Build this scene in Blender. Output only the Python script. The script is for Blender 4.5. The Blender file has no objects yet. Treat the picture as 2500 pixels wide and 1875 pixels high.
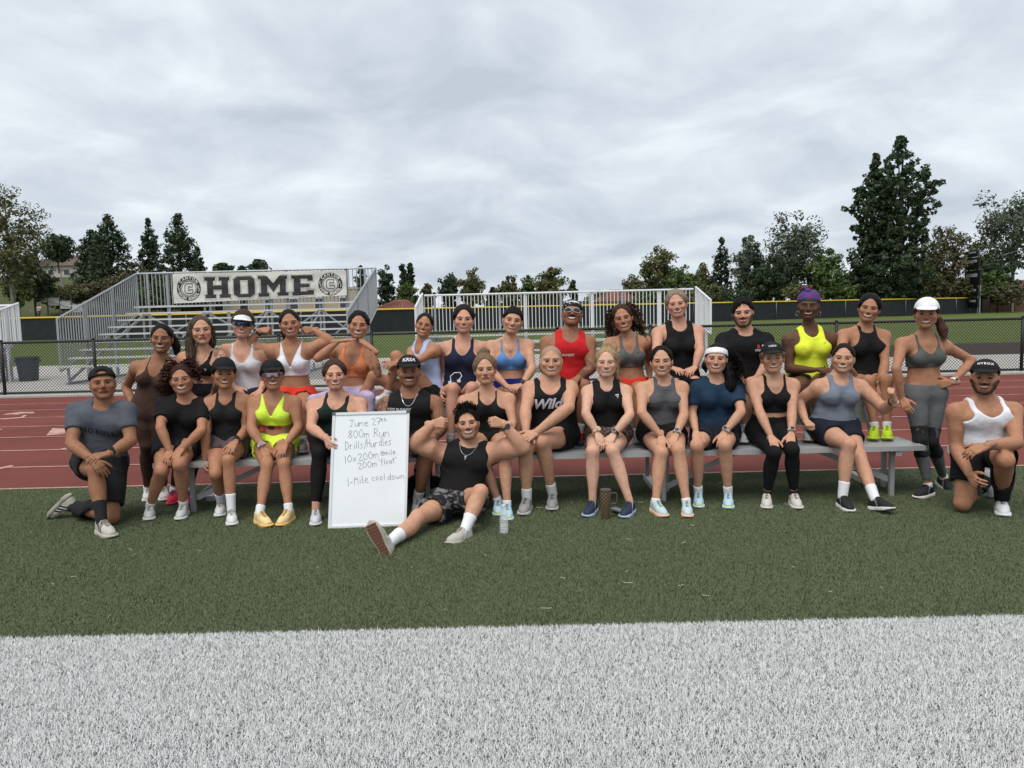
import bpy, math, random, time
import numpy as np
from mathutils import Matrix, Vector
from mathutils.bvhtree import BVHTree
T0 = time.time()
S = bpy.context.scene
COL = S.collection
R = math.radians

# ------------------------------------------------------------------ camera
CAM = np.array([0.0, 0.0, 1.59])
FPX, PW, PH = 1870.0, 2500.0, 1875.0
PITCH, ROLL, YAW = math.atan(170 / FPX), -0.024, 0.004
cd = bpy.data.cameras.new('camera'); cd.sensor_width = 36.0; cd.lens = FPX / PW * 36.0
cd.clip_start = 0.05; cd.clip_end = 3000
cam = bpy.data.objects.new('camera', cd); COL.objects.link(cam)
CM = Matrix.Rotation(YAW, 4, 'Z') @ Matrix.Rotation(R(90) - PITCH, 4, 'X') @ Matrix.Rotation(ROLL, 4, 'Z')
cam.matrix_world = Matrix.Translation(CAM.tolist()) @ CM
S.camera = cam
CR = np.array(CM.to_3x3())

def ray(x, y):
    d = CR @ np.array([(x - PW / 2) / FPX, -(y - PH / 2) / FPX, -1.0])
    return d / np.linalg.norm(d)
def at_y(x, y, Y):            # point on the pixel's ray at world depth Y
    d = ray(x, y); return CAM + d * (Y / d[1])
def at_z(x, y, z):            # point on the pixel's ray at world height z
    d = ray(x, y); return CAM + d * ((z - CAM[2]) / d[2])

# ------------------------------------------------------------------ world, sun, exposure
W = bpy.data.worlds.new('World'); S.world = W; W.use_nodes = True
nt = W.node_tree; nt.nodes.clear(); N = nt.nodes.new; LK = nt.links.new
def wnode(t, **kw):
    n = N(t)
    for k, v in kw.items(): setattr(n, k, v)
    return n
SUN_EL, SUN_AZ = R(62), R(205)
tc = wnode('ShaderNodeTexCoord'); sx = wnode('ShaderNodeSeparateXYZ'); LK(tc.outputs['Generated'], sx.inputs[0])
def wm(op, a, b=None, clamp=False):
    n = wnode('ShaderNodeMath', operation=op, use_clamp=clamp)
    for i, v in enumerate((a, b)):
        if v is None: continue
        if isinstance(v, (int, float)): n.inputs[i].default_value = v
        else: LK(v, n.inputs[i])
    return n.outputs[0]
zz = wm('ADD', wm('MAXIMUM', sx.outputs[2], 0.0), 0.28)
cx = wnode('ShaderNodeCombineXYZ'); LK(wm('DIVIDE', sx.outputs[0], zz), cx.inputs[0]); LK(wm('DIVIDE', sx.outputs[1], zz), cx.inputs[1])
def wnoise_node(scale, detail, rough, dist, off):
    mp = wnode('ShaderNodeMapping'); mp.inputs['Location'].default_value = off
    LK(cx.outputs[0], mp.inputs[0])
    n = wnode('ShaderNodeTexNoise'); n.inputs['Scale'].default_value = scale; n.inputs['Detail'].default_value = detail
    n.inputs['Roughness'].default_value = rough; n.inputs['Distortion'].default_value = dist
    LK(mp.outputs[0], n.inputs['Vector']); return n.outputs['Fac']
n1 = wnoise_node(2.5, 9, 0.54, 0.45, (3.1, 1.7, 0)); n2 = wnoise_node(0.75, 4, 0.5, 0.3, (7.3, 2.2, 0)); n3 = wnoise_node(3.0, 7, 0.55, 0.25, (1.3, 9.2, 4.0))
mixn = wm('ADD', wm('MULTIPLY', n1, 0.62), wm('MULTIPLY', n2, 0.38))
cr = wnode('ShaderNodeValToRGB'); LK(mixn, cr.inputs[0])
el = cr.color_ramp.elements
el[0].position = 0.39; el[0].color = (0.445, 0.495, 0.562, 1)
el[1].position = 0.63; el[1].color = (0.725, 0.77, 0.815, 1)
e = el.new(0.50); e.color = (0.565, 0.615, 0.672, 1)
# thin bright breaks in the overcast
br = wm('MULTIPLY', wm('MULTIPLY', wm('SUBTRACT', n3, 0.60, True), 1.9), wm('SUBTRACT', mixn, 0.36, True))
addc = wnode('ShaderNodeMix', data_type='RGBA', blend_type='ADD'); addc.inputs[0].default_value = 1.0
LK(cr.outputs[0], addc.inputs[6]); cb = wnode('ShaderNodeCombineColor')
for i in range(3): LK(br, cb.inputs[i])
LK(cb.outputs[0], addc.inputs[7])
sky = wnode('ShaderNodeTexSky', sky_type='NISHITA'); sky.sun_disc = False; sky.sun_elevation = SUN_EL; sky.sun_rotation = SUN_AZ
b1 = wnode('ShaderNodeBackground'); b1.inputs[1].default_value = 0.74; LK(addc.outputs[2], b1.inputs[0])
b2 = wnode('ShaderNodeBackground'); b2.inputs[1].default_value = 0.05; LK(sky.outputs[0], b2.inputs[0])
mx = wnode('ShaderNodeMixShader'); mx.inputs[0].default_value = 0.06; LK(b1.outputs[0], mx.inputs[1]); LK(b2.outputs[0], mx.inputs[2])
wo = wnode('ShaderNodeOutputWorld'); LK(mx.outputs[0], wo.inputs[0])
sd = bpy.data.lights.new('sun', 'SUN'); sd.energy = 1.5; sd.angle = R(38); sd.color = (1.0, 0.96, 0.90)
so = bpy.data.objects.new('sun', sd); COL.objects.link(so)
sdir = Vector((math.cos(SUN_EL) * math.sin(SUN_AZ), math.cos(SUN_EL) * math.cos(SUN_AZ), math.sin(SUN_EL)))
so.rotation_euler = sdir.to_track_quat('Z', 'Y').to_euler(); so.location = (0, 0, 60)
S.view_settings.view_transform = 'Standard'; S.view_settings.look = 'None'
S.view_settings.exposure = 0.80; S.view_settings.gamma = 1.0; S.view_settings.use_curve_mapping = False
S.cycles.use_denoising = True; S.cycles.max_bounces = 6; S.cycles.diffuse_bounces = 3; S.cycles.glossy_bounces = 2
S.cycles.transmission_bounces = 6; S.cycles.transparent_max_bounces = 8; S.cycles.caustics_reflective = False; S.cycles.caustics_refractive = False

# ------------------------------------------------------------------ helpers: colours, materials, objects
def lin(c):
    """sRGB 0-255 triple -> linear rgba"""
    o = []
    for v in c[:3]:
        v = v / 255.0; o.append(v / 12.92 if v <= 0.04045 else ((v + 0.055) / 1.055) ** 2.4)
    return (o[0], o[1], o[2], 1.0)
MATS = {}
def mat(name, col, rough=0.6, spec=0.4, metal=0.0, var=0.0, vscale=20.0, bump=0.0, bscale=120.0, stretch=None, attr=None,
        sheen=0.0, col2=None, sharp=None, trans=0.0, sss=0.0, bdist=0.004, alpha=None):
    """Principled material with object-space noise in colour and bump"""
    if name in MATS: return MATS[name]
    m = bpy.data.materials.new(name); m.use_nodes = True; MATS[name] = m
    t = m.node_tree; b = t.nodes['Principled BSDF']; nn = t.nodes.new; lk = t.links.new
    c = col if len(col) == 4 else (*col, 1.0)
    b.inputs['Base Color'].default_value = c; b.inputs['Roughness'].default_value = rough
    b.inputs['Specular IOR Level'].default_value = spec; b.inputs['Metallic'].default_value = metal
    if sheen: b.inputs['Sheen Weight'].default_value = sheen
    if trans: b.inputs['Transmission Weight'].default_value = trans
    if sss: b.inputs['Subsurface Weight'].default_value = sss; b.inputs['Subsurface Radius'].default_value = (0.012, 0.005, 0.003); b.inputs['Subsurface Scale'].default_value = 1.0
    m.diffuse_color = c
    src = None
    if attr:
        a = nn('ShaderNodeAttribute'); a.attribute_name = attr; src = a.outputs['Color']; lk(src, b.inputs['Base Color'])
    if var or col2 or bump:
        tcn = nn('ShaderNodeTexCoord'); mp = nn('ShaderNodeMapping'); lk(tcn.outputs['Object'], mp.inputs[0])
        if stretch: mp.inputs['Scale'].default_value = stretch
    if var or col2:
        n = nn('ShaderNodeTexNoise'); n.inputs['Scale'].default_value = vscale; n.inputs['Detail'].default_value = 5; lk(mp.outputs[0], n.inputs['Vector'])
        fac = n.outputs['Fac']
        mr = nn('ShaderNodeMapRange'); lk(fac, mr.inputs[0])
        if sharp: mr.inputs[1].default_value, mr.inputs[2].default_value = sharp
        else: mr.inputs[1].default_value, mr.inputs[2].default_value = 0.25, 0.75
        mxn = nn('ShaderNodeMix'); mxn.data_type = 'RGBA'
        lk(mr.outputs[0], mxn.inputs[0])
        if col2 is not None:
            mxn.inputs[6].default_value = c; mxn.inputs[7].default_value = col2 if len(col2) == 4 else (*col2, 1)
        elif src is None:
            mxn.inputs[6].default_value = tuple(x * (1 - var) for x in c[:3]) + (1,); mxn.inputs[7].default_value = tuple(min(1, x * (1 + var)) for x in c[:3]) + (1,)
        else:
            mxn.blend_type = 'MULTIPLY'; mxn.inputs[0].default_value = 1.0
            t.links.remove(mxn.inputs[0].links[0]); lk(src, mxn.inputs[6])
            m2 = nn('ShaderNodeMapRange'); lk(fac, m2.inputs[0]); m2.inputs[1].default_value, m2.inputs[2].default_value = 0.25, 0.75
            m2.inputs[3].default_value, m2.inputs[4].default_value = 1 - var, 1 + var
            cc = nn('ShaderNodeCombineColor')
            for i in range(3): lk(m2.outputs[0], cc.inputs[i])
            lk(cc.outputs[0], mxn.inputs[7])
        lk(mxn.outputs[2], b.inputs['Base Color'])
    if bump:
        n = nn('ShaderNodeTexNoise'); n.inputs['Scale'].default_value = bscale; n.inputs['Detail'].default_value = 4; lk(mp.outputs[0], n.inputs['Vector'])
        bp = nn('ShaderNodeBump'); bp.inputs['Strength'].default_value = bump; bp.inputs['Distance'].default_value = bdist
        lk(n.outputs['Fac'], bp.inputs['Height']); lk(bp.outputs[0], b.inputs['Normal'])
    return m

def mesh_np(name, V, F, smooth=True, mats=None):
    """mesh from numpy vertices (n,3) and quads/tris (m,k)"""
    me = bpy.data.meshes.new(name); V = np.asarray(V, np.float32); F = np.asarray(F, np.int32)
    me.vertices.add(len(V)); me.vertices.foreach_set('co', V.ravel())
    k = F.shape[1]; me.loops.add(F.size); me.loops.foreach_set('vertex_index', F.ravel())
    me.polygons.add(len(F)); me.polygons.foreach_set('loop_start', np.arange(0, F.size, k, dtype=np.int32))
    if smooth: me.polygons.foreach_set('use_smooth', np.ones(len(F), bool))
    me.update(calc_edges=True)
    for m in mats or []: me.materials.append(m)
    return me
def link(name, me, parent=None, loc=None):
    o = bpy.data.objects.new(name, me); COL.objects.link(o)
    if parent is not None: o.parent = parent
    if loc is not None: o.location = loc
    return o
def tag(o, label=None, cat=None, group=None, kind=None):
    if label: o['label'] = label
    if cat: o['category'] = cat
    if group: o['group'] = group
    if kind: o['kind'] = kind
    return o
def empty(name, loc, label, cat, group=None):
    o = bpy.data.objects.new(name, None); COL.objects.link(o); o.location = [float(v) for v in loc]; o.empty_display_size = 0.1
    return tag(o, label, cat, group)
class MB:
    """collects boxes, bars, tubes, quads into one mesh"""
    def __init__(s): s.v = []; s.f = []
    def add(s, V, F):
        o = len(s.v); s.v += [tuple(map(float, p)) for p in V]; s.f += [tuple(i + o for i in f) for f in F]; return s
    def box(s, lo, hi):
        x0, y0, z0 = lo; x1, y1, z1 = hi
        return s.add([(x0,y0,z0),(x1,y0,z0),(x1,y1,z0),(x0,y1,z0),(x0,y0,z1),(x1,y0,z1),(x1,y1,z1),(x0,y1,z1)],
                     [(3,2,1,0),(4,5,6,7),(0,1,5,4),(1,2,6,5),(2,3,7,6),(3,0,4,7)])
    def bar(s, a, b, w, h, up=(0, 0, 1)):
        """rectangular bar from a to b; w across, h along up"""
        a = Vector(a); b = Vector(b); d = (b - a).normalized(); u = Vector(up)
        sd_ = d.cross(u)
        if sd_.length < 1e-4: sd_ = d.cross(Vector((1, 0, 0)))
        sd_.normalize(); u = sd_.cross(d).normalized()
        V = []
        for p in (a, b):
            for i, j in ((-1, -1), (1, -1), (1, 1), (-1, 1)): V.append(p + sd_ * (i * w / 2) + u * (j * h / 2))
        return s.add(V, [(3,2,1,0),(4,5,6,7),(0,1,5,4),(1,2,6,5),(2,3,7,6),(3,0,4,7)])
    def tube(s, pts, r, n=8, closed=False):
        P = [Vector(p) for p in pts]; m = len(P); rs = r if isinstance(r, (list, tuple)) else [r] * m
        V = []; F = []; prev = None
        for i, p in enumerate(P):
            if closed: d = (P[(i + 1) % m] - P[i - 1])
            else: d = P[min(i + 1, m - 1)] - P[max(i - 1, 0)]
            d = d.normalized() if d.length > 1e-9 else Vector((0, 0, 1))
            u = prev if prev is not None else (Vector((0, 0, 1)) if abs(d.z) < .9 else Vector((1, 0, 0)))
            u = (u - d * u.dot(d)); u = u.normalized() if u.length > 1e-6 else d.orthogonal().normalized(); prev = u; w = d.cross(u)
            for k in range(n):
                a = 2 * math.pi * k / n; V.append(p + (u * math.cos(a) + w * math.sin(a)) * rs[i])
        for i in range(m if closed else m - 1):
            j = (i + 1) % m
            for k in range(n): F.append((i*n + k, i*n + (k+1) % n, j*n + (k+1) % n, j*n + k))
        if not closed: F.append(tuple(range(n - 1, -1, -1))); F.append(tuple((m-1)*n + k for k in range(n)))
        return s.add(V, F)
    def lathe(s, prof, c=(0, 0, 0), n=24):
        V = []; F = []
        for (r, z) in prof:
            for k in range(n): a = 2*math.pi*k/n; V.append((c[0] + r*math.cos(a), c[1] + r*math.sin(a), c[2] + z))
        for i in range(len(prof) - 1):
            for k in range(n): F.append((i*n+k, i*n+(k+1) % n, (i+1)*n+(k+1) % n, (i+1)*n+k))
        return s.add(V, F)
    def obj(s, name, m, parent=None, loc=None, smooth=False):
        me = bpy.data.meshes.new(name); me.from_pydata(s.v, [], s.f); me.materials.append(m)
        if smooth:
            me.polygons.foreach_set('use_smooth', np.ones(len(me.polygons), bool)); me.update()
            try: me.set_sharp_from_angle(angle=R(40))
            except Exception: pass
        return link(name, me, parent, loc)
    def mesh(s, name, m=None, smooth=False):
        me = bpy.data.meshes.new(name); me.from_pydata(s.v, [], s.f)
        if m: me.materials.append(m)
        if smooth: me.polygons.foreach_set('use_smooth', np.ones(len(me.polygons), bool))
        return me
def struct(name, mb, m, **kw):
    return tag(mb.obj(name, m, **kw), kind='structure')
# ------------------------------------------------------------------ signed distance fields and surface nets
f32 = np.float32
def nrm(v): v = np.asarray(v, float); return v / (np.linalg.norm(v) + 1e-12)
def rc(P, a, b, ra, rb):
    a = np.asarray(a, f32); ab = np.asarray(b, f32) - a; q = P - a
    t = np.clip(q @ ab / max(float(ab @ ab), 1e-9), 0, 1).astype(f32)
    q = q - t[:, None] * ab
    return np.sqrt(np.einsum('ij,ij->i', q, q)) - (ra + (rb - ra) * t)
def limb(P, a, b, ts, rs, w=None, off=None, side=None, sq=1.0):
    """tube a->b of radius rs(ts); its axis bows along w by off(ts); side squashes it"""
    a = np.asarray(a, f32); ab = np.asarray(b, f32) - a; q = P - a
    tr = (q @ ab / float(ab @ ab)).astype(f32); t = np.clip(tr, 0, 1)
    q = q - t[:, None] * ab
    if w is not None and off is not None: q = q - np.interp(t, ts, off).astype(f32)[:, None] * np.asarray(w, f32)
    if side is not None: q = q + (q @ np.asarray(side, f32))[:, None] * np.asarray(side, f32) * (1.0 / sq - 1.0)
    return np.sqrt(np.einsum('ij,ij->i', q, q)) - np.interp(t, ts, rs).astype(f32), tr
def ell(P, c, r, M=None):
    q = P - np.asarray(c, f32)
    if M is not None: q = q @ np.asarray(M, f32).T
    r = np.asarray(r, f32); k0 = np.sqrt(np.sum((q / r) ** 2, 1)); k1 = np.sqrt(np.sum((q / (r * r)) ** 2, 1)) + 1e-9
    return k0 * (k0 - 1) / k1
def smin(a, b, k):
    k = np.maximum(k, 1e-5); h = np.clip(0.5 + 0.5 * (b - a) / k, 0, 1)
    return b + (a - b) * h - k * h * (1 - h)
def smax(a, b, k): return -smin(-a, -b, k)
_rs = np.random.RandomState(5); _WD = _rs.normal(size=(9, 3)); _WD /= np.linalg.norm(_WD, axis=1)[:, None]; _WP = _rs.rand(9) * 6.28
def wob(P, fr):
    """cheap smooth pseudo-noise in -1..1"""
    o = np.zeros(len(P), f32)
    for i in range(9):
        f = fr * (0.6 + 0.13 * i)
        o += np.sin(P @ (_WD[i] * f).astype(f32) + f32(_WP[i]) + 1.3 * np.sin(P @ (_WD[(i + 4) % 9] * f * 0.7).astype(f32)))
    return o / 4.5
def culled(fn, P, lo, hi, big=0.5):
    m = np.all((P > lo) & (P < hi), 1); o = np.full(len(P), big, f32)
    if m.any(): o[m] = fn(P[m])
    return o
def surface(fn, lo, hi, h, slack=1.9):
    """naive surface nets of fn<0, evaluated only in blocks near the surface"""
    lo = np.asarray(lo, float); hi = np.asarray(hi, float); B = 4
    nb = np.maximum(np.ceil((hi - lo) / (h * B)).astype(int), 1); n = nb * B + 1
    cs = [lo[i] + (np.arange(nb[i]) + 0.5) * h * B for i in range(3)]
    C = np.stack(np.meshgrid(*cs, indexing='ij'), -1).reshape(-1, 3).astype(f32)
    dc = fn(C); act = np.abs(dc) < h * B * 0.866 * slack
    G = np.full(n, 9.0, f32)
    ins = (dc < 0) & ~act
    bi = np.stack(np.unravel_index(np.arange(len(C)), nb), 1)
    for b in bi[ins]: G[b[0]*B:b[0]*B+B+1, b[1]*B:b[1]*B+B+1, b[2]*B:b[2]*B+B+1] = -9.0
    ab = bi[act]
    if not len(ab): return np.zeros((0, 3)), np.zeros((0, 4), int)
    k = np.stack(np.meshgrid(*[np.arange(B + 1)] * 3, indexing='ij'), -1).reshape(-1, 3)
    I = (ab[:, None, :] * B + k[None]).reshape(-1, 3)
    fl = np.unique(np.ravel_multi_index(I.T, n)); I = np.stack(np.unravel_index(fl, n), 1)
    G.ravel()[fl] = fn((lo + I * h).astype(f32))
    s = G < 0
    c8 = [(0,0,0),(1,0,0),(0,1,0),(1,1,0),(0,0,1),(1,0,1),(0,1,1),(1,1,1)]
    m = n - 1
    cnt = np.zeros(m, np.int8)
    for d in c8: cnt += s[d[0]:d[0]+m[0], d[1]:d[1]+m[1], d[2]:d[2]+m[2]]
    cell = np.argwhere((cnt > 0) & (cnt < 8))
    if not len(cell): return np.zeros((0, 3)), np.zeros((0, 4), int)
    val = np.stack([G[cell[:, 0] + d[0], cell[:, 1] + d[1], cell[:, 2] + d[2]] for d in c8], 1)
    val = np.clip(val, -h * 2, h * 2)
    acc = np.zeros((len(cell), 3)); num = np.zeros(len(cell))
    for a, b in ((0,1),(2,3),(4,5),(6,7),(0,2),(1,3),(4,6),(5,7),(0,4),(1,5),(2,6),(3,7)):
        va, vb = val[:, a], val[:, b]; x = (va < 0) != (vb < 0)
        t = np.where(x, va / np.where(x, va - vb, 1), 0)
        p = np.array(c8[a])[None] + t[:, None] * (np.array(c8[b]) - np.array(c8[a]))[None]
        acc[x] += p[x]; num[x] += 1
    V = lo + (cell + acc / num[:, None]) * h
    idx = np.full(m, -1, np.int32); idx[cell[:, 0], cell[:, 1], cell[:, 2]] = np.arange(len(cell))
    Q = []
    for ax in range(3):
        o1, o2 = (ax + 1) % 3, (ax + 2) % 3
        sl0 = [slice(None)] * 3; sl1 = [slice(None)] * 3; sl0[ax] = slice(0, -1); sl1[ax] = slice(1, None)
        ch = s[tuple(sl0)] != s[tuple(sl1)]
        e = np.argwhere(ch); e = e[(e[:, o1] > 0) & (e[:, o2] > 0) & (e[:, o1] < m[o1]) & (e[:, o2] < m[o2])]
        if not len(e): continue
        def g(d1, d2):
            q = e.copy(); q[:, o1] += d1; q[:, o2] += d2; return idx[q[:, 0], q[:, 1], q[:, 2]]
        q = np.stack([g(-1, -1), g(0, -1), g(0, 0), g(-1, 0)], 1)
        fl_ = ~s[e[:, 0], e[:, 1], e[:, 2]]; q[fl_] = q[fl_][:, ::-1]
        Q.append(q)
    F = np.concatenate(Q); F = F[(F >= 0).all(1)]
    return V, F
def relax(V, F, it=1, w=0.5):
    n = len(V)
    for _ in range(it):
        acc = np.zeros_like(V); c = np.zeros(n)
        for a, b in ((0, 1), (1, 2), (2, 3), (3, 0)):
            np.add.at(acc, F[:, a], V[F[:, b]]); np.add.at(acc, F[:, b], V[F[:, a]])
            c += np.bincount(F[:, a], minlength=n) + np.bincount(F[:, b], minlength=n)
        V = V * (1 - w) + w * acc / np.maximum(c, 1)[:, None]
    return V
def project(fn, V, it=2, eps=0.0015):
    for _ in range(it):
        P = V.astype(f32); d = fn(P)
        g = np.stack([fn(P + np.eye(3, dtype=f32)[i] * f32(eps)) - fn(P - np.eye(3, dtype=f32)[i] * f32(eps)) for i in range(3)], 1)
        g /= np.linalg.norm(g, axis=1)[:, None] + 1e-9
        V = V - np.clip(d, -0.003, 0.003)[:, None] * g
    return V
def subdivide(V, F, mask):
    """split masked quads 1->4; others stay"""
    Fm = F[mask]
    E = np.concatenate([Fm[:, [0, 1]], Fm[:, [1, 2]], Fm[:, [2, 3]], Fm[:, [3, 0]]]); E = np.sort(E, 1)
    u, inv, ct = np.unique(E, axis=0, return_inverse=True, return_counts=True); inv = inv.ravel()
    n = len(V); mid = V[u].mean(1); cen = V[Fm].mean(1)
    k = len(Fm); e = [inv[i*k:(i+1)*k] + n for i in range(4)]; c = np.arange(k) + n + len(u)
    Fn = np.concatenate([np.stack([Fm[:, 0], e[0], c, e[3]], 1), np.stack([e[0], Fm[:, 1], e[1], c], 1),
                         np.stack([c, e[1], Fm[:, 2], e[2]], 1), np.stack([e[3], c, e[2], Fm[:, 3]], 1)])
    bd = np.where(ct == 1)[0]
    return np.concatenate([V, mid, cen]), np.concatenate([F[~mask], Fn]), (bd + n, u[bd])
# ------------------------------------------------------------------ people: pose from pixels, one continuous body each
WN = {1: (80, 740, 2.764), 2: (480, 740, 2.764), 3: (840, 740, 2.514), 4: (1200, 700, 2.764), 5: (1560, 700, 2.764), 6: (2000, 680, 2.676)}
TF = np.array([[-.20,.02,.02,.02],[-.14,.09,.05,.06],[-.05,.155,.085,.105],[.03,.168,.096,.118],[.15,.158,.098,.105],[.30,.142,.095,.088],
               [.42,.132,.090,.085],[.55,.133,.090,.090],[.68,.140,.094,.098],[.78,.147,.094,.100],[.87,.135,.080,.092],[.94,.100,.060,.075],[1.0,.058,.046,.056],[1.06,.03,.03,.03]])
TM = np.array([[-.20,.02,.02,.02],[-.14,.09,.05,.06],[-.05,.145,.085,.10],[.03,.158,.098,.11],[.15,.155,.104,.10],[.30,.147,.102,.09],
               [.42,.145,.098,.09],[.55,.154,.102,.10],[.68,.170,.110,.112],[.78,.178,.108,.112],[.87,.162,.092,.10],[.94,.118,.068,.082],[1.0,.068,.054,.062],[1.06,.03,.03,.03]])
def fit(p, cons, lo, hi, bias=0.0):
    ys = np.linspace(lo, hi, 260); d = ray(*p); pts = CAM + d[None] * (ys / d[1])[:, None]
    c = sum(w * (np.linalg.norm(pts - q, axis=1) - L) ** 2 for q, L, w in cons) + bias * (ys - lo)
    return pts[np.argmin(c)]

class Person:
    def __init__(s, sp):
        if sp.get('row') == 'F': sp = {**dict(Y=6.42, seat=.45), **sp}
        if sp.get('row') == 'B': sp = {**dict(Y=7.0, seat=.775, floor=.455, fya=-.44, fyb=-.44, kya=-.36, kyb=-.36, dn=-.03), **sp}
        s.sp = sp; g = sp['g']; H = sp['H']; s.k = k = H / 1.65; s.g = g; w0 = WN[sp['w']]
        s.bld = sp.get('bld', 1.0) * 1.04; s.arm_k = sp.get('armk', 1.0) * (1.03 if g == 'f' else 1.17); s.leg_k = sp.get('legk', 1.0) * (1.0 if g == 'f' else 1.04)
        def px(n):
            v = sp.get(n)
            if v is None: return None
            return v[:2] if len(v) == 3 else (w0[0] + v[0] / w0[2], w0[1] + v[1] / w0[2])
        s.px = px
        Y = sp['Y']; seat = sp.get('seat'); by = R(sp.get('by', 0))
        L = np.array([math.cos(by), math.sin(by), 0.0])
        pv = at_y(*px('pv'), Y)
        if seat is not None: pv[2] = seat + 0.098 * k * (0.5 + 0.5 * s.bld)
        if 'pz' in sp: pv[2] = sp['pz']
        hw = (0.090 if g == 'f' else 0.088) * k * (0.6 + 0.4 * s.bld)
        s.pv = pv; s.hip = {'a': pv - L * hw, 'b': pv + L * hw}
        if 'hz' in sp: s.hip['a'][2] += sp['hz']; s.hip['b'][2] -= sp['hz']
        s.nk = at_y(*px('nk'), Y + sp.get('dn', -0.05))
        s.sh = {}; s.el = {}; s.wr = {}; s.tip = {}; s.kn = {}; s.an = {}
        fl = sp.get('floor', 0.0); ss = sp.get('shoe_k', 1.0) * (0.93 if g == 'f' else 1.04); s.ss = ss
        Lt, Ls, La, Lf = .245 * H, .245 * H, .172 * H, .150 * H
        for i in 'ab':
            q = px('s' + i); p = at_y(*q, s.nk[1] + sp.get('ds' + i, 0.02)); s.sh[i] = s.nk + (p - s.nk) * sp.get('shk', 0.94 if g == 'f' else 0.90); s.sh[i][2] -= sp.get('drop', .026) * k
            fp = px('f' + i)
            if 'fy' + i in sp:
                s.an[i] = at_y(*fp, Y + sp['fy' + i])
                if not sp.get('fpx'): s.an[i][2] = fl + 0.095 * ss
            else: s.an[i] = at_z(*fp, fl + 0.095 * ss)
            kp = px('k' + i)
            if 'kz' + i in sp: s.kn[i] = at_z(*kp, sp['kz' + i])
            elif 'ky' + i in sp: s.kn[i] = at_y(*kp, Y + sp['ky' + i])
            else: s.kn[i] = fit(kp, [(s.hip[i], Lt, 1), (s.an[i], Ls, 1)], Y - 0.62, Y + 0.12, 0.004)
            wp = px('w' + i); dw = sp.get('dw' + i)
            wy = (s.kn[i][1] + 0.09) if dw is None else Y + dw
            s.wr[i] = at_y(*wp, wy)
            ep = px('e' + i)
            if 'de' + i in sp: s.el[i] = at_y(*ep, Y + sp['de' + i])
            else: s.el[i] = fit(ep, [(s.sh[i], La, 1), (s.wr[i], Lf, 1)], min(wy, s.sh[i][1]) - 0.12, max(wy, s.sh[i][1]) + 0.22, -0.003)
        s.T = np.linalg.norm(s.nk - pv); s.U = nrm(s.nk - pv); s.Lh = L
        Ls_ = nrm(s.sh['b'] - s.sh['a']); Ls_ = nrm(Ls_ - s.U * (Ls_ @ s.U)); s.Ls = Ls_
        s.Lh = nrm(L - s.U * (L @ s.U)); s.Fd = nrm(np.cross(nrm(s.Lh + s.Ls), s.U))
        tb = (TF if g == 'f' else TM).copy(); s.tb = tb
        s.tb[:, 1:] *= k * s.bld; s.tb[:, 2] *= sp.get('belly', 1.0)
        s.bow = sp.get('bow', -0.02); rv = np.random.RandomState(sum(map(ord, sp['label']))); s.fv = np.clip(rv.normal(size=8), -1.6, 1.6); sp['smile'] = sp.get('smile', .7) * (1 + .10 * s.fv[2])
        s.hs = sp.get('hs', 1.08 if g == 'f' else 1.11)
        # head frame from chin and crown pixels
        ch = at_y(*px('chin'), s.nk[1] + sp.get('dh', -0.085)); f0 = nrm(CAM - ch); f0 = nrm(f0 * np.array([1, 1, 0.8]))
        r0 = nrm(np.cross(f0, [0, 0, 1])) * -1; r0 = nrm(np.cross([0, 0, 1.0], f0)); u0 = nrm(np.cross(f0, r0))
        a = np.array(px('top')) - np.array(px('chin')); ro = math.atan2(a[0], -a[1]) + ROLL * -0.0
        if 'roll' in sp: ro = R(sp['roll'])
        # keep r0 to the picture's right
        if r0[0] < 0: r0 = -r0
        u0 = np.cross(r0, -f0); u0 = u0 if u0[2] > 0 else -u0
        up = u0 * math.cos(ro) + r0 * math.sin(ro); rt = r0 * math.cos(ro) - u0 * math.sin(ro)
        ya = R(sp.get('yaw', 0)); pi = R(sp.get('hp', 0))
        fw = f0 * math.cos(ya) + rt * math.sin(ya); rt = rt * math.cos(ya) - f0 * math.sin(ya)
        fw, up = fw * math.cos(pi) + up * math.sin(pi), up * math.cos(pi) - fw * math.sin(pi)
        s.HM = np.stack([rt, fw, up]); s.HO = ch + up * 0.108 * s.hs - fw * 0.072 * s.hs
        for i in 'ab':
            tp = px('h' + i); ht = sp.get('ht' + i, 'rest'); ln = {'fist': .10, 'rest': .155, 'flat': .17, 'relax': .155}[ht] * k
            if tp is None: tp = None; s.tip[i] = s.wr[i] + nrm(s.wr[i] - s.el[i]) * ln
            elif 'dt' + i in sp: s.tip[i] = at_y(*tp, Y + sp['dt' + i])
            else: s.tip[i] = fit(tp, [(s.wr[i], ln, 1)], s.wr[i][1] - 0.14, s.wr[i][1] + 0.03, 0.004)
        s.base = np.array([pv[0], pv[1], fl if seat is None else 0.0])
        pts = np.array([s.pv, s.nk, s.HO] + [d[i] for d in (s.sh, s.el, s.wr, s.kn, s.an) for i in 'ab'])
        s.lo, s.hi = pts.min(0) - 0.19, pts.max(0) + 0.19
    # ---------- fields
    def tcoord(s, P):
        q = P - s.pv.astype(f32); t = (q @ s.U.astype(f32)) / f32(s.T)
        tc_ = np.clip(t, 0, 1)[:, None]; Lt = s.Lh.astype(f32) * (1 - tc_) + s.Ls.astype(f32) * tc_
        x = np.einsum('ij,ij->i', q, Lt); Ft = np.cross(Lt, s.U.astype(f32)); y = np.einsum('ij,ij->i', q, Ft) / np.linalg.norm(Ft, axis=1)
        return t, x, y - s.bow * np.sin(np.clip(t, 0, 1) * math.pi).astype(f32)
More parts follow.
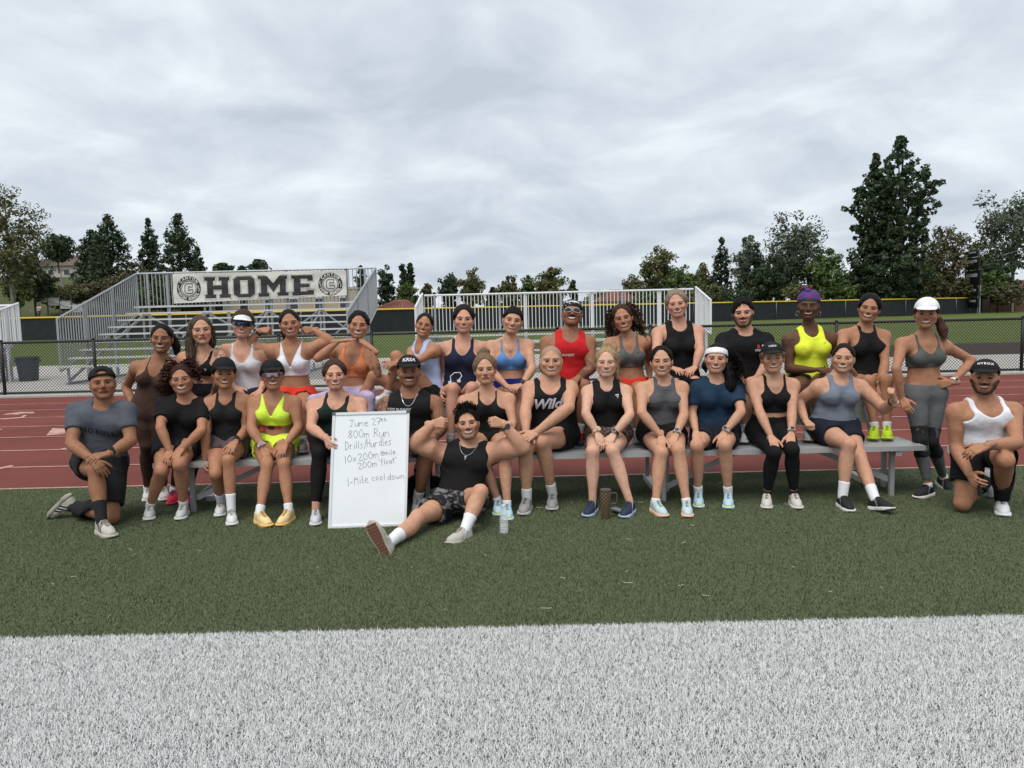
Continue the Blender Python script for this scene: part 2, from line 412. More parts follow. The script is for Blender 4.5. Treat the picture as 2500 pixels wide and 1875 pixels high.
    def core(s, P, straight=0.0):
        t, x, y = s.tcoord(P); tb = s.tb
        a = np.interp(t, tb[:, 0], tb[:, 1]); bf = np.interp(t, tb[:, 0], tb[:, 2]); bb = np.interp(t, tb[:, 0], tb[:, 3])
        if straight:
            m = tb[9, 1] * straight; w = np.clip((0.72 - t) / 0.1, 0, 1) * np.clip((t + 0.2) / 0.1, 0, 1)
            a = np.maximum(a, m * w); bf = np.maximum(bf, tb[9, 2] * straight * 1.05 * w); bb = np.maximum(bb, tb[9, 3] * straight * 0.95 * w)
        b = np.where(y > 0, bf, bb); n = 2.25
        rr = (np.abs(x / a) ** n + np.abs(y / b) ** n) ** (1 / n)
        d = ((rr - 1) * np.minimum(a, b) * 0.92).astype(f32)
        d = np.maximum(d, ((np.abs(t - 0.43) - 0.63) * s.T).astype(f32))
        return d
    def torso(s, P, straight=0.0):
        k, bld = s.k, s.bld; U, F_, L = s.U, s.Fd, s.Ls
        d = s.core(P, straight)
        ch = s.sp.get('bust', 1.0) * .93
        for sg in (-1, 1):
            if s.g == 'f':
                c = s.pv + U * s.T * 0.67 + s.Ls * (0.073 * k * sg * bld) + F_ * (0.072 * k * bld + s.bow * 0.8)
                d = smin(d, ell(P, c, np.array([.066, .062 * ch, .066]) * k * (0.5 + 0.5 * bld), np.stack([L, F_, U])), 0.028)
            else:
                c = s.pv + U * s.T * 0.74 + s.Ls * (0.078 * k * sg * bld) + F_ * (0.080 * k * bld + s.bow * 0.8)
                d = smin(d, ell(P, c, np.array([.082, .036, .060]) * k * (0.4 + 0.6 * bld), np.stack([L, F_, U])), 0.03)
            gl = s.hip['a' if sg < 0 else 'b'] - F_ * 0.045 * k - U * 0.01
            d = smin(d, ell(P, gl, np.array([.088, .088, .088]) * k * (0.3 + 0.7 * bld)), 0.04)
        nb = s.nk + U * 0.035 * k - F_ * 0.012
        for i in 'ab':
            d = smin(d, rc(P, nb, s.sh[i] + U * 0.008, .040 * k * s.arm_k ** .4, .034 * k * s.arm_k ** .5), 0.035)
            d = smin(d, rc(P, s.nk - U * 0.055 * k + F_ * 0.030, s.sh[i] - U * 0.02, .036 * k, .042 * k * s.arm_k ** .5), 0.03)
        # neck up to the skull
        hb = s.HO + s.HM.T @ (np.array([0, -0.022, -0.065]) * s.hs); r = (0.0455 if s.g == 'f' else 0.057) * (0.6 + 0.4 * bld)
        d = smin(d, rc(P, s.nk - F_ * 0.012, hb, r * 1.10, r * 0.98), 0.035)
        return d
    def arm(s, P, i):
        k = s.k * s.arm_k * (0.55 + 0.45 * s.bld); S_, E, Wp = s.sh[i], s.el[i], s.wr[i]; big = s.sp.get('biceps', 0.0)
        bend = nrm((S_ + Wp) / 2 - E + 1e-6)
        d = ell(P, S_ - s.U * 0.012, np.array([.047, .047, .056]) * k)
        u, tu = limb(P, S_, E, [0, .25, .5, .75, 1], np.array([.047, .046 + .4 * big * .02, .044 + big * .018, .038 + big * .006, .034]) * k, bend, np.array([0, .004, .006 + big * .016, .002, 0]) * k)
        d = smin(d, u, 0.03)
        f_, tf = limb(P, E, Wp, [0, .18, .35, .65, 1], np.array([.034, .040, .039, .031, .0235]) * k)
        d = smin(d, f_, 0.018)
        return d, tu, tf
    def leg(s, P, i, thick=0.0):
        k = s.k * s.leg_k * (0.5 + 0.5 * s.bld); Hp, K, A = s.hip[i], s.kn[i], s.an[i]
        fr = K - (Hp + A) / 2; ax = nrm(A - K); fr = fr - ax * (fr @ ax)
        fr = nrm(fr) if np.linalg.norm(fr) > 0.03 else s.Fd
        thf = s.Fd - nrm(K - Hp) * (s.Fd @ nrm(K - Hp))
        u, tu = limb(P, Hp, K, [0, .25, .5, .75, .92, 1], np.array([.090, .086, .076, .062, .053, .050]) * k, nrm(thf), np.array([0, .004, .008, .006, .003, 0]) * k)
        c, tc_ = limb(P, K, A, [0, .10, .30, .5, .75, 1], np.array([.050, .048, .055, .049, .035, .031]) * k, fr, np.array([.004, 0, -.013, -.009, 0, 0]) * k)
        d = smin(u, c, 0.025)
        d = smin(d, rc(P, K + fr * 0.020 * k, K + fr * 0.016 * k + ax * 0.03 * k, .033 * k, .028 * k), 0.022)
        return d, tu, tc_
    def hand(s, i):
        """round cones of one hand"""
        W0, tp = s.wr[i], s.tip[i]; d = nrm(tp - W0); sp = s.sp; k = s.k * (0.98 if s.g == 'f' else 1.06); ht = sp.get('ht' + i, 'rest')
        n = sp.get('hn' + i)
        if n is None: n = s.kn[i] - W0 + np.array([0, 0.10, -0.10])
        n = np.asarray(n, float); n = nrm(n - d * (n @ d)); sd_ = np.cross(d, n) * (1 if i == 'a' else -1)
        cu = {'fist': (78, 95, 65), 'rest': (20, 26, 14), 'flat': (4, 5, 4), 'relax': (24, 34, 22)}[ht]
        out = []; pl = 0.088 * k
        out.append((W0 - d * 0.045, W0, .0235 * k * s.arm_k ** .5, .0225 * k))
        for j, (o, ln, r) in enumerate(((.027, .070, .0088), (.009, .078, .0090), (-.009, .072, .0086), (-.026, .056, .0077))):
            o *= k; kn = W0 + d * (pl - abs(j - 1) * .004 * k) + sd_ * o
            out.append((W0 + sd_ * o * 0.55 + d * 0.008, kn, .0155 * k, .0115 * k))
            a = 0.0; p = kn; dd = d
            sp_ = (1 if ht != 'fist' else 0) * (1.5 - j) * 0.06
            base = nrm(d + sd_ * sp_)
            for q, (c, fl) in enumerate(zip(cu, (.45, .30, .25))):
                a += R(c * (1 + 0.07 * (j - 1))); dd = base * math.cos(a) + n * math.sin(a); e2 = p + dd * ln * fl * k * 1.0
                out.append((p, e2, r * k * (1 - .1 * q), r * k * (.93 - .1 * q))); p = e2
        tb = W0 + d * 0.028 * k + sd_ * 0.022 * k
        if ht == 'fist':
            m1 = tb + (d * .75 + sd_ * .35 + n * .45) * .040 * k; m2 = m1 + (d * .35 - sd_ * .75 + n * .5) * .034 * k; m3 = m2 - sd_ * 0.02 * k
        else:
            op = 0.75 if ht != 'flat' else 0.45
            m1 = tb + nrm(d * .8 + sd_ * op + n * .25) * .044 * k; m2 = m1 + nrm(d * .95 + sd_ * op * .6 + n * .25) * .033 * k; m3 = m2 + nrm(d + sd_ * .2 + n * .3) * .02 * k
        out += [(W0 + d * 0.012 * k + sd_ * 0.010 * k, m1, .0165 * k, .0125 * k), (m1, m2, .0115 * k, .0100 * k), (m2, m3, .0098 * k, .0075 * k)]
        return out
    def hand_field(s, P, cones):
        d = np.full(len(P), 1.0, f32)
        for a, b, ra, rb in cones: d = smin(d, rc(P, a, b, ra, rb), 0.0045)
        return d
    def hl(s, P): return ((P - s.HO.astype(f32)) @ s.HM.T.astype(f32)) / f32(s.hs)
    def head(s, P):
        q = s.hl(P); m = s.g == 'm'; fv = s.fv; fwid = s.sp.get('fw', 1.0) * (1 + .028 * fv[0]); x = np.abs(q[:, 0]); A = np.stack([x, q[:, 1], q[:, 2]], 1)
        sm = s.sp.get('smile', 0.7)
        d = ell(A, (0, -.014, .028), (.0775, .098, .084))
        d = smin(d, ell(A, (0, .022, -.028), (.0670 * fwid, .068, .082)), .03)
        d = smin(d, rc(A, (.047 * fwid, -.002, -.054), (.014, .060, -.095), .024 if m else .020, .020 if m else .016), .028)
        d = smin(d, ell(A, (0, .072 + .002 * fv[4], -.093 - .003 * fv[4]), (.024 if m else .018, .016, .016)), .015)
        d = smin(d, ell(A, (.041 * fwid, .060, -.030 + .007 * sm), (.023, .023, .019)), .018)
        d = smin(d, rc(A, (.010, .0855 if m else .083, .020), (.044, .073 if m else .070, .020), .0098, .0095), .016)
        d = smax(d, -ell(A, (.0320, .106 if not m else .104, -.002), (.021, .022, .0112)), .010)
        d = smin(d, ell(A, (.0320, .0712, -.002), (.0150, .0140, .0120)), .004)
        d = smin(d, rc(A, (0, .090, .006), (0, .1085 + .0025 * fv[1], -.030 - .002 * fv[2]), .0068 + .0006 * fv[3], (.0108 if m else .0095) * (1 + .09 * fv[3])), .010)
        d = smin(d, ell(A, (.0112, .095, -.035), (.0088 if m else .0078, .012, .0078)), .007)
        zc = -.0625 + 6.0 * x * x * sm
        d = smin(d, ell(np.stack([x, A[:, 1], A[:, 2] - zc], 1), (0, .081, 0), (.031, .013, .0130)), .010)
        d = smax(d, -ell(np.stack([x, A[:, 1], A[:, 2] - zc], 1), (0, .098, 0), (.027, .006, .0022)), .003)
        if not s.sp.get('noears'): d = smin(d, ell(A, (.0800, -.008, -.010), (.0085, .019, .031)), .006)
        return d * f32(s.hs)
    def scalp(s, q, off): return ell(q, (0, -.014, .028), (.0775 + off, .098 + off, .084 + off))
    def face_color(s, V):
        q = s.hl(V.astype(f32)); x = np.abs(q[:, 0]); y, z = q[:, 1], q[:, 2]; sp = s.sp; sk = np.array(sp['skin'][:3])
        C = np.tile(np.r_[sk, 1.0], (len(V), 1)).astype(f32); fr = y > 0.035
        def blend(m, col, a=1.0):
            a = np.clip(a * m, 0, 1)[:, None]; C[:, :3] = C[:, :3] * (1 - a) + np.array(col)[None] * a
        st = lambda v, e: np.clip(0.5 - v / e, 0, 1)
        blush = np.exp(-(((x - .040) / .018) ** 2 + ((z + .030) / .018) ** 2)) + .8 * np.exp(-((x / .012) ** 2 + ((z + .03) / .012) ** 2))
        blend(fr * blush, sk * np.array([1.06, .78, .74]), .5)
        bc = np.array(sp.get('brow', (.012, .008, .006)))
        bd = sp.get('beard', 0)
        if bd:
            jaw = np.sqrt((x / .070) ** 2 + ((z + .008) / .105) ** 2)
            mk = st(np.maximum(-(jaw - .84) * .07, np.maximum(z + .040 - .35 * x, -(y + .008))), .016)
            mus = np.maximum(np.abs(z + .0485 - 0.10 * x) - .0085, x - .033)
            mk = np.maximum(mk, st(mus, .006) * fr); chin = np.maximum(np.sqrt((x / .028) ** 2 + ((z + .092) / .020) ** 2) - 1, -.0) * .02
            mk = np.maximum(mk, st(chin - .002, .008) * fr)
            if bd == 3: mk = st(mus - .002, .005) * fr
            nz = 0.88 + 0.12 * wob(V.astype(f32), 500)
            blend(mk * nz, bc * .9, {1: .55, 2: .96, 3: .96}[bd])
            if bd == 3: blend(st(np.maximum(-(jaw - .84) * .07, z + .040), .016) * fr, bc * 1.5, .28)
        sm = sp.get('smile', 0.7); zc = -.0625 + 6.0 * x * x * sm
        lw = (.028 + .0065 * sm) * (1 + .06 * s.fv[5]); lh = (.0088 + .0048 * sm) * np.sqrt(np.clip(1 - (x / lw) ** 2, 0, 1))
        lip = np.abs(z - zc) - lh; blend(st(np.where(x < lw, lip, 1), .003) * fr, sk * np.array([.62, .30, .30]) + np.array([.012, 0, .003]), .95)
        if sm > 0.35:
            th = .0068 * sm * np.sqrt(np.clip(1 - (x / (lw * .86)) ** 2, 0, 1))
            blend(st(np.where(x < lw * .86, np.abs(z - zc - .0005) - th, 1), .0016) * fr, (.62, .58, .53), 1.0)
        else: blend(st(np.where(x < lw * .9, np.abs(z - zc) - .0008, 1), .002) * fr, sk * .3, .8)
        # nostrils, brows, eyes
        blend(np.exp(-(((x - .008) / .0035) ** 2 + ((z + .0415) / .0025) ** 2)) * (y > .085), sk * .25, .8)
        bz = .0185 + .0012 * s.fv[6] + .06 * (x - .03) - 9.0 * (x - .036) ** 2
        blend(st(np.maximum(np.abs(z - bz) - .0036 + .0020 * np.clip((x - .035) / .018, 0, 1), np.abs(x - .0335) - .0185), .0035) * fr, bc, sp.get('browa', .92))
        ez = -.002; ew = .0145; sq = (sp.get('eye', .0042) + .0005 * s.fv[7]) * np.sqrt(np.clip(1 - ((x - .0320) / ew) ** 2, 0, 1)); ed = np.abs(z - ez) - sq; em = np.abs(x - .0320) < ew
        blend(st(np.where(em, ed - .0034, 1), .003) * fr, (.010, .007, .006), .97)
        blend(st(np.where(em, ed, 1), .002) * fr, (.20, .17, .155), 1)
        iris = np.sqrt((x - .0320) ** 2 + (z - ez) ** 2) - .0082
        blend(st(np.maximum(np.where(em, ed, 1), iris), .002) * fr, sp.get('iris', (.015, .008, .005)), 1)
        blend(st(np.where(np.abs(x - .0320) < .019, np.abs(z - .0105) - .0008, 1), .003) * fr, sk * .45, .35)
        return C
    def body(s, P):
        d = culled(lambda X: s.torso(X), P, s.lo, s.hi)
        for i in 'ab':
            J = np.array([s.sh[i], s.el[i], s.wr[i]]); m = np.all((P > J.min(0) - .13) & (P < J.max(0) + .13), 1)
            if m.any():
                X = P[m]; a, _, _ = s.arm(X, i); ds = np.linalg.norm(X - s.sh[i].astype(f32), axis=1)
                d[m] = smin(d[m], a, 0.05 * np.clip(1 - (ds - .05) / .10, 0, 1))
            J = np.array([s.hip[i], s.kn[i], s.an[i]]); m = np.all((P > J.min(0) - .16) & (P < J.max(0) + .16), 1)
            if m.any():
                X = P[m]; a, _, _ = s.leg(X, i); ds = np.linalg.norm(X - s.hip[i].astype(f32), axis=1)
                d[m] = smin(d[m], a, 0.06 * np.clip(1 - (ds - .07) / .13, 0, 1))
        return d
    def fullhead(s, P):   # head with the neck stump, for the fine mesh
        hb = s.HO + s.HM.T @ (np.array([0, -0.022, -0.065]) * s.hs); r = (0.0455 if s.g == 'f' else 0.057) * (0.6 + 0.4 * s.bld)
        return smin(rc(P, s.nk - s.Fd * 0.012, hb, r * 1.10, r * 0.98), s.head(P), 0.02)

# ---------- clothing fields: solids cut from the body's own volume
def top_field(p, P, c):
    sleeves = c.get('sleeve', 0); off = c.get('off', 0.006)
    d = p.torso(P, c.get('straight', 0.0)) - off
    t, x, y = p.tcoord(P); ax = np.abs(x); k = p.k
    if sleeves:
        for i in 'ab':
            a, tu, tf = p.arm(P, i); sl = (a - c.get('soff', 0.005) - c.get('sfl', .014) * np.clip(tu, 0, 1)); L = np.linalg.norm(p.el[i] - p.sh[i])
            sl = smax(sl, ((tu - sleeves) * L).astype(f32), 0.004)
            sl = np.where((tf > 0.02) & (tu > 0.9), 1.0, sl)
            d = smin(d, sl, 0.022)
    if c.get('fold'):
        d = d + c['fold'] * (wob(P * np.array([1, 1, .45], f32), 26.0) + .45 * wob(P * np.array([.5, .5, 1], f32) + 7, 62.0)) * np.clip(1.15 - t, 0, 1)
    tn, wi = c.get('tn', .80), c.get('wi', .055) * k; tn_ = np.where(y > 0, tn, c.get('tnb', max(tn, .88)))
    u = np.clip((t - tn_) / np.maximum(1.0 - tn_, .02), 0, 1.4)
    win = wi * (u if c.get('V') else np.sqrt(np.clip(u * 1.5, 0, 1))) - np.clip((tn_ - t) * p.T, 0, 1)
    win = np.maximum(win, np.where(t > 1.06, wi + (t - 1.06) * p.T * 1.3, -1))
    d = smax(d, (win - ax).astype(f32), 0.003)
    d = smax(d, ((t - 1.20) * p.T).astype(f32), 0.003)
    if not sleeves:
        ta, wo_ = c.get('ta', .72), c.get('wo', .105) * k
        v = np.clip((t - ta) / c.get('ar', .16), 0, 1); wout = wo_ + (0.17 * k * p.bld - wo_) * (1 - v) ** 2 + np.clip((ta - t) * 3, 0, 1)
        d = smax(d, (ax - wout).astype(f32), 0.003)
    d = smax(d, ((c.get('hem', -.03) - t) * p.T).astype(f32), 0.003)
    if c.get('hole'): pass
    return d
def bottom_field(p, P, c):
    off, flare, hem, tw = c.get('off', .006), c.get('flare', 0.0), c.get('hem', .4), c.get('tw', .2)
    t, x, y = p.tcoord(P)
    d = smax(p.core(P) - off, ((t - tw) * p.T).astype(f32), 0.003)
    for sg, i in ((-1, 'a'), (1, 'b')):
        gl = p.hip[i] - p.Fd * 0.045 * p.k - p.U * 0.01
        d = smin(d, ell(P, gl, np.array([.088] * 3) * p.k * (0.3 + 0.7 * p.bld)) - off, 0.04)
    d = smax(d, ((t - tw) * p.T).astype(f32), 0.003)
    for i in 'ab':
        a, tu, tc_ = p.leg(P, i); ds = np.linalg.norm(P - p.hip[i].astype(f32), axis=1)
        Lt = np.linalg.norm(p.kn[i] - p.hip[i]); Ls = np.linalg.norm(p.an[i] - p.kn[i])
        he = c.get('hem_' + i, hem)
        if he <= 1.0:
            a = a - off - flare * np.clip(tu, 0, 1); a = smax(a, ((tu - he) * Lt).astype(f32), 0.003)
            if flare > 0.01:                                     # open leg hole
                inner = p.leg(P, i)[0] - 0.004; a = smax(a, -np.where(tu > he - 0.10, inner, 1.0).astype(f32), 0.002)
        else: a = smax(a - off, np.where(tu > .8, (tc_ - (he - 1)) * Ls, -1).astype(f32), 0.003)
        a = smax(a, ((t - tw) * p.T).astype(f32), 0.003)
        d = smin(d, a, 0.085 * np.clip(1 - (ds - .07) / .15, 0, 1))
    if c.get('fold'): d = d + c['fold'] * wob(P, 30.0)
    return d
# ------------------------------------------------------------------ building a person's objects
SKIN = dict(light=(0.510, 0.277, 0.180), fair=(0.592, 0.350, 0.246), tan=(0.383, 0.186, 0.109), mid=(0.286, 0.135, 0.076), brown=(0.209, 0.093, 0.051), dark=(0.114, 0.053, 0.031), pink=(0.546, 0.290, 0.201))
def skin_mat():
    if 'skin' in MATS: return MATS['skin']
    m = _skin(); t = m.node_tree; b = t.nodes['Principled BSDF']; nn = t.nodes.new; lk = t.links.new
    fine = b.inputs['Normal'].links[0].from_node; tcn = nn('ShaderNodeTexCoord'); n = nn('ShaderNodeTexNoise'); n.inputs['Scale'].default_value = 15; n.inputs['Detail'].default_value = 2.5; lk(tcn.outputs['Object'], n.inputs['Vector'])
    bp = nn('ShaderNodeBump'); bp.inputs['Strength'].default_value = .25; bp.inputs['Distance'].default_value = .012; lk(n.outputs['Fac'], bp.inputs['Height']); lk(bp.outputs[0], fine.inputs['Normal'])
    return m
def _skin(): return mat('skin', (.4, .25, .18), rough=.58, spec=.18, attr='Col', var=.13, vscale=30, bump=.10, bscale=200, bdist=.003, sss=0.08)
def setcol(me, C):
    a = me.color_attributes.new('Col', 'FLOAT_COLOR', 'POINT'); a.data.foreach_set('color', np.asarray(C, f32).ravel())
def cat_meshes(parts):
    V, F, o = [], [], 0
    for v, f in parts: V.append(v); F.append(f + o); o += len(v)
    return np.concatenate(V), np.concatenate(F)
def solid(p, name, fn, lo, hi, h, m, parent, rel=1, base=None, one=True):
    V, F = surface(fn, lo, hi, h)
    if len(F) == 0: return None
    lb = np.arange(len(V))
    for _ in range(400):                                    # keep the largest connected piece
        m_ = lb[F].min(1); nw = lb.copy(); np.minimum.at(nw, F.ravel(), np.repeat(m_, 4)); nw = nw[nw]
        if (nw == lb).all(): break
        lb = nw
    u_, c_ = np.unique(lb[F[:, 0]], return_counts=True)
    if len(u_) > 1 and one:
        F = F[lb[F[:, 0]] == u_[np.argmax(c_)]]; us = np.unique(F); mp_ = np.full(len(V), -1); mp_[us] = np.arange(len(us)); V = V[us]; F = mp_[F]; print('PIECES', p.sp['label'][:40], name, c_)
    if rel: V = relax(V, F, rel, 0.35)
    me = mesh_np(name, V - (p.base if base is None else base), F, True, [m]); o = link(name, me, parent); o_ = (V, F); p.surf[name] = o_
    return o
def hbox(p, lo, hi):
    c = np.array([[x, y, z] for x in (lo[0], hi[0]) for y in (lo[1], hi[1]) for z in (lo[2], hi[2])]) * p.hs @ p.HM + p.HO
    return c.min(0) - .01, c.max(0) + .01

def tube_np(path, r, n=4):
    path = np.asarray(path); m = len(path); d = np.gradient(path, axis=0); d /= np.linalg.norm(d, axis=1)[:, None] + 1e-9
    ref = np.array([.3, .5, .81]); u = np.cross(d, ref); u /= np.linalg.norm(u, axis=1)[:, None] + 1e-9; w = np.cross(d, u)
    a = np.arange(n) * 2 * math.pi / n; rr = np.broadcast_to(np.asarray(r, float), (m,))
    V = path[:, None] + rr[:, None, None] * (np.cos(a)[None, :, None] * u[:, None] + np.sin(a)[None, :, None] * w[:, None])
    i = np.arange(m - 1)[:, None] * n; k = np.arange(n)[None]; k2 = (k + 1) % n
    return V.reshape(-1, 3), np.stack([i + k, i + k2, i + n + k2, i + n + k], -1).reshape(-1, 4)
def locks(p, rng, n, region, L, curl=0.0, turns=3, rad=.003, seg=14, out=0.5, drop=1.0, spread=.02):
    """strands growing from the scalp, head-local; curl>0 gives ringlets"""
    parts = []
    for _ in range(n):
        th, ph = region(rng); dirv = np.array([math.sin(th) * math.cos(ph), math.cos(th) * math.cos(ph), math.sin(ph)])
        root = np.array([0, -.014, .028]) + dirv * np.array([.077, .099, .085]); l = L * rng.uniform(.75, 1.2)
        v = dirv * out + np.array([0, -.1, 0.05]); pos = root.copy(); pts = [pos.copy()]
        for j in range(seg):
            v = v * .80 + np.array([0, 0, -drop]) * .20 + rng.normal(size=3) * spread; v /= np.linalg.norm(v) + 1e-9
            pos = pos + v * l / seg
            e = (pos - np.array([0, -.005, -.01])) / np.array([.083, .098, .125]); en = np.linalg.norm(e)
            if en < 1: pos = np.array([0, -.005, -.01]) + e / en * np.array([.083, .098, .125])
            pts.append(pos.copy())
        pts = np.array(pts); t = np.linspace(0, 1, len(pts)); a = t * turns * 2 * math.pi + rng.uniform(0, 6.28)
        if curl:
            tt = np.linspace(0, 1, seg * 2 + 1); pts = np.stack([np.interp(tt, t, pts[:, i]) for i in range(3)], 1); a = tt * turns * 2 * math.pi + rng.uniform(0, 6.28)
            g = np.clip(tt * 4, 0, 1) * curl * rng.uniform(.7, 1.2); pts = pts + np.stack([np.cos(a) * g, np.sin(a) * g, .3 * np.sin(a * 1.3) * g], 1)
        r = rad * np.interp(np.linspace(0, 1, len(pts)), [0, .7, 1], [1, 1, .35])
        parts.append(tube_np(pts, r))
    V, F = cat_meshes(parts); return V * p.hs @ p.HM + p.HO, F

def hair_field(p, P, h):
    q = p.hl(P); x = np.abs(q[:, 0]); y, z = q[:, 1], q[:, 2]; th = h.get('th', .010); line = h.get('line', .066)
    nz = wob(q * np.array(h.get('grain', (1, .25, .25)), f32), 260) * h.get('nz', .0022) + wob(q, 60) * h.get('lump', .0015)
    cx_ = h.get('part', 0.0)
    e = (np.sqrt(((q[:, 0] - cx_) / h.get('hw', .067)) ** 2 + ((z + .03) / (line + .03)) ** 2) - 1) * .066
    e = e + h.get('edge', .0022) * wob(q + 2, 75) + .0012 * wob(q, 210)
    tp_ = np.clip(np.where(y > 0, e / .035, 1), 0, 1) ** .6
    d = ell(q, (0, -.014, .028), (.0775, .098, .084)) - (.0015 + th * tp_) + nz * (.3 + .7 * tp_)
    if h.get('crown'): d = smin(d, ell(q, (0, .004, .055), (.070 + h['crown'] * .4, .085, .062 + h['crown'])) + nz, .02)
    d = smax(d, -np.maximum(e, -(y + h.get('ear', -.0))), .004)
    if not h.get('over'): d = smax(d, -np.maximum(-(y + .020), z - h.get('side', -.010)), .004)
    d = smax(d, h.get('nape', -.055) - z, .008)
    for ch in h.get('chains', []):
        for (a, b) in zip(ch[:-1], ch[1:]): d = smin(d, rc(q, a[:3], b[:3], a[3], b[3]) + nz * 1.3, .012)
    d = d * p.hs
    if h.get('hat'): d = smax(d, (h['hat'](q) * p.hs).astype(f32), .003)
    return d

# shoe template meshes, toe along +y, ankle joint over the origin, sole on z=0
def _shoe():
    def outline(y): return np.interp(y, [-.075, -.066, -.03, .02, .08, .13, .17, .192, .203], [.004, .026, .036, .034, .044, .047, .040, .024, .004])
    def up(P):
        x, y, z = P[:, 0], P[:, 1], P[:, 2]
        d = rc(P, (0, -.036, .045), (0, -.026, .098), .034, .032); d = smin(d, rc(P, (0, .0, .05), (0, .02, .088), .035, .032), .02)
        d = smin(d, rc(P, (0, .02, .060), (0, .10, .040), .041, .037), .03); d = smin(d, rc(P, (0, .09, .036), (0, .150, .030), .042, .036), .03)
        d = np.maximum(d, (np.abs(x) - outline(y) * 1.0) * .8); d = smax(d, .018 - z, .004)
        rim = .100 + .10 * np.clip(-y - .02, 0, .05) - .35 * np.clip(y - .012, 0, .1)
        return smax(d, (z - np.where(y < .03, rim, 9)), .004)
    def sole(P):
        x, y, z = P[:, 0], P[:, 1], P[:, 2]; ro = .018 * np.clip((y - .12) / .08, 0, 1) ** 2 + .010 * np.clip((-.04 - y) / .035, 0, 1) ** 2
        o = (np.abs(x) - (outline(y) + .0045 + .004 * np.clip((.03 - z) / .03, 0, 1))) * .85
        hgt = .034 + .006 * np.clip(-(y) / .07, 0, 1) - .006 * np.clip((y - .1) / .1, 0, 1)
        d = smax(o, z - hgt, .006); d = smax(d, ro - z, .006)
        return np.maximum(d, np.maximum(y - .208, -.082 - y))
    V1, F1 = surface(up, (-.07, -.10, -.02), (.07, .23, .15), .0078); V2, F2 = surface(sole, (-.075, -.10, -.02), (.075, .23, .07), .0078)
    tread = MB()
    for y0 in np.arange(-.06, .18, .022):
        w = float(outline(y0)) * .8
        if w > .012: tread.box((-w * 1.1, y0, -.0015 + .018 * max(0, (y0 - .12) / .08) ** 2), (w * 1.1, y0 + .0195, .006 + .018 * max(0, (y0 - .12) / .08) ** 2))
    la = MB()
    for j in range(5):
        y0 = .035 + j * .017; zt = .0985 - (y0 - .02) * .27
        la.tube([(-.021, y0, zt - .010), (-.008, y0 + .003, zt + .0035), (.008, y0 - .003, zt + .0035), (.021, y0, zt - .010)], .0048, 4)
    for sg in (-1, 1):
        la.tube([(0, .030, .101), (sg * .016, .040, .110), (sg * .030, .046, .098), (sg * .022, .040, .094), (0, .032, .100)], .0026, 5)
        la.tube([(0, .030, .101), (sg * .012, .052, .102), (sg * .034, .072, .078)], .0022, 5)
    return (mesh_np('shoe', relax(V1, F1, 1, .3), F1, True, [None] if 0 else []), mesh_np('sole', relax(V2, F2, 1, .3), F2), la.mesh('laces', smooth=True), tread.mesh('tread'))
SHOE = _shoe()
for me in SHOE: me.materials.append(mat('placeholder', (.5, .5, .5)))
def shoe_mat(key, c, kind):
    """upper: knit with darker tongue opening, toe cap and side marks"""
    nm = 'shoe_' + key
    if nm in MATS: return MATS[nm]
    m = mat(nm, c['up'], rough=.75, var=.12, vscale=60, bump=.5, bscale=420, bdist=.0015); t = m.node_tree; b = t.nodes['Principled BSDF']; nn = t.nodes.new; lk = t.links.new
    src = b.inputs['Base Color'].links[0].from_socket
    tcn = nn('ShaderNodeTexCoord'); sp_ = nn('ShaderNodeSeparateXYZ'); lk(tcn.outputs['Object'], sp_.inputs[0])
    def mth(op, a, b_=None):
        n = nn('ShaderNodeMath'); n.operation = op
        for i, v in enumerate((a, b_)):
            if v is None: continue
            if isinstance(v, (int, float)): n.inputs[i].default_value = v
            else: lk(v, n.inputs[i])
        return n.outputs[0]
    ax = mth('ABSOLUTE', sp_.outputs[0])
    def over(src, fac, col):
        mxn = nn('ShaderNodeMix'); mxn.data_type = 'RGBA'; lk(fac, mxn.inputs[0]); lk(src, mxn.inputs[6]); mxn.inputs[7].default_value = col if len(col) == 4 else (*col, 1); return mxn.outputs[2]
    st = c.get('mark')
    if st:
        u = mth('ADD', sp_.outputs[1], mth('MULTIPLY', sp_.outputs[2], c.get('slant', .6)))
        if c.get('three'):
            w = mth('LESS_THAN', mth('FRACT', mth('DIVIDE', mth('SUBTRACT', u, .052), .026)), .58); rng_ = mth('MULTIPLY', mth('GREATER_THAN', u, .052), mth('LESS_THAN', u, .123))
            f = mth('MULTIPLY', mth('MULTIPLY', w, rng_), mth('GREATER_THAN', ax, .012))
        else:
            f = mth('MULTIPLY', mth('LESS_THAN', mth('ABSOLUTE', mth('SUBTRACT', u, .085)), .009), mth('GREATER_THAN', ax, .026))
        src = over(src, f, st)
    if c.get('heel'): src = over(src, mth('LESS_THAN', sp_.outputs[1], -.035), c['heel'])
    if c.get('toe'): src = over(src, mth('MULTIPLY', mth('GREATER_THAN', sp_.outputs[1], .165), mth('LESS_THAN', sp_.outputs[2], .045)), c['toe'])
    tong = mth('MULTIPLY', mth('MULTIPLY', mth('LESS_THAN', ax, .013), mth('GREATER_THAN', sp_.outputs[1], .024)), mth('LESS_THAN', sp_.outputs[1], .115))
    src = over(src, tong, c.get('tongue', tuple(v * .35 for v in c['up'][:3])))
    lk(src, b.inputs['Base Color']); return m
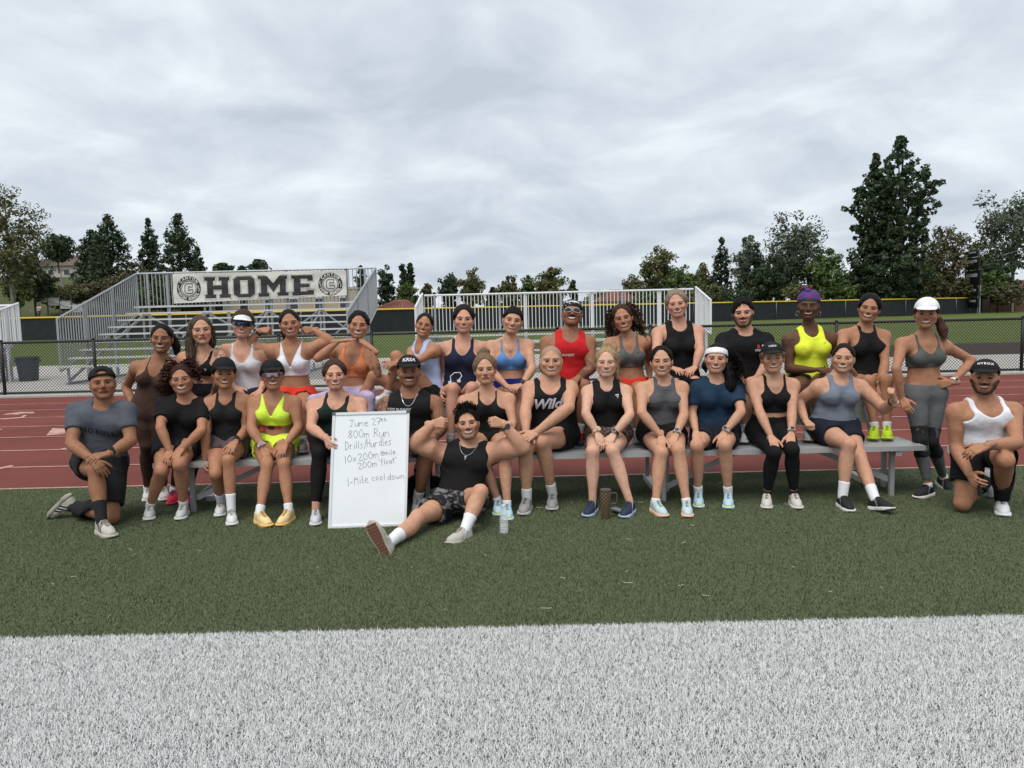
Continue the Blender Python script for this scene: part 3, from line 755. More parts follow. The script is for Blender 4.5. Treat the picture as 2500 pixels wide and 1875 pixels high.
def put_shoe(p, root, i, key, c):
    A = p.an[i]; sp = p.sp; fd = sp.get('fd' + i); fu = np.array(sp.get('fu' + i, (0, 0, 1.0)), float)
    if fd is None:
        fl = sp.get('floor', 0.0); tp = at_z(*p.px('t' + i), fl + .03); fd = tp - A; fd[2] = 0
    fd = nrm(fd); fu = nrm(fu - fd * (fu @ fd)); xx = np.cross(fd, fu)
    M = Matrix(((xx[0], fd[0], fu[0], 0), (xx[1], fd[1], fu[1], 0), (xx[2], fd[2], fu[2], 0), (0, 0, 0, 1)))
    pos = A - fu * .095 * p.ss - p.base
    M = Matrix.Translation(pos.tolist()) @ M @ Matrix.Scale(p.ss, 4)
    o = link('shoe', SHOE[0], root); o.matrix_basis = M
    for nm, me, m in (('sole', SHOE[1], mat('sole_' + key, c['sole'], rough=.6, var=.06, vscale=30)), ('laces', SHOE[2], mat('lace_' + key, c['lace'], rough=.8)), ('tread', SHOE[3], mat('tread_' + key, c.get('tread', (.03, .03, .03)), rough=.8))):
        q = link(nm, me, o); q.material_slots[0].link = 'OBJECT'; q.material_slots[0].material = m
    o.material_slots[0].link = 'OBJECT'; o.material_slots[0].material = shoe_mat(key, c, None)
    return o

def text_mesh(txt, size, extr=0.0, bold=0.0, shear=0.0, space=1.0):
    cu = bpy.data.curves.new('t', 'FONT'); cu.body = txt; cu.size = size; cu.align_x = 'CENTER'; cu.align_y = 'CENTER'; cu.offset = bold; cu.shear = shear; cu.space_character = space; cu.resolution_u = 3
    o = bpy.data.objects.new('t', cu); COL.objects.link(o); bpy.context.view_layer.update()
    dg = bpy.context.evaluated_depsgraph_get(); me = bpy.data.meshes.new_from_object(o.evaluated_get(dg)); bpy.data.objects.remove(o)
    import bmesh
    bm = bmesh.new(); bm.from_mesh(me); bmesh.ops.triangulate(bm, faces=bm.faces)
    for _ in range(2):
        ed = [e for e in bm.edges if e.calc_length() > size * .22]
        if ed: bmesh.ops.subdivide_edges(bm, edges=ed, cuts=1); bmesh.ops.triangulate(bm, faces=bm.faces)
    V = np.array([v.co for v in bm.verts]); F = [[v.index for v in f.verts] for f in bm.faces]; bm.free(); bpy.data.meshes.remove(me)
    return V, np.array(F)
def stick(p, surf, name, V2, F, origin, ex, ey, nout, m, parent, lift=.0022):
    """press a flat drawing onto a garment: cast each vertex along -nout"""
    V, Q = p.surf[surf]; bv = BVHTree.FromPolygons(V.tolist(), Q.tolist()); out = []
    for a in V2:
        o = origin + ex * a[0] + ey * a[1] + nout * .25
        hit = bv.ray_cast(Vector(o.tolist()), Vector((-nout).tolist()), .6)
        out.append(np.array(hit[0]) + nout * lift if hit[0] is not None else origin + ex * a[0] + ey * a[1])
    me = mesh_np(name, np.array(out) - p.base, F, False, [m]); return link(name, me, parent)
def chest_text(p, root_obj, surf, name, txt, size, x, t, m, **kw):
    V, F = text_mesh(txt, size, **kw); o = p.pv + p.U * p.T * t + p.Ls * x
    return stick(p, surf, name, V, F, o, p.Ls, p.U, p.Fd, m, root_obj)

PEOPLE = {}
def build_person(key, sp):
    p = Person(sp); p.surf = {}; PEOPLE[key] = p; rng = np.random.RandomState(abs(hash(key)) % 1000 if False else sum(map(ord, key)))
    root = empty('person', p.base, sp['label'], 'person', sp.get('group')); p.root = root
    sk = np.array(sp['skin']); vx = sp.get('vox', 1.0)
    # body at 10 mm, head and hands finer, one mesh
    parts = []; cols = []
    V, F = surface(p.body, p.lo, p.hi, .0160 * vx); V = relax(V, F, 1, .4)
    C = np.tile(np.r_[sk, 1.0], (len(V), 1))
    for i in 'ab':
        kd = np.exp(-(np.linalg.norm(V - p.kn[i], axis=1) / .05) ** 2) * .35 + np.exp(-(np.linalg.norm(V - p.el[i], axis=1) / .04) ** 2) * .25
        C[:, :3] *= 1 - kd[:, None] * np.array([.06, .28, .30])[None]
    for (i, part, a0, a1, am) in sp.get('tattoo', []):
        if part == 'leg': continue
        _, tu, tf = p.arm(V.astype(f32), i); ds = np.linalg.norm(V - p.sh[i], axis=1)
        tt = tu if part == 'upper' else tf
        near = (np.abs(p.arm(V.astype(f32), i)[0]) < .02) & (tt > a0) & (tt < a1) & ((tf < .1) if part == 'upper' else (tu > .7))
        w1 = wob(V.astype(f32), 150); w2 = wob(V.astype(f32) + 3, 60)
        mk = near * np.clip((np.abs(w1) < .32) * .8 + (w2 > .35) * .6, 0, 1) * am
        C[:, :3] = C[:, :3] * (1 - mk[:, None]) + np.array([.035, .035, .04]) * mk[:, None]
    parts.append((V, F)); cols.append(C)
    lo, hi = hbox(p, (-.10, -.13, -.16), (.10, .14, .13))
    Vh, Fh = surface(p.fullhead, lo, hi, .0068 * min(vx, 2.5)); q = p.hl(Vh.astype(f32)); fm = (q[:, 1] > .03) & (q[:, 2] > -.115) & (q[:, 2] < .04)
    seams = []
    for _ in range(1):
        Vh, Fh, sm_ = subdivide(Vh, Fh, fm[Fh].all(1)); seams.append(sm_); q = p.hl(Vh.astype(f32)); fm = (q[:, 1] > .045) & (q[:, 2] > -.09) & (q[:, 2] < .032) & (np.abs(q[:, 0]) < .06)
    nf = np.where((q[:, 1] > .02))[0]; Vh[nf] = project(p.fullhead, Vh[nf], 1)
    for (mi, en_) in seams: Vh[mi] = (Vh[en_[:, 0]] + Vh[en_[:, 1]]) / 2
    parts.append((Vh, Fh)); cols.append(p.face_color(Vh))
    for i in 'ab':
        if sp.get('nohand' + i): continue
        cn = p.hand(i); pts = np.array([c[0] for c in cn] + [c[1] for c in cn])
        Vd, Fd_ = surface(lambda P: p.hand_field(P, cn), pts.min(0) - .028, pts.max(0) + .028, .0068 * min(vx, 2))
        Cd = np.tile(np.r_[sk, 1.0], (len(Vd), 1)); ends = np.array([cn[3][1], cn[7][1], cn[11][1], cn[15][1]]) if False else np.array([cn[j][1] for j in (4, 8, 12, 16)])
        dd = np.min(np.linalg.norm(Vd[:, None] - ends[None], axis=2), 1); nl = np.exp(-(dd / .010) ** 2)
        Cd[:, :3] = Cd[:, :3] * (1 - .35 * nl[:, None]) + np.array(sp.get('nails', (.5, .3, .26))) * .35 * nl[:, None]
        parts.append((Vd, Fd_)); cols.append(Cd)
    V, F = cat_meshes(parts); me = mesh_np('body', V - p.base, F, True, [skin_mat()]); setcol(me, np.concatenate(cols)); b = link('body', me, root); p.surf['body'] = (V, F)
    # clothes
    tp = sp.get('topc')
    if tp:
        P0 = p.pv + p.U * p.T * .5; lo = np.minimum(p.pv, p.nk) - .30; hi = np.maximum(p.pv, p.nk) + .30
        if tp.get('sleeve'):
            for i in 'ab': lo = np.minimum(lo, p.el[i] - .1); hi = np.maximum(hi, p.el[i] + .1)
        p.top = solid(p, tp['name'], lambda P: top_field(p, P, tp), lo, hi, tp.get('h', .0105) * vx, tp['m'], root)
    bt = sp.get('botc')
    if bt:
        pts = np.array([p.pv, p.pv + p.U * .12] + [p.kn[i] for i in 'ab'] + ([p.an[i] for i in 'ab'] if bt.get('hem', .4) > 1 else []))
        p.bot = solid(p, bt['name'], lambda P: bottom_field(p, P, bt), pts.min(0) - .22, pts.max(0) + .22, bt.get("h", .0130) * vx, bt['m'], root)
    skc = sp.get('sock')
    for i in 'ab':
        if sp.get('nofoot' + i): continue
        if skc:
            a0 = skc[1]; A = p.an[i]; K = p.kn[i]; top = K + (A - K) * a0; pts = np.array([A, top])
            def sf(P):
                d, tu, tc_ = p.leg(P, i); L = np.linalg.norm(A - K); return smax(d - .004 + .001 * np.sin(P[:, 2] * 900) * 0, ((a0 - tc_) * L).astype(f32), .002)
            solid(p, 'sock', sf, pts.min(0) - .055, pts.max(0) + .055, .0095 * vx, skc[2] if len(skc) > 2 else mat('sock_white', (.72, .72, .73), rough=.9, bump=.6, bscale=300, stretch=(1, 1, .05), bdist=.002), root)
        if 'shoes' in sp: put_shoe(p, root, i, sp['shoes'][0], sp['shoes'][1])
    # headwear
    hat = None; hw = sp.get('hat')
    if hw:
        build_hat(p, root, hw)
        lo_, tilt = hw.get('z', .045), hw.get('tilt', .25)
        if hw['kind'] in ('cap', 'backcap', 'wrap', 'bandana'): hat = lambda q: q[:, 2] - (lo_ + tilt * (q[:, 1] * (1 if hw['kind'] != 'backcap' else 1) - .09)) - .004
    hr = sp.get('hair')
    if hr:
        hr = dict(hr); hr['hat'] = hat
        pts = [(-.10, -.13, -.10), (.10, .12, .15)] + [c[:3] for ch in hr.get('chains', []) for c in ch]
        mn = np.min([q[:3] for q in pts], 0) - .045; mxx = np.max([q[:3] for q in pts], 0) + .045
        lo, hi = hbox(p, mn, mxx); hv = []
        if not hr.get('noshell'):
            Vx, Fx = surface(lambda P: hair_field(p, P, hr), lo, hi, .0086 * vx)
            if len(Fx): hv.append((Vx, Fx))
        for lk_ in ([] if hat is not None and 'fly' not in hr and not hr.get('over') else hr.get('locks', [])): hv.append(locks(p, rng, **lk_))
        for (ch, n, r0, rad) in hr.get('fly', []):     # fine strands along a chain
            c = np.array([a[:3] for a in ch]); rr = np.array([a[3] for a in ch]); t = np.linspace(0, 1, len(c)); ps = []
            for _ in range(n):
                tt = np.linspace(rng.uniform(0, .25), min(1.06, rng.uniform(.75, 1.1)), 10); base = np.stack([np.interp(tt, t, c[:, j]) for j in range(3)], 1)
                off = rng.normal(size=3); off /= np.linalg.norm(off); base = base + off * (np.interp(tt, t, rr) * rng.uniform(.85, r0))[:, None] + np.sin(tt * rng.uniform(5, 12) + rng.uniform(0, 6))[:, None] * rng.normal(size=3) * .004
                ps.append(tube_np(base, np.linspace(rad, rad * .4, 10), 3))
            Vf, Ff = cat_meshes(ps); hv.append((Vf * p.hs @ p.HM + p.HO, Ff))
        if hv:
            V, F = cat_meshes(hv); link('hair', mesh_np('hair', V - p.base, F, True, [hr['m']]), root)
    for ex in sp.get('extra', []): ex(p, root)
    return p

def build_hat(p, root, hw):
    k = hw['kind']; z0 = hw.get('z', .045); tilt = hw.get('tilt', .25); off = hw.get('off', .0125); nm = {'cap': 'cap', 'backcap': 'cap', 'visor': 'visor', 'band': 'headband', 'wrap': 'head_wrap', 'bandana': 'bandana'}[k]
    lo, hi = hbox(p, (-.11, -.14, -.06), (.11, .14, .17))
    def crown(P):
        q = p.hl(P); x, y, z = q[:, 0], q[:, 1], q[:, 2]
        d = p.scalp(q, off)
        if k in ('cap', 'backcap'): d = smin(d, ell(q, (0, -.006, .050), (.079, .093, .075)), .02)
        if k == 'wrap': d = smin(d, ell(q, (0, -.03, .060), (.092, .098, .078)), .02) + .003 * wob(q * np.array([1, .4, 1], f32), 70)
        pl = (z0 + tilt * (y - .09)) - z; d = smax(d, pl, .003)
        if k in ('visor', 'band'): d = smax(d, z - (z0 + hw.get('w', .035) + (tilt + hw.get('open', .25)) * (y - .09)), .003)
        if k == 'backcap': d = smax(d, -np.maximum(np.sqrt((x / .036) ** 2 + ((z - z0 - .016) / .028) ** 2) * .03 - .03, np.maximum(-y, (z0 + .016) - z)), .003)
        return d * p.hs
    o = solid(p, nm, crown, lo, hi, .0062, hw['m'], root)
    if k in ('cap', 'visor'):
        br_ = hw.get('brim', 1.0)
        def brim(P):
            q = p.hl(P); x, y, z = q[:, 0], q[:, 1], q[:, 2]
            mid = z0 + .006 - 3.4 * x * x - hw.get('drop', .30) * .62 * (y - .075)
            d = np.abs(z - mid) - .0028; e = (np.sqrt((x / .074) ** 2 + ((y - .062) / (.112 * br_)) ** 2) - 1) * .07
            return np.maximum(np.maximum(d * .9, e), .055 - y) * p.hs
        lo2, hi2 = hbox(p, (-.09, .03, -.03), (.09, .195, .09))
        solid(p, 'brim', brim, lo2, hi2, .0048, hw.get('bm', hw['m']), o)
    if k == 'wrap':
        def knot(P):
            q = p.hl(P); d = ell(q, (-.035, .01, .150), (.026, .024, .020)); d = smin(d, ell(q, (-.012, .02, .128), (.030, .022, .016)), .008); d = smin(d, ell(q, (-.055, .0, .145), (.016, .02, .016)), .006)
            return (d + .003 * wob(q, 90)) * p.hs
        lo2, hi2 = hbox(p, (-.09, -.04, .09), (.05, .06, .19)); solid(p, 'knot', knot, lo2, hi2, .006, hw['m'], o)
        def bnd(P):
            q = p.hl(P); z = q[:, 2]; pl = z0 - .014 + tilt * (q[:, 1] - .09)
            return smax(smax(p.scalp(q, off - .004), pl - z, .003), z - pl - .018, .003) * p.hs
        solid(p, 'inner_band', bnd, lo, hi, .006, hw['m2'], o)
    p.hat = o
    if hw.get('text'):
        V, F = text_mesh(hw['text'], hw.get('ts', .03), bold=hw.get('tb', .0006), shear=hw.get('tsh', 0), space=hw.get('tsp', 1.0)); rt, fw, up = p.HM
        o3 = p.HO + (fw * .05 + up * hw.get('tz', .085)) * p.hs; n = nrm(fw + up * .25); e2 = nrm(np.cross(rt, n)); e2 = e2 if e2 @ up > 0 else -e2
        stick(p, nm, 'cap_lettering', V * p.hs, F, o3, rt, e2, n, hw['tm'], o, .0018)
# ------------------------------------------------------------------ wardrobe
def fab(name, c, rough=.85, **kw): return mat(name, c if len(c) == 4 else (*c, 1), rough=rough, spec=.25, var=kw.pop('var', .10), vscale=kw.pop('vscale', 14), bump=kw.pop('bump', .42), bscale=kw.pop('bscale', 17), bdist=kw.pop('bdist', .022), **kw)
BLK = fab('black_jersey', (.0075, .0075, .0085)); BLK2 = fab('black_knit', (.0050, .0050, .0058)); CHAR = fab('charcoal_black', (.013, .013, .014))
WHT = fab('white_jersey', (.70, .71, .75)); OFFW = fab('off_white_rib', (.58, .57, .60)); NAVY = fab('navy_jersey', (.012, .016, .040)); DNAVY = fab('dark_navy', (.010, .012, .022))
TEAL = fab('deep_blue_tee', (.010, .030, .060)); BROWN = fab('brown_stretch', (.060, .030, .022)); GREYT = fab('washed_grey_tee', (.075, .082, .100), var=.22, vscale=7)
ORNG = fab('orange_stretch', (.60, .20, .085)); LAV = fab('lavender_stretch', (.46, .37, .53)); NEON = fab('neon_yellow', (.66, .90, .07)); YEL = fab('yellow_tank', (.72, .80, .05))
RED = fab('red_singlet', (.50, .014, .018)); REDO = fab('red_orange_shorts', (.62, .035, .018)); BLUE = fab('sky_blue_stretch', (.10, .24, .52)); ROYAL = fab('royal_blue', (.008, .016, .14)); PALEB = fab('pale_blue_tank', (.40, .50, .72))
GRN = fab('dark_green_knit', (.010, .022, .016)); GRY = fab('grey_stretch', (.105, .110, .108)); GRY2 = fab('olive_grey_stretch', (.088, .094, .084)); LEGG = fab('heather_grey_leggings', (.105, .108, .112), var=.15, vscale=180)
HEATH = fab('heather_charcoal', (.060, .061, .066), col2=(.12, .12, .13), vscale=90, stretch=(.25, .25, 2.2)); BLUG = fab('blue_grey_heather', (.165, .19, .235), var=.14, vscale=120); MAUV = fab('mauve_shorts', (.10, .072, .082))
CAMO = mat('camo_print', (.010, .010, .011), rough=.85, col2=(.17, .155, .165), vscale=11, stretch=(1, 1, 2.4), sharp=(.50, .53), bump=.3, bscale=60)
LEOP = mat('leopard_print', (.15, .10, .085), rough=.85, col2=(.02, .015, .014), vscale=60, sharp=(.47, .53))
CAPB = fab('black_cap_twill', (.0095, .0095, .0105), bscale=180, bump=.25); CAPW = fab('white_cap_cloth', (.74, .75, .77), bscale=180, bump=.2); INK = mat('print_white', (.72, .72, .72), rough=.8); INKB = mat('print_dark', (.012, .012, .014), rough=.8); INKG = mat('print_silver', (.42, .41, .45), rough=.5, col2=(.75, .70, .80), vscale=160); INKR = mat('print_red', (.5, .03, .03), rough=.8)
HEADW = mat('head_wrap_print', (.16, .010, .030), rough=.8, col2=(.02, .04, .26), vscale=26, sharp=(.46, .56)); HW2 = fab('green_band', (.02, .065, .055))
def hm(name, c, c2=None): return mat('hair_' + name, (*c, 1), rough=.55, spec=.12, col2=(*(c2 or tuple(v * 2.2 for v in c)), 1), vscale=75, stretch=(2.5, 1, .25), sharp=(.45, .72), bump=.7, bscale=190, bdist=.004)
HB = hm('black', (.0035, .0028, .0026), (.013, .0095, .0075)); HDB = hm('dark_brown', (.006, .004, .003), (.026, .0155, .0095)); HBR = hm('brown', (.035, .020, .012), (.085, .050, .030)); HBL = hm('blonde', (.26, .17, .085), (.48, .36, .22))  # paler streaks in black and dark brown paint strand sheen into the colour
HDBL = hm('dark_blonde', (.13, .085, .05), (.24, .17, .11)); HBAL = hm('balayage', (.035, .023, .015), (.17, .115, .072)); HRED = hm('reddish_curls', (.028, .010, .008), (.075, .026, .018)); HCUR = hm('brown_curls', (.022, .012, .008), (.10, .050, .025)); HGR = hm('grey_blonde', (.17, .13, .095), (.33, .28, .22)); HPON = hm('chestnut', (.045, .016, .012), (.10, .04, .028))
# shoes: upper / sole / laces
W9 = (.62, .62, .60)
SH = dict(
    white3=dict(up=W9, sole=(.62, .61, .58), lace=(.7, .7, .7), mark=(.01, .01, .012), three=True),
    cream3=dict(up=(.45, .43, .38), sole=(.42, .39, .32), lace=(.5, .48, .43), mark=(.012, .012, .014), three=True),
    silver=dict(up=(.50, .50, .48), sole=(.58, .58, .56), lace=(.65, .65, .63), mark=(.25, .25, .25), tread=(.02, .02, .02)),
    orange=dict(up=(.74, .55, .27), sole=(.70, .44, .14), lace=(.80, .42, .10), mark=(.72, .62, .48), toe=(.72, .48, .22), tread=(.14, .06, .07)),
    bluesole=dict(up=(.52, .53, .54), sole=(.55, .56, .57), lace=(.55, .55, .55), mark=(.10, .14, .30), tread=(.03, .10, .2)),
    reebok=dict(up=(.42, .41, .36), sole=(.40, .37, .30), lace=(.45, .43, .38), mark=(.62, .62, .60), tread=(.16, .065, .045)),
    grey=dict(up=(.27, .265, .26), sole=(.40, .39, .37), lace=(.38, .38, .37), mark=(.20, .20, .20)),
    navy=dict(up=(.022, .030, .062), sole=(.34, .42, .56), lace=(.04, .05, .09), mark=(.5, .52, .55), tread=(.02, .02, .03)),
    aqua=dict(up=(.46, .58, .58), sole=(.78, .45, .30), lace=(.55, .62, .62), heel=(.60, .66, .12), mark=(.6, .7, .7), tread=(.015, .015, .015)),
    ice=dict(up=(.42, .60, .68), sole=(.46, .62, .70), lace=(.5, .66, .72), mark=(.6, .7, .75), toe=(.55, .60, .20), tread=(.6, .65, .1)),
    ivory=dict(up=(.55, .52, .48), sole=(.58, .54, .48), lace=(.6, .57, .52), mark=(.48, .45, .41), tread=(.22, .09, .05)),
    blackw=dict(up=(.012, .012, .013), sole=(.62, .61, .58), lace=(.02, .02, .02), mark=(.22, .22, .22), tread=(.03, .02, .018)),
    neon=dict(up=(.60, .80, .03), sole=(.62, .78, .06), lace=(.6, .8, .1), mark=(.45, .6, .03), tread=(.35, .22, .05)),
    white=dict(up=(.70, .70, .71), sole=(.70, .70, .70), lace=(.75, .75, .75), mark=(.55, .56, .58)),
    pink=dict(up=(.70, .035, .085), sole=(.72, .05, .10), lace=(.02, .02, .06), tongue=(.02, .02, .06)),
    redblue=dict(up=(.55, .03, .03), sole=(.10, .16, .18), lace=(.6, .04, .04)),
    whitec=dict(up=(.66, .64, .60), sole=(.66, .64, .58), lace=(.66, .64, .6), mark=(.5, .5, .48)))
def shoes(k): return (k, SH[k])

# ------------------------------------------------------------------ worn extras
def watch(i, strap=(.012, .012, .013), face=(.02, .02, .022), rim=(.05, .05, .055), square=False, back=.028):
    def f(p, root):
        d = nrm(p.wr[i] - p.el[i]); c = p.wr[i] - d * back; n = -np.asarray(p.sp.get('hn' + i) if p.sp.get('hn' + i) is not None else p.kn[i] - p.wr[i] + np.array([0, .1, -.1]), float)
        n = n + np.array([0, -.35, .1]) * np.linalg.norm(n); n = nrm(n - d * (n @ d)); t = np.cross(d, n); r = .0265 * p.k * p.arm_k ** .8 + .003
        mb = MB(); ring = []
        for j in range(24):
            a = 2 * math.pi * j / 24; ring.append(c + (n * math.cos(a) + t * math.sin(a)) * r - p.base)
        # flat strap: two offset rings
        V = []; F = []
        for j in range(24):
            a = 2 * math.pi * j / 24; o = n * math.cos(a) + t * math.sin(a)
            for (dd, rr) in ((-.010, r - .001), (-.009, r + .002), (.009, r + .002), (.010, r - .001)): V.append(c + o * rr + d * dd - p.base)
        for j in range(24):
            for q in range(3): F.append((j*4 + q, ((j+1) % 24)*4 + q, ((j+1) % 24)*4 + q + 1, j*4 + q + 1))
        mb.add(V, F); w = mb.obj('watch', mat('strap_%.2f_%.2f_%.2f' % strap, strap, rough=.55), root, smooth=True)
        for nm, rad, h0, h1, col, ro in (('watch_case', .0205, r - .002, r + .0085, rim, .35), ('watch_face', .0172, r + .004, r + .0095, face, .15)):
            m2 = MB(); nn = 4 if square else 20; V = []
            for hh in (h0, h1):
                for j in range(nn):
                    a = 2 * math.pi * (j + (.5 if square else 0)) / nn; q = rad * (1.25 if square else 1) * (.97 if hh == h1 else 1); V.append(c + n * hh + (d * math.cos(a) + t * math.sin(a)) * q - p.base)
            m2.add(V, [tuple(range(nn, 2*nn))] + [(j, (j+1) % nn, nn + (j+1) % nn, nn + j) for j in range(nn)]); m2.obj(nm, mat('%s_%.2f_%.2f' % (nm, col[0], col[2]), col, rough=ro, spec=.5), w)
    return f
def shades(lens=(.02, .05, .06), frame=(.01, .01, .01), split=False, hgt=.021, iri=None):
    def f(p, root):
        lo, hi = hbox(p, (-.10, -.03, -.04), (.10, .14, .05))
        def lf(P):
            q = p.hl(P); x = np.abs(q[:, 0]); y, z = q[:, 1], q[:, 2]
            e = (np.sqrt((x / .080) ** 2 + (y / .114) ** 2) - 1) * .085; sh = np.abs(e) - .003
            ht = hgt - .10 * np.clip(x - .03, 0, 1); d = np.maximum(sh, np.maximum(np.abs(z - .002) - ht, .035 - y))
            if split: d = np.maximum(sh, np.maximum((np.sqrt(((x - .034) / .030) ** 2 + ((z - .001) / .017) ** 2) - 1) * .017, .03 - y))
            else: d = smax(d, -(np.sqrt((x / .012) ** 2 + ((z + hgt) / .016) ** 2) - 1) * .012, .003)
            return d * p.hs
        lm = mat('lens_%.2f_%.2f_%.2f' % lens, lens, rough=.06, spec=.9, metal=.75 if iri else .2, col2=iri, vscale=9)
        o = solid(p, 'sunglasses', lf, lo, hi, .0042, lm, root, one=False)
        mb = MB(); rt, fw, up = p.HM
        L = lambda x, y, z: p.HO + (rt * x + fw * y + up * z) * p.hs - p.base
        for sg in (-1, 1): mb.tube([L(sg*.072, .048, .010), L(sg*.081, .01, .010), L(sg*.083, -.02, .004)], .0032, 6)
        if split:
            for sg in (-1, 1):
                mb.tube([L(sg*(.034 + .031*math.cos(a)), .114*math.sqrt(max(0.02, 1-((.034+.031*math.cos(a))/.081)**2)), .001 + .018*math.sin(a)) for a in np.linspace(0, 6.28, 21)], .0034, 5)
        else: mb.tube([L(x, .115 * math.sqrt(1 - (x/.081)**2), .002 + hgt - .06*max(0, abs(x) - .03)) for x in np.linspace(-.072, .072, 15)], .0032, 5)
        mb.obj('frame', mat('frame_%.2f' % frame[0], frame, rough=.4), o or root, smooth=True)
    return f
def chain(depth=.10, wid=.062, r=.0017, col=(.55, .55, .55), pend=None, metal=.9):
    def f(p, root):
        pts = []
        for u in np.linspace(-1, 1, 21): pts.append(p.pv + p.U * p.T * (1.03 - depth * (1 - abs(u) ** 2.2) / p.T) + p.Ls * (wid * p.k * u) + p.Fd * .20)
        P = np.array(pts)
        for _ in range(30): P = P - p.Fd * np.maximum(p.torso(P.astype(f32)) - .004, -.02)[:, None] * .7
        if 'topc' in p.sp:
            for _ in range(12):
                d = top_field(p, P.astype(f32), p.sp['topc']); P = P + p.Fd * np.maximum(.003 - d, 0)[:, None]
        m = mat('chain_%.2f_%.2f' % (col[0], col[2]), col, rough=.3, metal=metal); o = MB().tube(P - p.base, r, 6).obj('necklace', m, root, smooth=True)
        if pend:
            c = P[10] - p.base + p.Fd * .004; mb = MB(); e = nrm(p.U)
            if pend == 'cross': mb.bar(c, c - e * .034, .006, .004, p.Fd); mb.bar(c - e * .011 - p.Ls * .011, c - e * .011 + p.Ls * .011, .006, .0045, p.Fd)
            else: mb.tube([c, c - e * .012], .004, 8); mb.tube([c - e * .014, c - e * .028], .0025, 6)
            mb.obj('pendant', m, o)
    return f
def earrings(r=.019, col=(.5, .5, .5)):
    def f(p, root):
        rt, fw, up = p.HM
        for sg in (-1, 1):
            c = p.HO + (rt * sg * .084 + fw * -.004 + up * (-.042 - r)) * p.hs - p.base
            MB().tube([c + rt * math.cos(a) * r * .6 + fw * math.cos(a) * r * .8 + up * math.sin(a) * r for a in np.linspace(0, 6.28, 19)], .0022, 6).obj('earring', mat('earring_metal', col, rough=.25, metal=1.0), root, smooth=True)
    return f
def chest(surf, name, txt, size, x, t, m, **kw): return lambda p, root: chest_text(p, p.top, surf, name, txt, size, x, t, m, **kw)
def emblem(surf, name, pts, x, t, sc, m):
    """small flat mark from closed polygons (unit square coordinates)"""
    def f(p, root):
        V = []; F = []
        for poly in pts:
            o = len(V); V += [(a * sc, b * sc, 0) for a, b in poly]; c = len(V); V.append((sum(a for a, b in poly) / len(poly) * sc, sum(b for a, b in poly) / len(poly) * sc, 0)); n = len(poly)
            F += [(o + j, o + (j + 1) % n, c) for j in range(n)]
        stick(p, surf, name, V, np.array(F), p.pv + p.U * p.T * t + p.Ls * x, p.Ls, p.U, p.Fd, m, p.top)
    return f
SWOOSH = [[(-1, .35), (-.85, -.05), (-.45, -.25), (1.1, .45), (-.35, .02), (-.7, .05)]]
SHARK = [[(-.9, .6), (1, .75), (.75, .45), (-.7, .35)], [(.75, .45), (1, .75), (.3, -.9), (.1, -.6)], [(-.3, .05), (.35, .15), (.15, -.1), (-.2, -.15)]]
PUMA = [[(-1, -.1), (-.5, .1), (.2, .05), (.9, .6), (1.0, .45), (.45, -.1), (-.2, -.2), (-.55, -.1)], [(-.2, -.2), (-.3, -.7), (-.15, -.7), (.05, -.2)], [(-.9, -.05), (-1.2, .4), (-1.1, .4), (-.75, .0)]]
ARROW = [[(-.6, -.8), (0, .8), (.25, .3), (-.25, -.8)], [(0, -.4), (.6, -.4), (.7, -.65), (.1, -.7)]]
def patch(name, surf, cx, t, w, h, m):
    def f(p, root):
        n = 12; V = [((i / n - .5) * w, (j / 3 - .5) * h, 0) for j in range(4) for i in range(n + 1)]; F = []
        for j in range(3):
            for i in range(n): a = j * (n + 1) + i; F.append((a, a + 1, a + n + 2, a + n + 1))
        stick(p, surf, name, V, np.array(F), p.pv + p.U * p.T * t + p.Ls * cx, p.Ls, p.U, p.Fd, m, root, .006 if 'sensor' in name else .003)
    return f

# ------------------------------------------------------------------ hair recipes (head-local metres)
reg_all = lambda r: (math.pi + r.uniform(-2.1, 2.1), r.uniform(.45, 1.35))
reg_back = lambda r: (math.pi + r.uniform(-1.75, 1.75), r.uniform(-.1, 1.2))
reg_top = lambda r: (r.uniform(-1.4, 1.4), r.uniform(.75, 1.4))
def H_slick(m, **kw): return {**dict(m=m, th=.017, line=.077, hw=.066, nz=.0026, grain=(1, .3, .3), nape=-.05), **kw}
def H_short(m, **kw): return {**dict(m=m, edge=.006, locks=[dict(n=150, region=lambda r: (r.uniform(-1.7, 1.7), r.uniform(.55, 1.3)), L=.040, rad=.0026, seg=5, out=.25, drop=.35, spread=.3)], th=.013, line=.080, hw=.069, crown=.016, nz=.003, lump=.003, grain=(1, 1, 1), side=-.015, nape=-.06), **kw}
def pony(x=.0, y=-.13, z0=.05, z1=-.16, r=.026): return [(x * .2, -.10, z0, .022), (x * .6, y, z0 - .01, r), (x, y + .01, (z0 + z1) / 2, r * 1.05), (x * 1.05, y + .03, z1, r * .45)]
SK = SKIN
def bra(m, **kw): return {**dict(name='sports_bra', m=m, tn=.78, wi=.060, ta=.70, wo=.095, ar=.14, hem=.50, off=.008, h=.0085), **kw}
def tank(m, **kw): return {**dict(name='tank_top', m=m, tn=.82, wi=.060, ta=.70, wo=.105, hem=.02, off=.009, fold=.006), **kw}
def tee(m, **kw): return {**dict(name='t_shirt', m=m, tn=.955, wi=.062, sleeve=.62, hem=-.04, off=.011, straight=.86, fold=.011, tnb=.97, soff=.009), **kw}
def shorts(m, **kw): return {**dict(name='shorts', m=m, hem=.42, off=.009, flare=.022, tw=.22, fold=.008), **kw}
def tight(m, **kw): return {**dict(name='shorts', m=m, hem=.35, off=.004, tw=.22), **kw}
def legg(m, **kw): return {**dict(name='leggings', m=m, hem=1.88, off=.004, tw=.24), **kw}
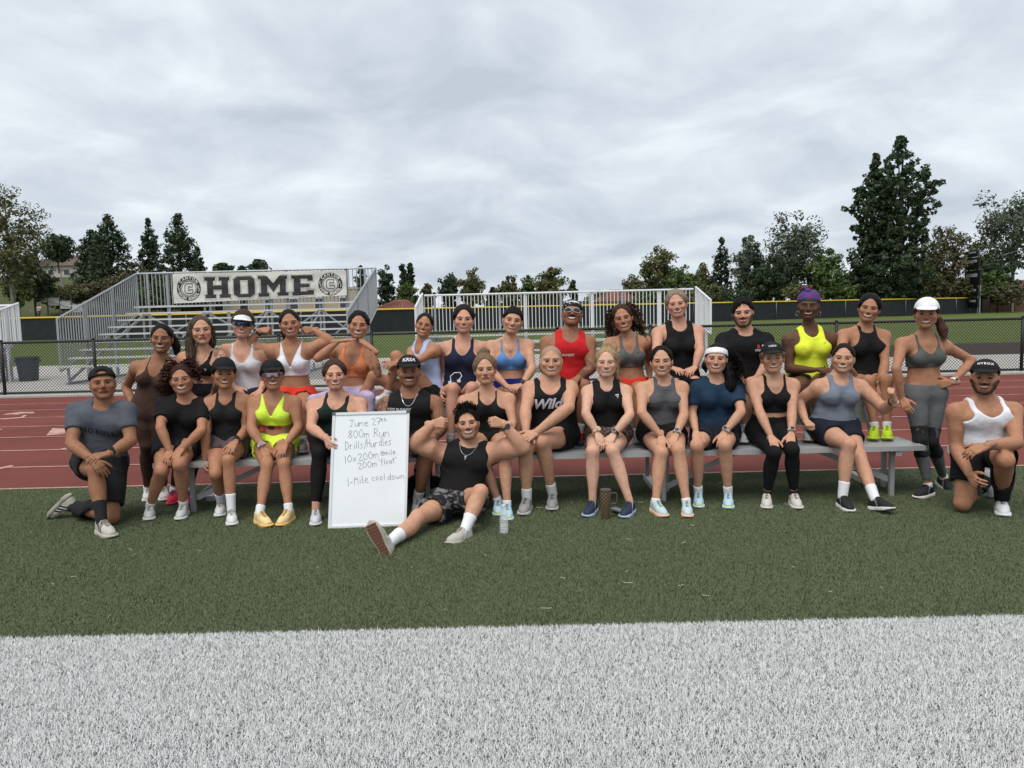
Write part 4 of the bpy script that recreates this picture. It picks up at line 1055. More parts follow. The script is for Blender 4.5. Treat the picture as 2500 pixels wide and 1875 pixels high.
sock_b = mat('sock_black', (.012, .012, .013), rough=.9); sock_skin = None
SPEC = {}
G_F, G_B = 'runners seated on the bench', 'runners perched on the bench back'

SPEC['F0'] = dict(w=1, g='m', H=1.72, bld=1.10, skin=SK['mid'], Y=6.15, label='kneeling person in washed grey lettered t-shirt with black backward cap and black knee sleeve', floor=0,
    top=(475, 445), chin=(485, 640), nk=(480, 690), dn=-.06, sa=(275, 705), sb=(655, 705), ea=(262, 950), wa=(405, 1062), ha=(490, 1150), eb=(662, 930), wb=(512, 1018), hb=(380, 1045), dwa=-.36, dwb=-.40, hnb=(0, .6, -1), hna=(0, .5, -1),
    pv=(445, 1075), ka=(425, 1125), kb=(530, 1440), kzb=.075, fa=(465, 1475), fb=(262, 1375), ta=(560, 1570), fdb=(-.72, .05, -.69), fub=(.69, 0, -.72), hp=3, smile=.25, fw=1.08, brow=(.01, .007, .006),
    hat=dict(kind='backcap', m=CAPB, z=.052, tilt=.16), hair=H_short(HB, th=.003, crown=0), topc=tee(GREYT, name='t_shirt'), botc=shorts(CHAR, hem=.66, flare=.03, hem_b=.82), shoes=shoes('cream3'), sock=('k', .60, sock_b),
    extra=[watch('b'), chest('t_shirt', 'shirt_lettering', 'NOBULL', .056, .03, .62, INKB, bold=.0014, space=1.35)])
SPEC['F1'] = dict(row='F', w=1, g='f', H=1.63, bld=1.08, skin=SK['tan'], label='seated person in plain black t-shirt with short reddish curls and silver running shoes', group=G_F,
    top=(995, 405), chin=(1012, 612), nk=(1030, 655), sa=(868, 665), sb=(1160, 670), ea=(862, 840), wa=(925, 1000), ha=(895, 1090), eb=(1140, 860), wb=(1010, 985), hb=(945, 1055),
    pv=(985, 960), ka=(872, 1130), kb=(992, 1085), fa=(790, 1370), fb=(1018, 1365), ta=(770, 1480), tb=(965, 1470), smile=1.0, hp=2, yaw=-6,
    hair=dict(m=HRED, th=.012, line=.074, over=True, nape=-.06, nz=.005, lump=.004, grain=(1, 1, 1), locks=[dict(n=130, region=reg_all, L=.105, curl=.010, turns=3, rad=.0042, seg=10, out=.9), dict(n=90, region=reg_back, L=.13, curl=.011, turns=3, rad=.0042, seg=10, out=.8)]),
    topc=tee(BLK2), botc=shorts(BLK, hem=.55), shoes=shoes('silver'), sock=('w', .86))
SPEC['B1'] = dict(w=1, g='f', H=1.60, bld=1.12, skin=SK['mid'], Y=6.75, label='standing person in brown strappy one-piece bodysuit, hand on hip behind the bench end', floor=0,
    top=(872, 158), chin=(860, 330), nk=(852, 395), dn=-.02, sa=(690, 415), sb=(995, 395), ea=(628, 570), wa=(678, 685), ha=(715, 745), dwa=-.02, hna=(.8, .5, -.2), hta='rest', eb=(1040, 560), wb=(1000, 700), hb=(980, 760), dwb=.02, deb=.12,
    pv=(800, 745), by=8, ka=(772, 960), kb=(850, 955), kya=-.06, kyb=-.02, fa=(775, 1255), fb=(885, 1250), ta=(768, 1350), tb=(880, 1320), smile=.95, yaw=-8,
    hair=H_slick(HB, th=.010, chains=[[(.02, -.10, .03, .03), (.07, -.11, .0, .034), (.10, -.09, -.06, .034), (.105, -.06, -.12, .018)]], fly=[([(.02, -.10, .03, .03), (.07, -.11, .0, .034), (.10, -.09, -.06, .034), (.105, -.06, -.12, .018)], 70, 1.15, .002)]),
    topc=dict(name='bodysuit_top', m=BROWN, tn=.74, wi=.066, ta=.64, wo=.078, ar=.20, hem=.05, off=.005, h=.006), botc=legg(BROWN, name='bodysuit_leggings', tw=.2, hem=1.9), shoes=shoes('whitec'), sock=('w', .92))
SPEC['B2'] = dict(w=1, g='f', H=1.64, bld=1.02, skin=SK['light'], Y=6.78, label='standing person in black sports bra with long highlighted hair and tattooed arm', floor=0,
    top=(1140, 108), chin=(1152, 272), nk=(1145, 335), dn=-.02, sa=(1005, 355), sb=(1275, 345), ea=(960, 540), wa=(1010, 680), dwa=-.05, eb=(1268, 500), wb=(1215, 620), hb=(1190, 690), dwb=-.12, tattoo=[('b', 'upper', -.2, 1.05, .8), ('b', 'fore', 0, .8, .6)],
    pv=(1120, 610), ka=(1010, 940), kb=(1080, 940), kya=-.05, kyb=-.05, fa=(950, 1272), fb=(1062, 1272), ta=(915, 1370), tb=(1050, 1370), smile=.2, yaw=4, brow=(.02, .013, .01),
    hair=dict(m=HBAL, th=.010, line=.080, over=True, nape=-.09, nz=.0025, grain=(1, .25, .2), part=.005, chains=[[(-.055, .01, .06, .028), (-.083, .0, -.02, .030), (-.095, .01, -.11, .034), (-.105, .03, -.20, .034), (-.12, .05, -.29, .020)], [(.055, .0, .06, .026), (.080, -.01, -.02, .026), (.080, -.03, -.10, .028), (.06, -.05, -.15, .02)]],
        fly=[([(-.055, .01, .06, .028), (-.083, .0, -.02, .030), (-.095, .01, -.11, .034), (-.105, .03, -.20, .034), (-.12, .05, -.31, .020)], 110, 1.12, .0024), ([(.055, .0, .06, .026), (.080, -.01, -.02, .026), (.080, -.03, -.10, .028), (.06, -.05, -.16, .02)], 60, 1.1, .0022)]),
    topc=bra(BLK, tn=.70, wi=.075, wo=.10, hem=.50), botc=legg(BLK, tw=.30), shoes=shoes('pink'), sock=('w', .9), extra=[chain(.15, .055, .0013, (.6, .45, .3), 'drop'), emblem('sports_bra', 'chest_mark', SHARK, .085, .66, .012, INK)])
SPEC['F2'] = dict(row='F', w=2, g='f', H=1.60, bld=.93, skin=SK['tan'], label='seated person in charcoal tank top and mauve shorts wearing plain black cap', group=G_F,
    top=(198, 395), chin=(190, 572), nk=(205, 625), sa=(58, 665), sb=(338, 640), ea=(62, 865), wa=(58, 1080), ha=(70, 1175), dwa=-.18, hta='relax', hna=(1, .2, 0), eb=(330, 858), wb=(262, 938), hb=(210, 1015),
    pv=(225, 960), ka=(130, 1150), kb=(215, 1060), fa=(165, 1345), fb=(235, 1400), ta=(145, 1440), tb=(240, 1505), smile=.95, hp=-2, yaw=4,
    hat=dict(kind='cap', m=CAPB, z=.056, drop=.45), hair=H_slick(HDB), topc=tank(CHAR, tn=.86, wi=.058, wo=.085, hem=-.02), botc=shorts(MAUV, hem=.40, flare=.03), shoes=shoes('white3'), sock=('w', .66), extra=[watch('b')])
SPEC['F3'] = dict(row='F', w=2, g='f', H=1.62, bld=.97, armk=1.08, skin=SK['tan'], label='seated person in neon yellow bra and shorts with black cap, mirrored shades, red chest strap', group=G_F,
    top=(515, 395), chin=(520, 582), nk=(520, 640), sa=(372, 655), sb=(668, 650), ea=(368, 845), wa=(450, 978), ha=(488, 1080), eb=(692, 838), wb=(600, 955), hb=(560, 1025),
    pv=(525, 955), ka=(478, 1095), kb=(592, 1085), fa=(425, 1415), fb=(622, 1400), ta=(490, 1490), tb=(570, 1480), smile=.9, nails=(.75, .75, .78),
    hat=dict(kind='cap', m=CAPB, z=.058, drop=.45), hair=H_slick(HB), topc=bra(NEON, tn=.64, wi=.075, V=True, wo=.098, hem=.44), botc=shorts(NEON, hem=.36, flare=.028, tw=.26), shoes=shoes('orange'), sock=('w', .84),
    extra=[watch('a', strap=(.65, .65, .66), rim=(.3, .3, .3)), shades(lens=(.22, .20, .24), iri=(.45, .30, .34)), patch('heart_rate_strap', 'body', 0, .405, .16, .024, mat('strap_red', (.35, .02, .025), rough=.7)), patch('heart_rate_sensor', 'body', 0, .406, .048, .028, mat('sensor_black', (.01, .01, .01), rough=.35)), emblem('sports_bra', 'chest_mark', ARROW, .085, .72, .016, mat('neon_mark', (.8, .9, .4)))])
SPEC['F4'] = dict(row='F', w=2, g='f', H=1.68, bld=1.14, skin=SK['pink'], label='seated person in dark green racer tank and black leggings gripping the whiteboard edge', group=G_F,
    top=(935, 392), chin=(940, 582), nk=(950, 640), sa=(775, 675), sb=(1115, 665), ea=(772, 840), wa=(878, 918), ha=(905, 985), dwa=-.50, hta='relax', hna=(.3, 1, 0), eb=(1140, 840), wb=(1120, 950), dwb=-.40, hb=(1110, 1000),
    pv=(930, 940), ka=(830, 1010), kb=(1010, 1040), fa=(805, 1398), fb=(1000, 1390), ta=(800, 1492), tb=(1010, 1490), smile=.9, brow=(.06, .035, .025), eye=.005,
    hair=H_slick(HBR, chains=[[(0, -.05, .11, .02), (0, -.09, .10, .03)]]), topc=tank(GRN, tn=.80, wi=.07, wo=.10, hem=-.08), botc=legg(BLK2, hem=1.86, tw=.3), shoes=shoes('bluesole'))
SPEC['B3'] = dict(row='B', w=2, g='f', H=1.70, bld=.97, skin=SK['pink'], label='seated person in off-white tank and navy shorts with white visor and mirrored shades', group=G_B,
    top=(322, 68), chin=(300, 230), nk=(318, 300), sa=(185, 300), sb=(455, 305), ea=(185, 480), wa=(255, 570), ha=(300, 600), dwa=-.2, eb=(478, 480), wb=(430, 590), hb=(400, 620), dwb=-.2,
    pv=(345, 590), ka=(300, 690), kb=(410, 690), fa=(310, 960), fb=(400, 960), ta=(310, 1000), tb=(400, 1000), smile=.85, yaw=-4, bust=1.12,
    hat=dict(kind='visor', m=CAPW, z=.050, w=.034, drop=.35), hair=H_slick(HBR), topc=tank(OFFW, tn=.72, wi=.075, wo=.102, hem=.10, fold=.003), botc=shorts(NAVY, hem=.4), shoes=shoes('white'), sock=('w', .85), extra=[shades(lens=(.03, .07, .06), iri=(.03, .05, .16))])
SPEC['B4'] = dict(row='B', w=2, g='f', H=1.63, bld=.97, armk=1.10, biceps=.5, skin=SK['tan'], label='flexing person in white low-neck sports bra and red-orange shorts', group=G_B,
    top=(625, 55), chin=(642, 225), nk=(642, 288), sa=(500, 300), sb=(765, 295), shk=.95, ea=(322, 305), wa=(430, 185), ha=(500, 180), hta='fist', hna=(.9, .4, -.4), dwa=-.02, dea=-.02, eb=(905, 255), wb=(782, 180), hb=(715, 185), htb='fist', hnb=(-.9, .4, -.4), dwb=.02, deb=.02,
    pv=(660, 590), ka=(600, 720), kb=(720, 710), fa=(610, 960), fb=(715, 930), ta=(605, 1010), tb=(715, 1010), smile=.9,
    hair=H_slick(HDB, th=.009, chains=[[(-.01, -.09, .08, .03), (-.03, -.13, .05, .032), (-.05, -.12, -.05, .03), (-.06, -.10, -.15, .015)]]), topc=bra(WHT, tn=.60, wi=.080, V=True, wo=.098, hem=.44), botc=shorts(REDO, hem=.35, flare=.035), shoes=shoes('grey'), sock=('w', .85), extra=[watch('a', square=True, rim=(.5, .5, .5))])
SPEC['B5'] = dict(row='B', w=2, g='f', H=1.62, bld=1.06, skin=SK['tan'], label='seated person in orange bra and lavender leggings resting chin on both hands', group=G_B,
    top=(1102, 82), chin=(1090, 238), nk=(1062, 305), sa=(935, 300), sb=(1165, 340), ea=(818, 372), wa=(955, 258), ha=(1075, 240), hta='flat', hna=(0, .2, -1), dwa=-.22, dta=-.19, eb=(1220, 480), wb=(1188, 312), hb=(1112, 250), htb='flat', hnb=(0, .2, -1), dwb=-.22, dtb=-.19,
    pv=(1060, 590), ka=(795, 660), kb=(1160, 640), kya=-.25, kyb=-.34, fa=(830, 960), fb=(1150, 960), ta=(820, 1000), tb=(1150, 1000), smile=1.0, tattoo=[('b', 'fore', .0, .40, .75), ('b', 'upper', .45, 1.0, .35)], bust=1.1,
    hair=dict(m=HB, th=.013, line=.078, nz=.004, lump=.004, grain=(1, 1, 1), nape=-.06, side=.0), topc=bra(ORNG, tn=.64, wi=.070, wo=.105, hem=.42), botc=legg(LAV), shoes=shoes('white'), sock=('w', .9), extra=[earrings(.007)])
SPEC['B6'] = dict(row='B', w=3, g='f', H=1.60, bld=.90, skin=SK['tan'], label='person in pale blue tank sitting sideways hugging one raised knee', group=G_B, by=-48, floor=.80, fpx=True,
    top=(512, 52), chin=(478, 203), nk=(478, 250), sa=(420, 285), sb=(560, 270), dsa=.10, dsb=-.08, shk=1.0, ea=(400, 370), wa=(330, 400), dwa=-.12, ha=(290, 395), eb=(470, 345), deb=-.26, wb=(315, 372), dwb=-.24, hb=(250, 378), htb='rest', hnb=(.2, .8, -.3), hna=(0, 1, 0),
    pv=(520, 520), ka=(180, 450), kya=-.20, kb=(322, 325), kyb=-.17, fa=(60, 640), fya=-.22, fb=(262, 560), fyb=-.16, fdb=(-.9, -.3, 0), fda=(-.9, -.3, -.2), smile=.9, yaw=-4, roll=12, hs=.94,
    hair=H_slick(HDB, th=.009), topc=tank(PALEB, tn=.82, wi=.055, wo=.10, hem=-.05, fold=.009, straight=.8), botc=tight(BLK, hem=.3), shoes=shoes('white'), sock=('w', .88))
SPEC['B7'] = dict(row='B', w=3, g='f', H=1.66, bld=1.06, skin=SK['pink'], label='seated person in navy scoop tank and navy shorts with bare knees up', group=G_B,
    top=(740, 36), chin=(735, 180), nk=(730, 240), sa=(612, 258), sb=(845, 255), ea=(612, 430), wa=(600, 560), ha=(600, 620), dwa=-.14, hta='relax', hna=(1, .3, 0), eb=(855, 420), wb=(820, 520), hb=(800, 560), dwb=-.2,
    pv=(722, 470), ka=(668, 525), kb=(785, 520), fa=(655, 820), fb=(730, 820), ta=(655, 850), tb=(735, 850), smile=.6,
    hair=H_slick(HDB, chains=[[(-.0, -.10, .04, .03), (.0, -.13, .02, .03)]]), topc=tank(NAVY, tn=.76, wi=.070, wo=.098, hem=.06), botc=shorts(DNAVY, hem=.34), shoes=shoes('grey'), sock=('g', .92, mat('sock_grey', (.35, .35, .36), rough=.9)))
SPEC['B8'] = dict(row='B', w=3, g='f', H=1.64, bld=.95, skin=SK['light'], label='seated person in sky blue sports bra with black headband and clasped hands', group=G_B,
    top=(1052, 42), chin=(1025, 185), nk=(1018, 240), sa=(888, 250), sb=(1138, 242), ea=(905, 420), wa=(1000, 512), ha=(1060, 525), dwa=-.36, hna=(.2, .3, -1), eb=(1155, 405), wb=(1090, 505), hb=(1025, 525), dwb=-.38, hnb=(-.2, .3, -1),
    pv=(1025, 462), ka=(975, 585), kb=(1080, 565), fa=(975, 820), fb=(1075, 820), ta=(975, 850), tb=(1075, 850), smile=.55, yaw=3,
    hat=dict(kind='band', m=BLK, z=.064, w=.030, tilt=.55, off=.012, open=.05), hair=H_slick(HB, th=.009, line=.072), topc=bra(BLUE, tn=.70, wi=.070, wo=.084, hem=.48, h=.0062), botc=tight(ROYAL, tw=.32, hem=.4), shoes=shoes('ice'), sock=('w', .9), extra=[watch('b', back=.02), chain(.075, .05, .0011, (.6, .5, .3), 'drop'), earrings(.008, (.6, .5, .3))])
SPEC['F5'] = dict(row='F', w=3, g='m', H=1.76, bld=1.12, skin=SK['mid'], label='seated person with mustache in black sleeveless shirt and lettered black cap behind whiteboard', group=G_F,
    top=(402, 340), chin=(402, 510), nk=(405, 555), sa=(235, 612), sb=(570, 600), ea=(232, 770), wa=(320, 860), dwa=-.36, eb=(600, 770), wb=(540, 835), hb=(510, 880), dwb=-.34, tattoo=[('a', 'upper', -.1, 1.0, .75), ('b', 'fore', .0, .9, .8)],
    pv=(415, 880), ka=(330, 930), kb=(515, 915), fa=(330, 1220), fb=(452, 1205), ta=(330, 1290), tb=(445, 1295), smile=.5, beard=3, fw=1.08, brow=(.009, .007, .006),
    hat=dict(kind='cap', m=CAPB, z=.058, drop=.5, text='KRSA', ts=.040, tm=INKG, tz=.082, tsh=.2, tb=.0012), hair=H_short(HB, crown=0, th=.006, side=-.02), topc=dict(name='sleeveless_shirt', m=BLK, tn=.94, wi=.068, ta=.66, wo=.165, ar=.1, hem=-.03, off=.010, straight=.9, fold=.010), botc=shorts(CAMO, hem=.75, flare=.03),
    shoes=('bandit', dict(up=(.62, .63, .64), sole=(.62, .6, .58), lace=(.7, .7, .7), mark=(.75, .16, .05))), sock=('w', .80), extra=[chain(.085, .062, .0032, (.62, .62, .62)), chest('sleeveless_shirt', 'shirt_lettering', "KEEP RUNNIN'\nSANTA ANA", .030, -.075, .70, INK, bold=.0005)])
SPEC['F6'] = dict(row='F', w=3, g='f', H=1.62, bld=1.02, skin=SK['light'], label='seated person in black thin-strap top with high ponytail behind the flexing man', group=G_F,
    top=(865, 330), chin=(872, 495), nk=(880, 555), sa=(728, 588), sb=(1022, 575), ea=(722, 735), wa=(790, 830), dwa=-.32, eb=(1038, 740), wb=(985, 835), hb=(955, 885), dwb=-.34,
    pv=(888, 830), ka=(838, 925), kb=(985, 915), fa=(945, 1215), fb=(1000, 1240), ta=(945, 1300), tb=(1010, 1340), smile=.2, brow=(.03, .02, .014),
    hair=H_slick(HDBL, chains=[[(0, -.03, .112, .022), (0, -.03, .142, .030), (.03, -.03, .138, .022)], [(0, -.03, .142, .028), (-.035, -.03, .130, .02)]]), topc=tank(BLK, tn=.80, wi=.068, ta=.66, wo=.080, ar=.2, hem=.0, h=.006, name='strappy_top'), botc=shorts(BLK, hem=.35), shoes=shoes('ice'), sock=('w', .9))
SPEC['C'] = dict(w=3, g='m', H=1.78, bld=1.0, armk=1.16, biceps=1.2, skin=SK['light'], Y=5.92, pz=.115, label='person sitting on the turf flexing both arms in black sleeveless top and camo shorts', floor=0,
    top=(752, 650), chin=(768, 832), nk=(765, 872), dn=.10, dh=-.10, sa=(590, 900), sb=(915, 890), shk=.98, ea=(428, 868), wa=(545, 742), ha=(620, 735), hta='fist', hna=(.5, .8, -.2), dwa=.0, dea=.02, eb=(1100, 892), wb=(978, 742), hb=(895, 728), htb='fist', hnb=(-.5, .8, -.2), dwb=.0, deb=.02,
    pv=(700, 1250), ka=(455, 1318), kb=(835, 1160), fa=(272, 1475), fya=-.80, fpx=True, fb=(742, 1392), fyb=-.52, fda=(-.42, .0, .90), fua=(.2, 1, .15), fdb=(-.55, -.78, .18), fub=(0, .25, .95), smile=1.0, hp=2, beard=1, brow=(.010, .008, .006),
    hair=H_short(HB, crown=.016, side=-.02, locks=[dict(n=330, region=lambda r: (r.uniform(-1.9, 1.9), r.uniform(.62, 1.45)), L=.055, rad=.0030, seg=6, out=1.5, drop=-.7, spread=.4)]), topc=dict(name='sleeveless_top', m=BLK, tn=.95, wi=.064, ta=.64, wo=.160, ar=.1, hem=-.02, off=.007, fold=.003, straight=.8), botc=shorts(CAMO, hem=.56, flare=.04), shoes=shoes('reebok'), sock=('w', .62),
    extra=[watch('b', strap=(.07, .07, .075)), chain(.10, .070, .0022, (.6, .6, .6), 'cross')])
SPEC['F7'] = dict(row='F', w=4, g='m', H=1.74, bld=1.10, skin=SK['light'], label='seated person with shaved head in black tank with silver script lettering', group=G_F,
    top=(405, 405), chin=(405, 600), nk=(395, 645), sa=(245, 668), sb=(545, 665), ea=(228, 835), wa=(232, 975), ha=(222, 1060), dwa=-.34, eb=(522, 815), wb=(300, 985), hb=(212, 1030), dwb=-.36, hnb=(0, .8, -.6),
    pv=(420, 960), by=-10, ka=(228, 1085), kb=(335, 1045), fa=(238, 1430), fb=(412, 1400), ta=(205, 1530), tb=(400, 1540), smile=.75, fw=1.06, brow=(.02, .014, .011), browa=.6,
    hair=dict(m=mat('hair_stubble', (.33, .205, .145), rough=.8, var=.15, vscale=300), th=.0012, line=.070, nz=.0, lump=0, nape=-.05), topc=tank(BLK, tn=.82, wi=.078, wo=.128, hem=-.06, off=.011, straight=.88, fold=.009), botc=shorts(BLK, hem=.45), shoes=shoes('grey'), sock=('s', .78, mat('sock_striped', (.70, .70, .70), rough=.9)), extra=[chest('tank_top', 'shirt_lettering', 'Wild', .120, -.035, .66, INKG, bold=.004, shear=.35)])
SPEC['F8'] = dict(row='F', w=4, g='f', H=1.68, bld=.98, skin=SK['fair'], label='seated blonde person in black tank and leopard print shorts with navy shoes', group=G_F,
    top=(775, 430), chin=(775, 608), nk=(772, 652), sa=(640, 695), sb=(915, 690), ea=(635, 858), wa=(716, 990), ha=(748, 1090), eb=(935, 865), wb=(822, 1000), hb=(775, 1080),
    pv=(785, 975), ka=(682, 1108), kb=(815, 1105), fa=(682, 1452), fb=(935, 1458), ta=(645, 1530), tb=(880, 1545), smile=.75, brow=(.12, .075, .045), browa=.6, iris=(.10, .16, .2),
    hair=dict(m=HBL, th=.012, line=.078, nz=.003, lump=.003, nape=-.06, chains=[[(0, -.03, .11, .024), (.005, -.03, .135, .032), (.05, -.05, .11, .03), (.075, -.06, .03, .024), (.085, -.05, -.08, .018), (.08, -.04, -.13, .008)]], locks=[dict(n=70, region=lambda r: (r.choice([-1, 1]) * r.uniform(.9, 1.6), r.uniform(-.1, .7)), L=.07, rad=.0014, seg=8, out=.3, spread=.2)]),
    topc=tank(BLK, tn=.88, wi=.052, wo=.112, hem=-.04, off=.010, straight=.82, fold=.009), botc=shorts(LEOP, hem=.42), shoes=shoes('navy'), extra=[watch('b', strap=(.02, .02, .02), rim=(.45, .42, .38), face=(.05, .05, .05)), watch('a', strap=(.65, .45, .3), rim=(.65, .45, .3), face=(.65, .45, .3)), emblem('tank_top', 'chest_mark', SHARK, .075, .80, .017, INK)])
SPEC['F9'] = dict(row='F', w=5, g='f', H=1.65, bld=1.05, skin=SK['light'], label='seated person in heather charcoal high-neck tank and black shorts with aqua shoes', group=G_F,
    top=(150, 420), chin=(157, 600), nk=(165, 640), sa=(8, 672), sb=(300, 665), ea=(18, 850), wa=(150, 1010), ha=(150, 1105), eb=(305, 860), wb=(250, 1000), hb=(205, 1095),
    pv=(150, 965), ka=(150, 1120), kb=(265, 1100), fa=(112, 1452), fb=(320, 1452), ta=(185, 1540), tb=(335, 1550), smile=.6, brow=(.008, .006, .005), hair=H_slick(HB, th=.011, line=.084, chains=[[(.03, -.10, .0, .03), (.06, -.11, -.03, .026)]]),
    topc=tank(HEATH, tn=.945, wi=.055, ta=.68, wo=.090, ar=.22, hem=.10, off=.006), botc=shorts(BLK, hem=.42, flare=.03, tw=.24), shoes=shoes('aqua'), sock=('w', .92), extra=[watch('b', square=True, rim=(.5, .5, .5), strap=(.5, .5, .5))])
SPEC['F10'] = dict(row='F', w=5, g='f', H=1.62, bld=1.05, skin=SK['light'], label='seated person in deep blue t-shirt with wide white headband and long dark hair', group=G_F,
    top=(525, 415), chin=(516, 582), nk=(520, 632), sa=(382, 665), sb=(668, 655), ea=(355, 860), wa=(385, 980), ha=(390, 1055), eb=(690, 845), wb=(575, 985), hb=(545, 1085),
    pv=(520, 972), ka=(390, 1070), kb=(580, 1068), fa=(400, 1395), fb=(602, 1400), ta=(405, 1495), tb=(605, 1505), smile=.85,
    hat=dict(kind='band', m=CAPW, z=.046, w=.052, tilt=.30, off=.011, open=.0), hair=dict(m=HB, th=.008, line=.080, over=True, nape=-.06, nz=.003, chains=[[(.06, -.05, .03, .026), (.088, -.02, -.04, .030), (.105, .0, -.12, .036), (.115, .02, -.20, .036), (.115, .03, -.27, .014)], [(-.06, -.05, .02, .024), (-.080, -.03, -.06, .026), (-.072, -.03, -.10, .012)]], locks=[dict(n=110, region=lambda r: (r.uniform(1.3, 2.6), r.uniform(-.2, .7)), L=.28, curl=.012, turns=5, rad=.0030, seg=14, out=.6)], fly=[([(.06, -.05, .03, .026), (.088, -.02, -.04, .030), (.105, .0, -.12, .036), (.115, .02, -.20, .036), (.115, .03, -.28, .014)], 80, 1.25, .0026)]),
    topc=tee(TEAL, sleeve=.66), botc=shorts(DNAVY, hem=.62, flare=.03), shoes=shoes('ice'), sock=('w', .82), nails=(.4, .36, .55), extra=[watch('b', square=True, rim=(.6, .5, .42), strap=(.5, .48, .47))])
SPEC['F11'] = dict(row='F', w=5, g='f', H=1.66, bld=.97, skin=SK['light'], label='seated person in black cropped tank and black leggings with lettered black cap', group=G_F,
    top=(902, 412), chin=(910, 578), nk=(908, 622), sa=(748, 652), sb=(1048, 645), ea=(815, 848), wa=(890, 1010), ha=(928, 1095), eb=(1032, 840), wb=(1028, 990), hb=(1022, 1095),
    pv=(880, 968), ka=(910, 1120), kb=(1032, 1100), fa=(862, 1400), fb=(1045, 1400), ta=(862, 1480), tb=(1075, 1480), smile=.75, yaw=4, brow=(.05, .03, .02), iris=(.08, .12, .15),
    hat=dict(kind='cap', m=CAPB, z=.058, drop=.4, text='LSKD', ts=.020, tm=INK, tz=.088, tsp=1.3), hair=H_slick(HDBL), topc=bra(BLK, tn=.76, wi=.068, wo=.092, hem=.40, name='cropped_tank'), botc=legg(BLK2, tw=.33), shoes=shoes('ivory'), sock=('b', .88, sock_b), extra=[watch('b', square=True, rim=(.5, .42, .36), strap=(.45, .40, .36))])
SPEC['B9'] = dict(row='B', w=4, g='m', H=1.74, bld=1.02, skin=SK['mid'], label='seated person in red running singlet with lettered black bandana and silver shades', group=G_B,
    top=(555, 118), chin=(540, 252), nk=(530, 315), sa=(355, 365), sb=(672, 362), ea=(352, 540), wa=(420, 640), dwa=-.28, eb=(672, 555), wb=(585, 615), hb=(540, 650), dwb=-.34, tattoo=[('b', 'fore', 0, 1.0, .7)],
    pv=(520, 640), ka=(470, 690), kb=(625, 670), fa=(490, 960), fb=(592, 930), ta=(490, 1010), tb=(592, 1020), smile=.9, hp=14, beard=3, roll=4,
    hat=dict(kind='bandana', m=fab('bandana_black', (.012, .012, .014), col2=(.35, .35, .36), vscale=40, sharp=(.60, .63)), z=.040, tilt=.25, off=.009, text='RUNNERS', ts=.024, tm=INK, tz=.075, tb=.001), hair=H_short(HB, crown=0, th=.010, nape=-.09, side=-.05), topc=tank(RED, tn=.86, wi=.070, wo=.130, hem=-.02, off=.009, straight=.84, fold=.006), botc=shorts(BLK, hem=.35), shoes=shoes('redblue'), sock=('w', .80),
    extra=[shades(lens=(.012, .012, .013), frame=(.45, .45, .43), split=True), chest('tank_top', 'shirt_lettering', 'BANDIT', .030, -.02, .645, INK, bold=.0012)])
SPEC['B10'] = dict(row='B', w=4, g='f', H=1.64, bld=.97, skin=SK['tan'], label='seated person in grey sports bra with big brown curls and shoulder tattoo', group=G_B,
    top=(880, 130), chin=(902, 300), nk=(922, 352), sa=(790, 365), sb=(1050, 355), ea=(800, 520), wa=(850, 620), dwa=-.2, eb=(1060, 510), wb=(1068, 620), hb=(1068, 670), dwb=.02, tattoo=[('b', 'upper', -.15, .28, .7)],
    pv=(930, 610), ka=(850, 690), kb=(985, 690), fa=(850, 960), fb=(985, 960), ta=(850, 1010), tb=(985, 1010), smile=.95, roll=-11,
    hair=dict(m=HCUR, th=.012, line=.080, over=True, nape=-.07, nz=.005, grain=(1, 1, 1), chains=[[(.05, -.06, .05, .03), (.095, -.05, .0, .036), (.12, -.04, -.07, .03)], [(-.05, -.04, .05, .03), (-.08, -.02, -.03, .03), (-.075, .0, -.10, .022)]], locks=[dict(n=170, region=reg_back, L=.26, curl=.012, turns=6, rad=.0036, seg=14, out=.35, drop=1.3), dict(n=50, region=reg_all, L=.16, curl=.010, turns=4, rad=.0032, seg=10, out=.3, drop=1.2)]),
    topc=bra(GRY, tn=.74, wi=.060, wo=.085, hem=.46), botc=shorts(REDO, hem=.32, tw=.24), shoes=shoes('white'), sock=('w', .9), extra=[emblem('sports_bra', 'chest_mark', SWOOSH, .075, .75, .016, INKB)])
SPEC['B11'] = dict(row='B', w=5, g='f', H=1.72, bld=1.02, skin=SK['pink'], label='tall seated person in plain black tank and black leggings, hair slicked back', group=G_B,
    top=(248, 62), chin=(265, 205), nk=(268, 255), sa=(118, 298), sb=(405, 285), ea=(118, 430), wa=(215, 548), ha=(290, 565), dwa=-.26, eb=(412, 430), wb=(378, 545), hb=(330, 580), dwb=-.27,
    pv=(282, 575), ka=(245, 660), kb=(375, 645), fa=(250, 960), fb=(370, 960), ta=(250, 1010), tb=(370, 1010), smile=.85, brow=(.08, .05, .035), browa=.5, hair=H_slick(HGR), topc=tank(BLK, tn=.90, wi=.062, wo=.118, hem=-.02, fold=.003), botc=legg(BLK2), shoes=shoes('grey'), sock=('w', .9))
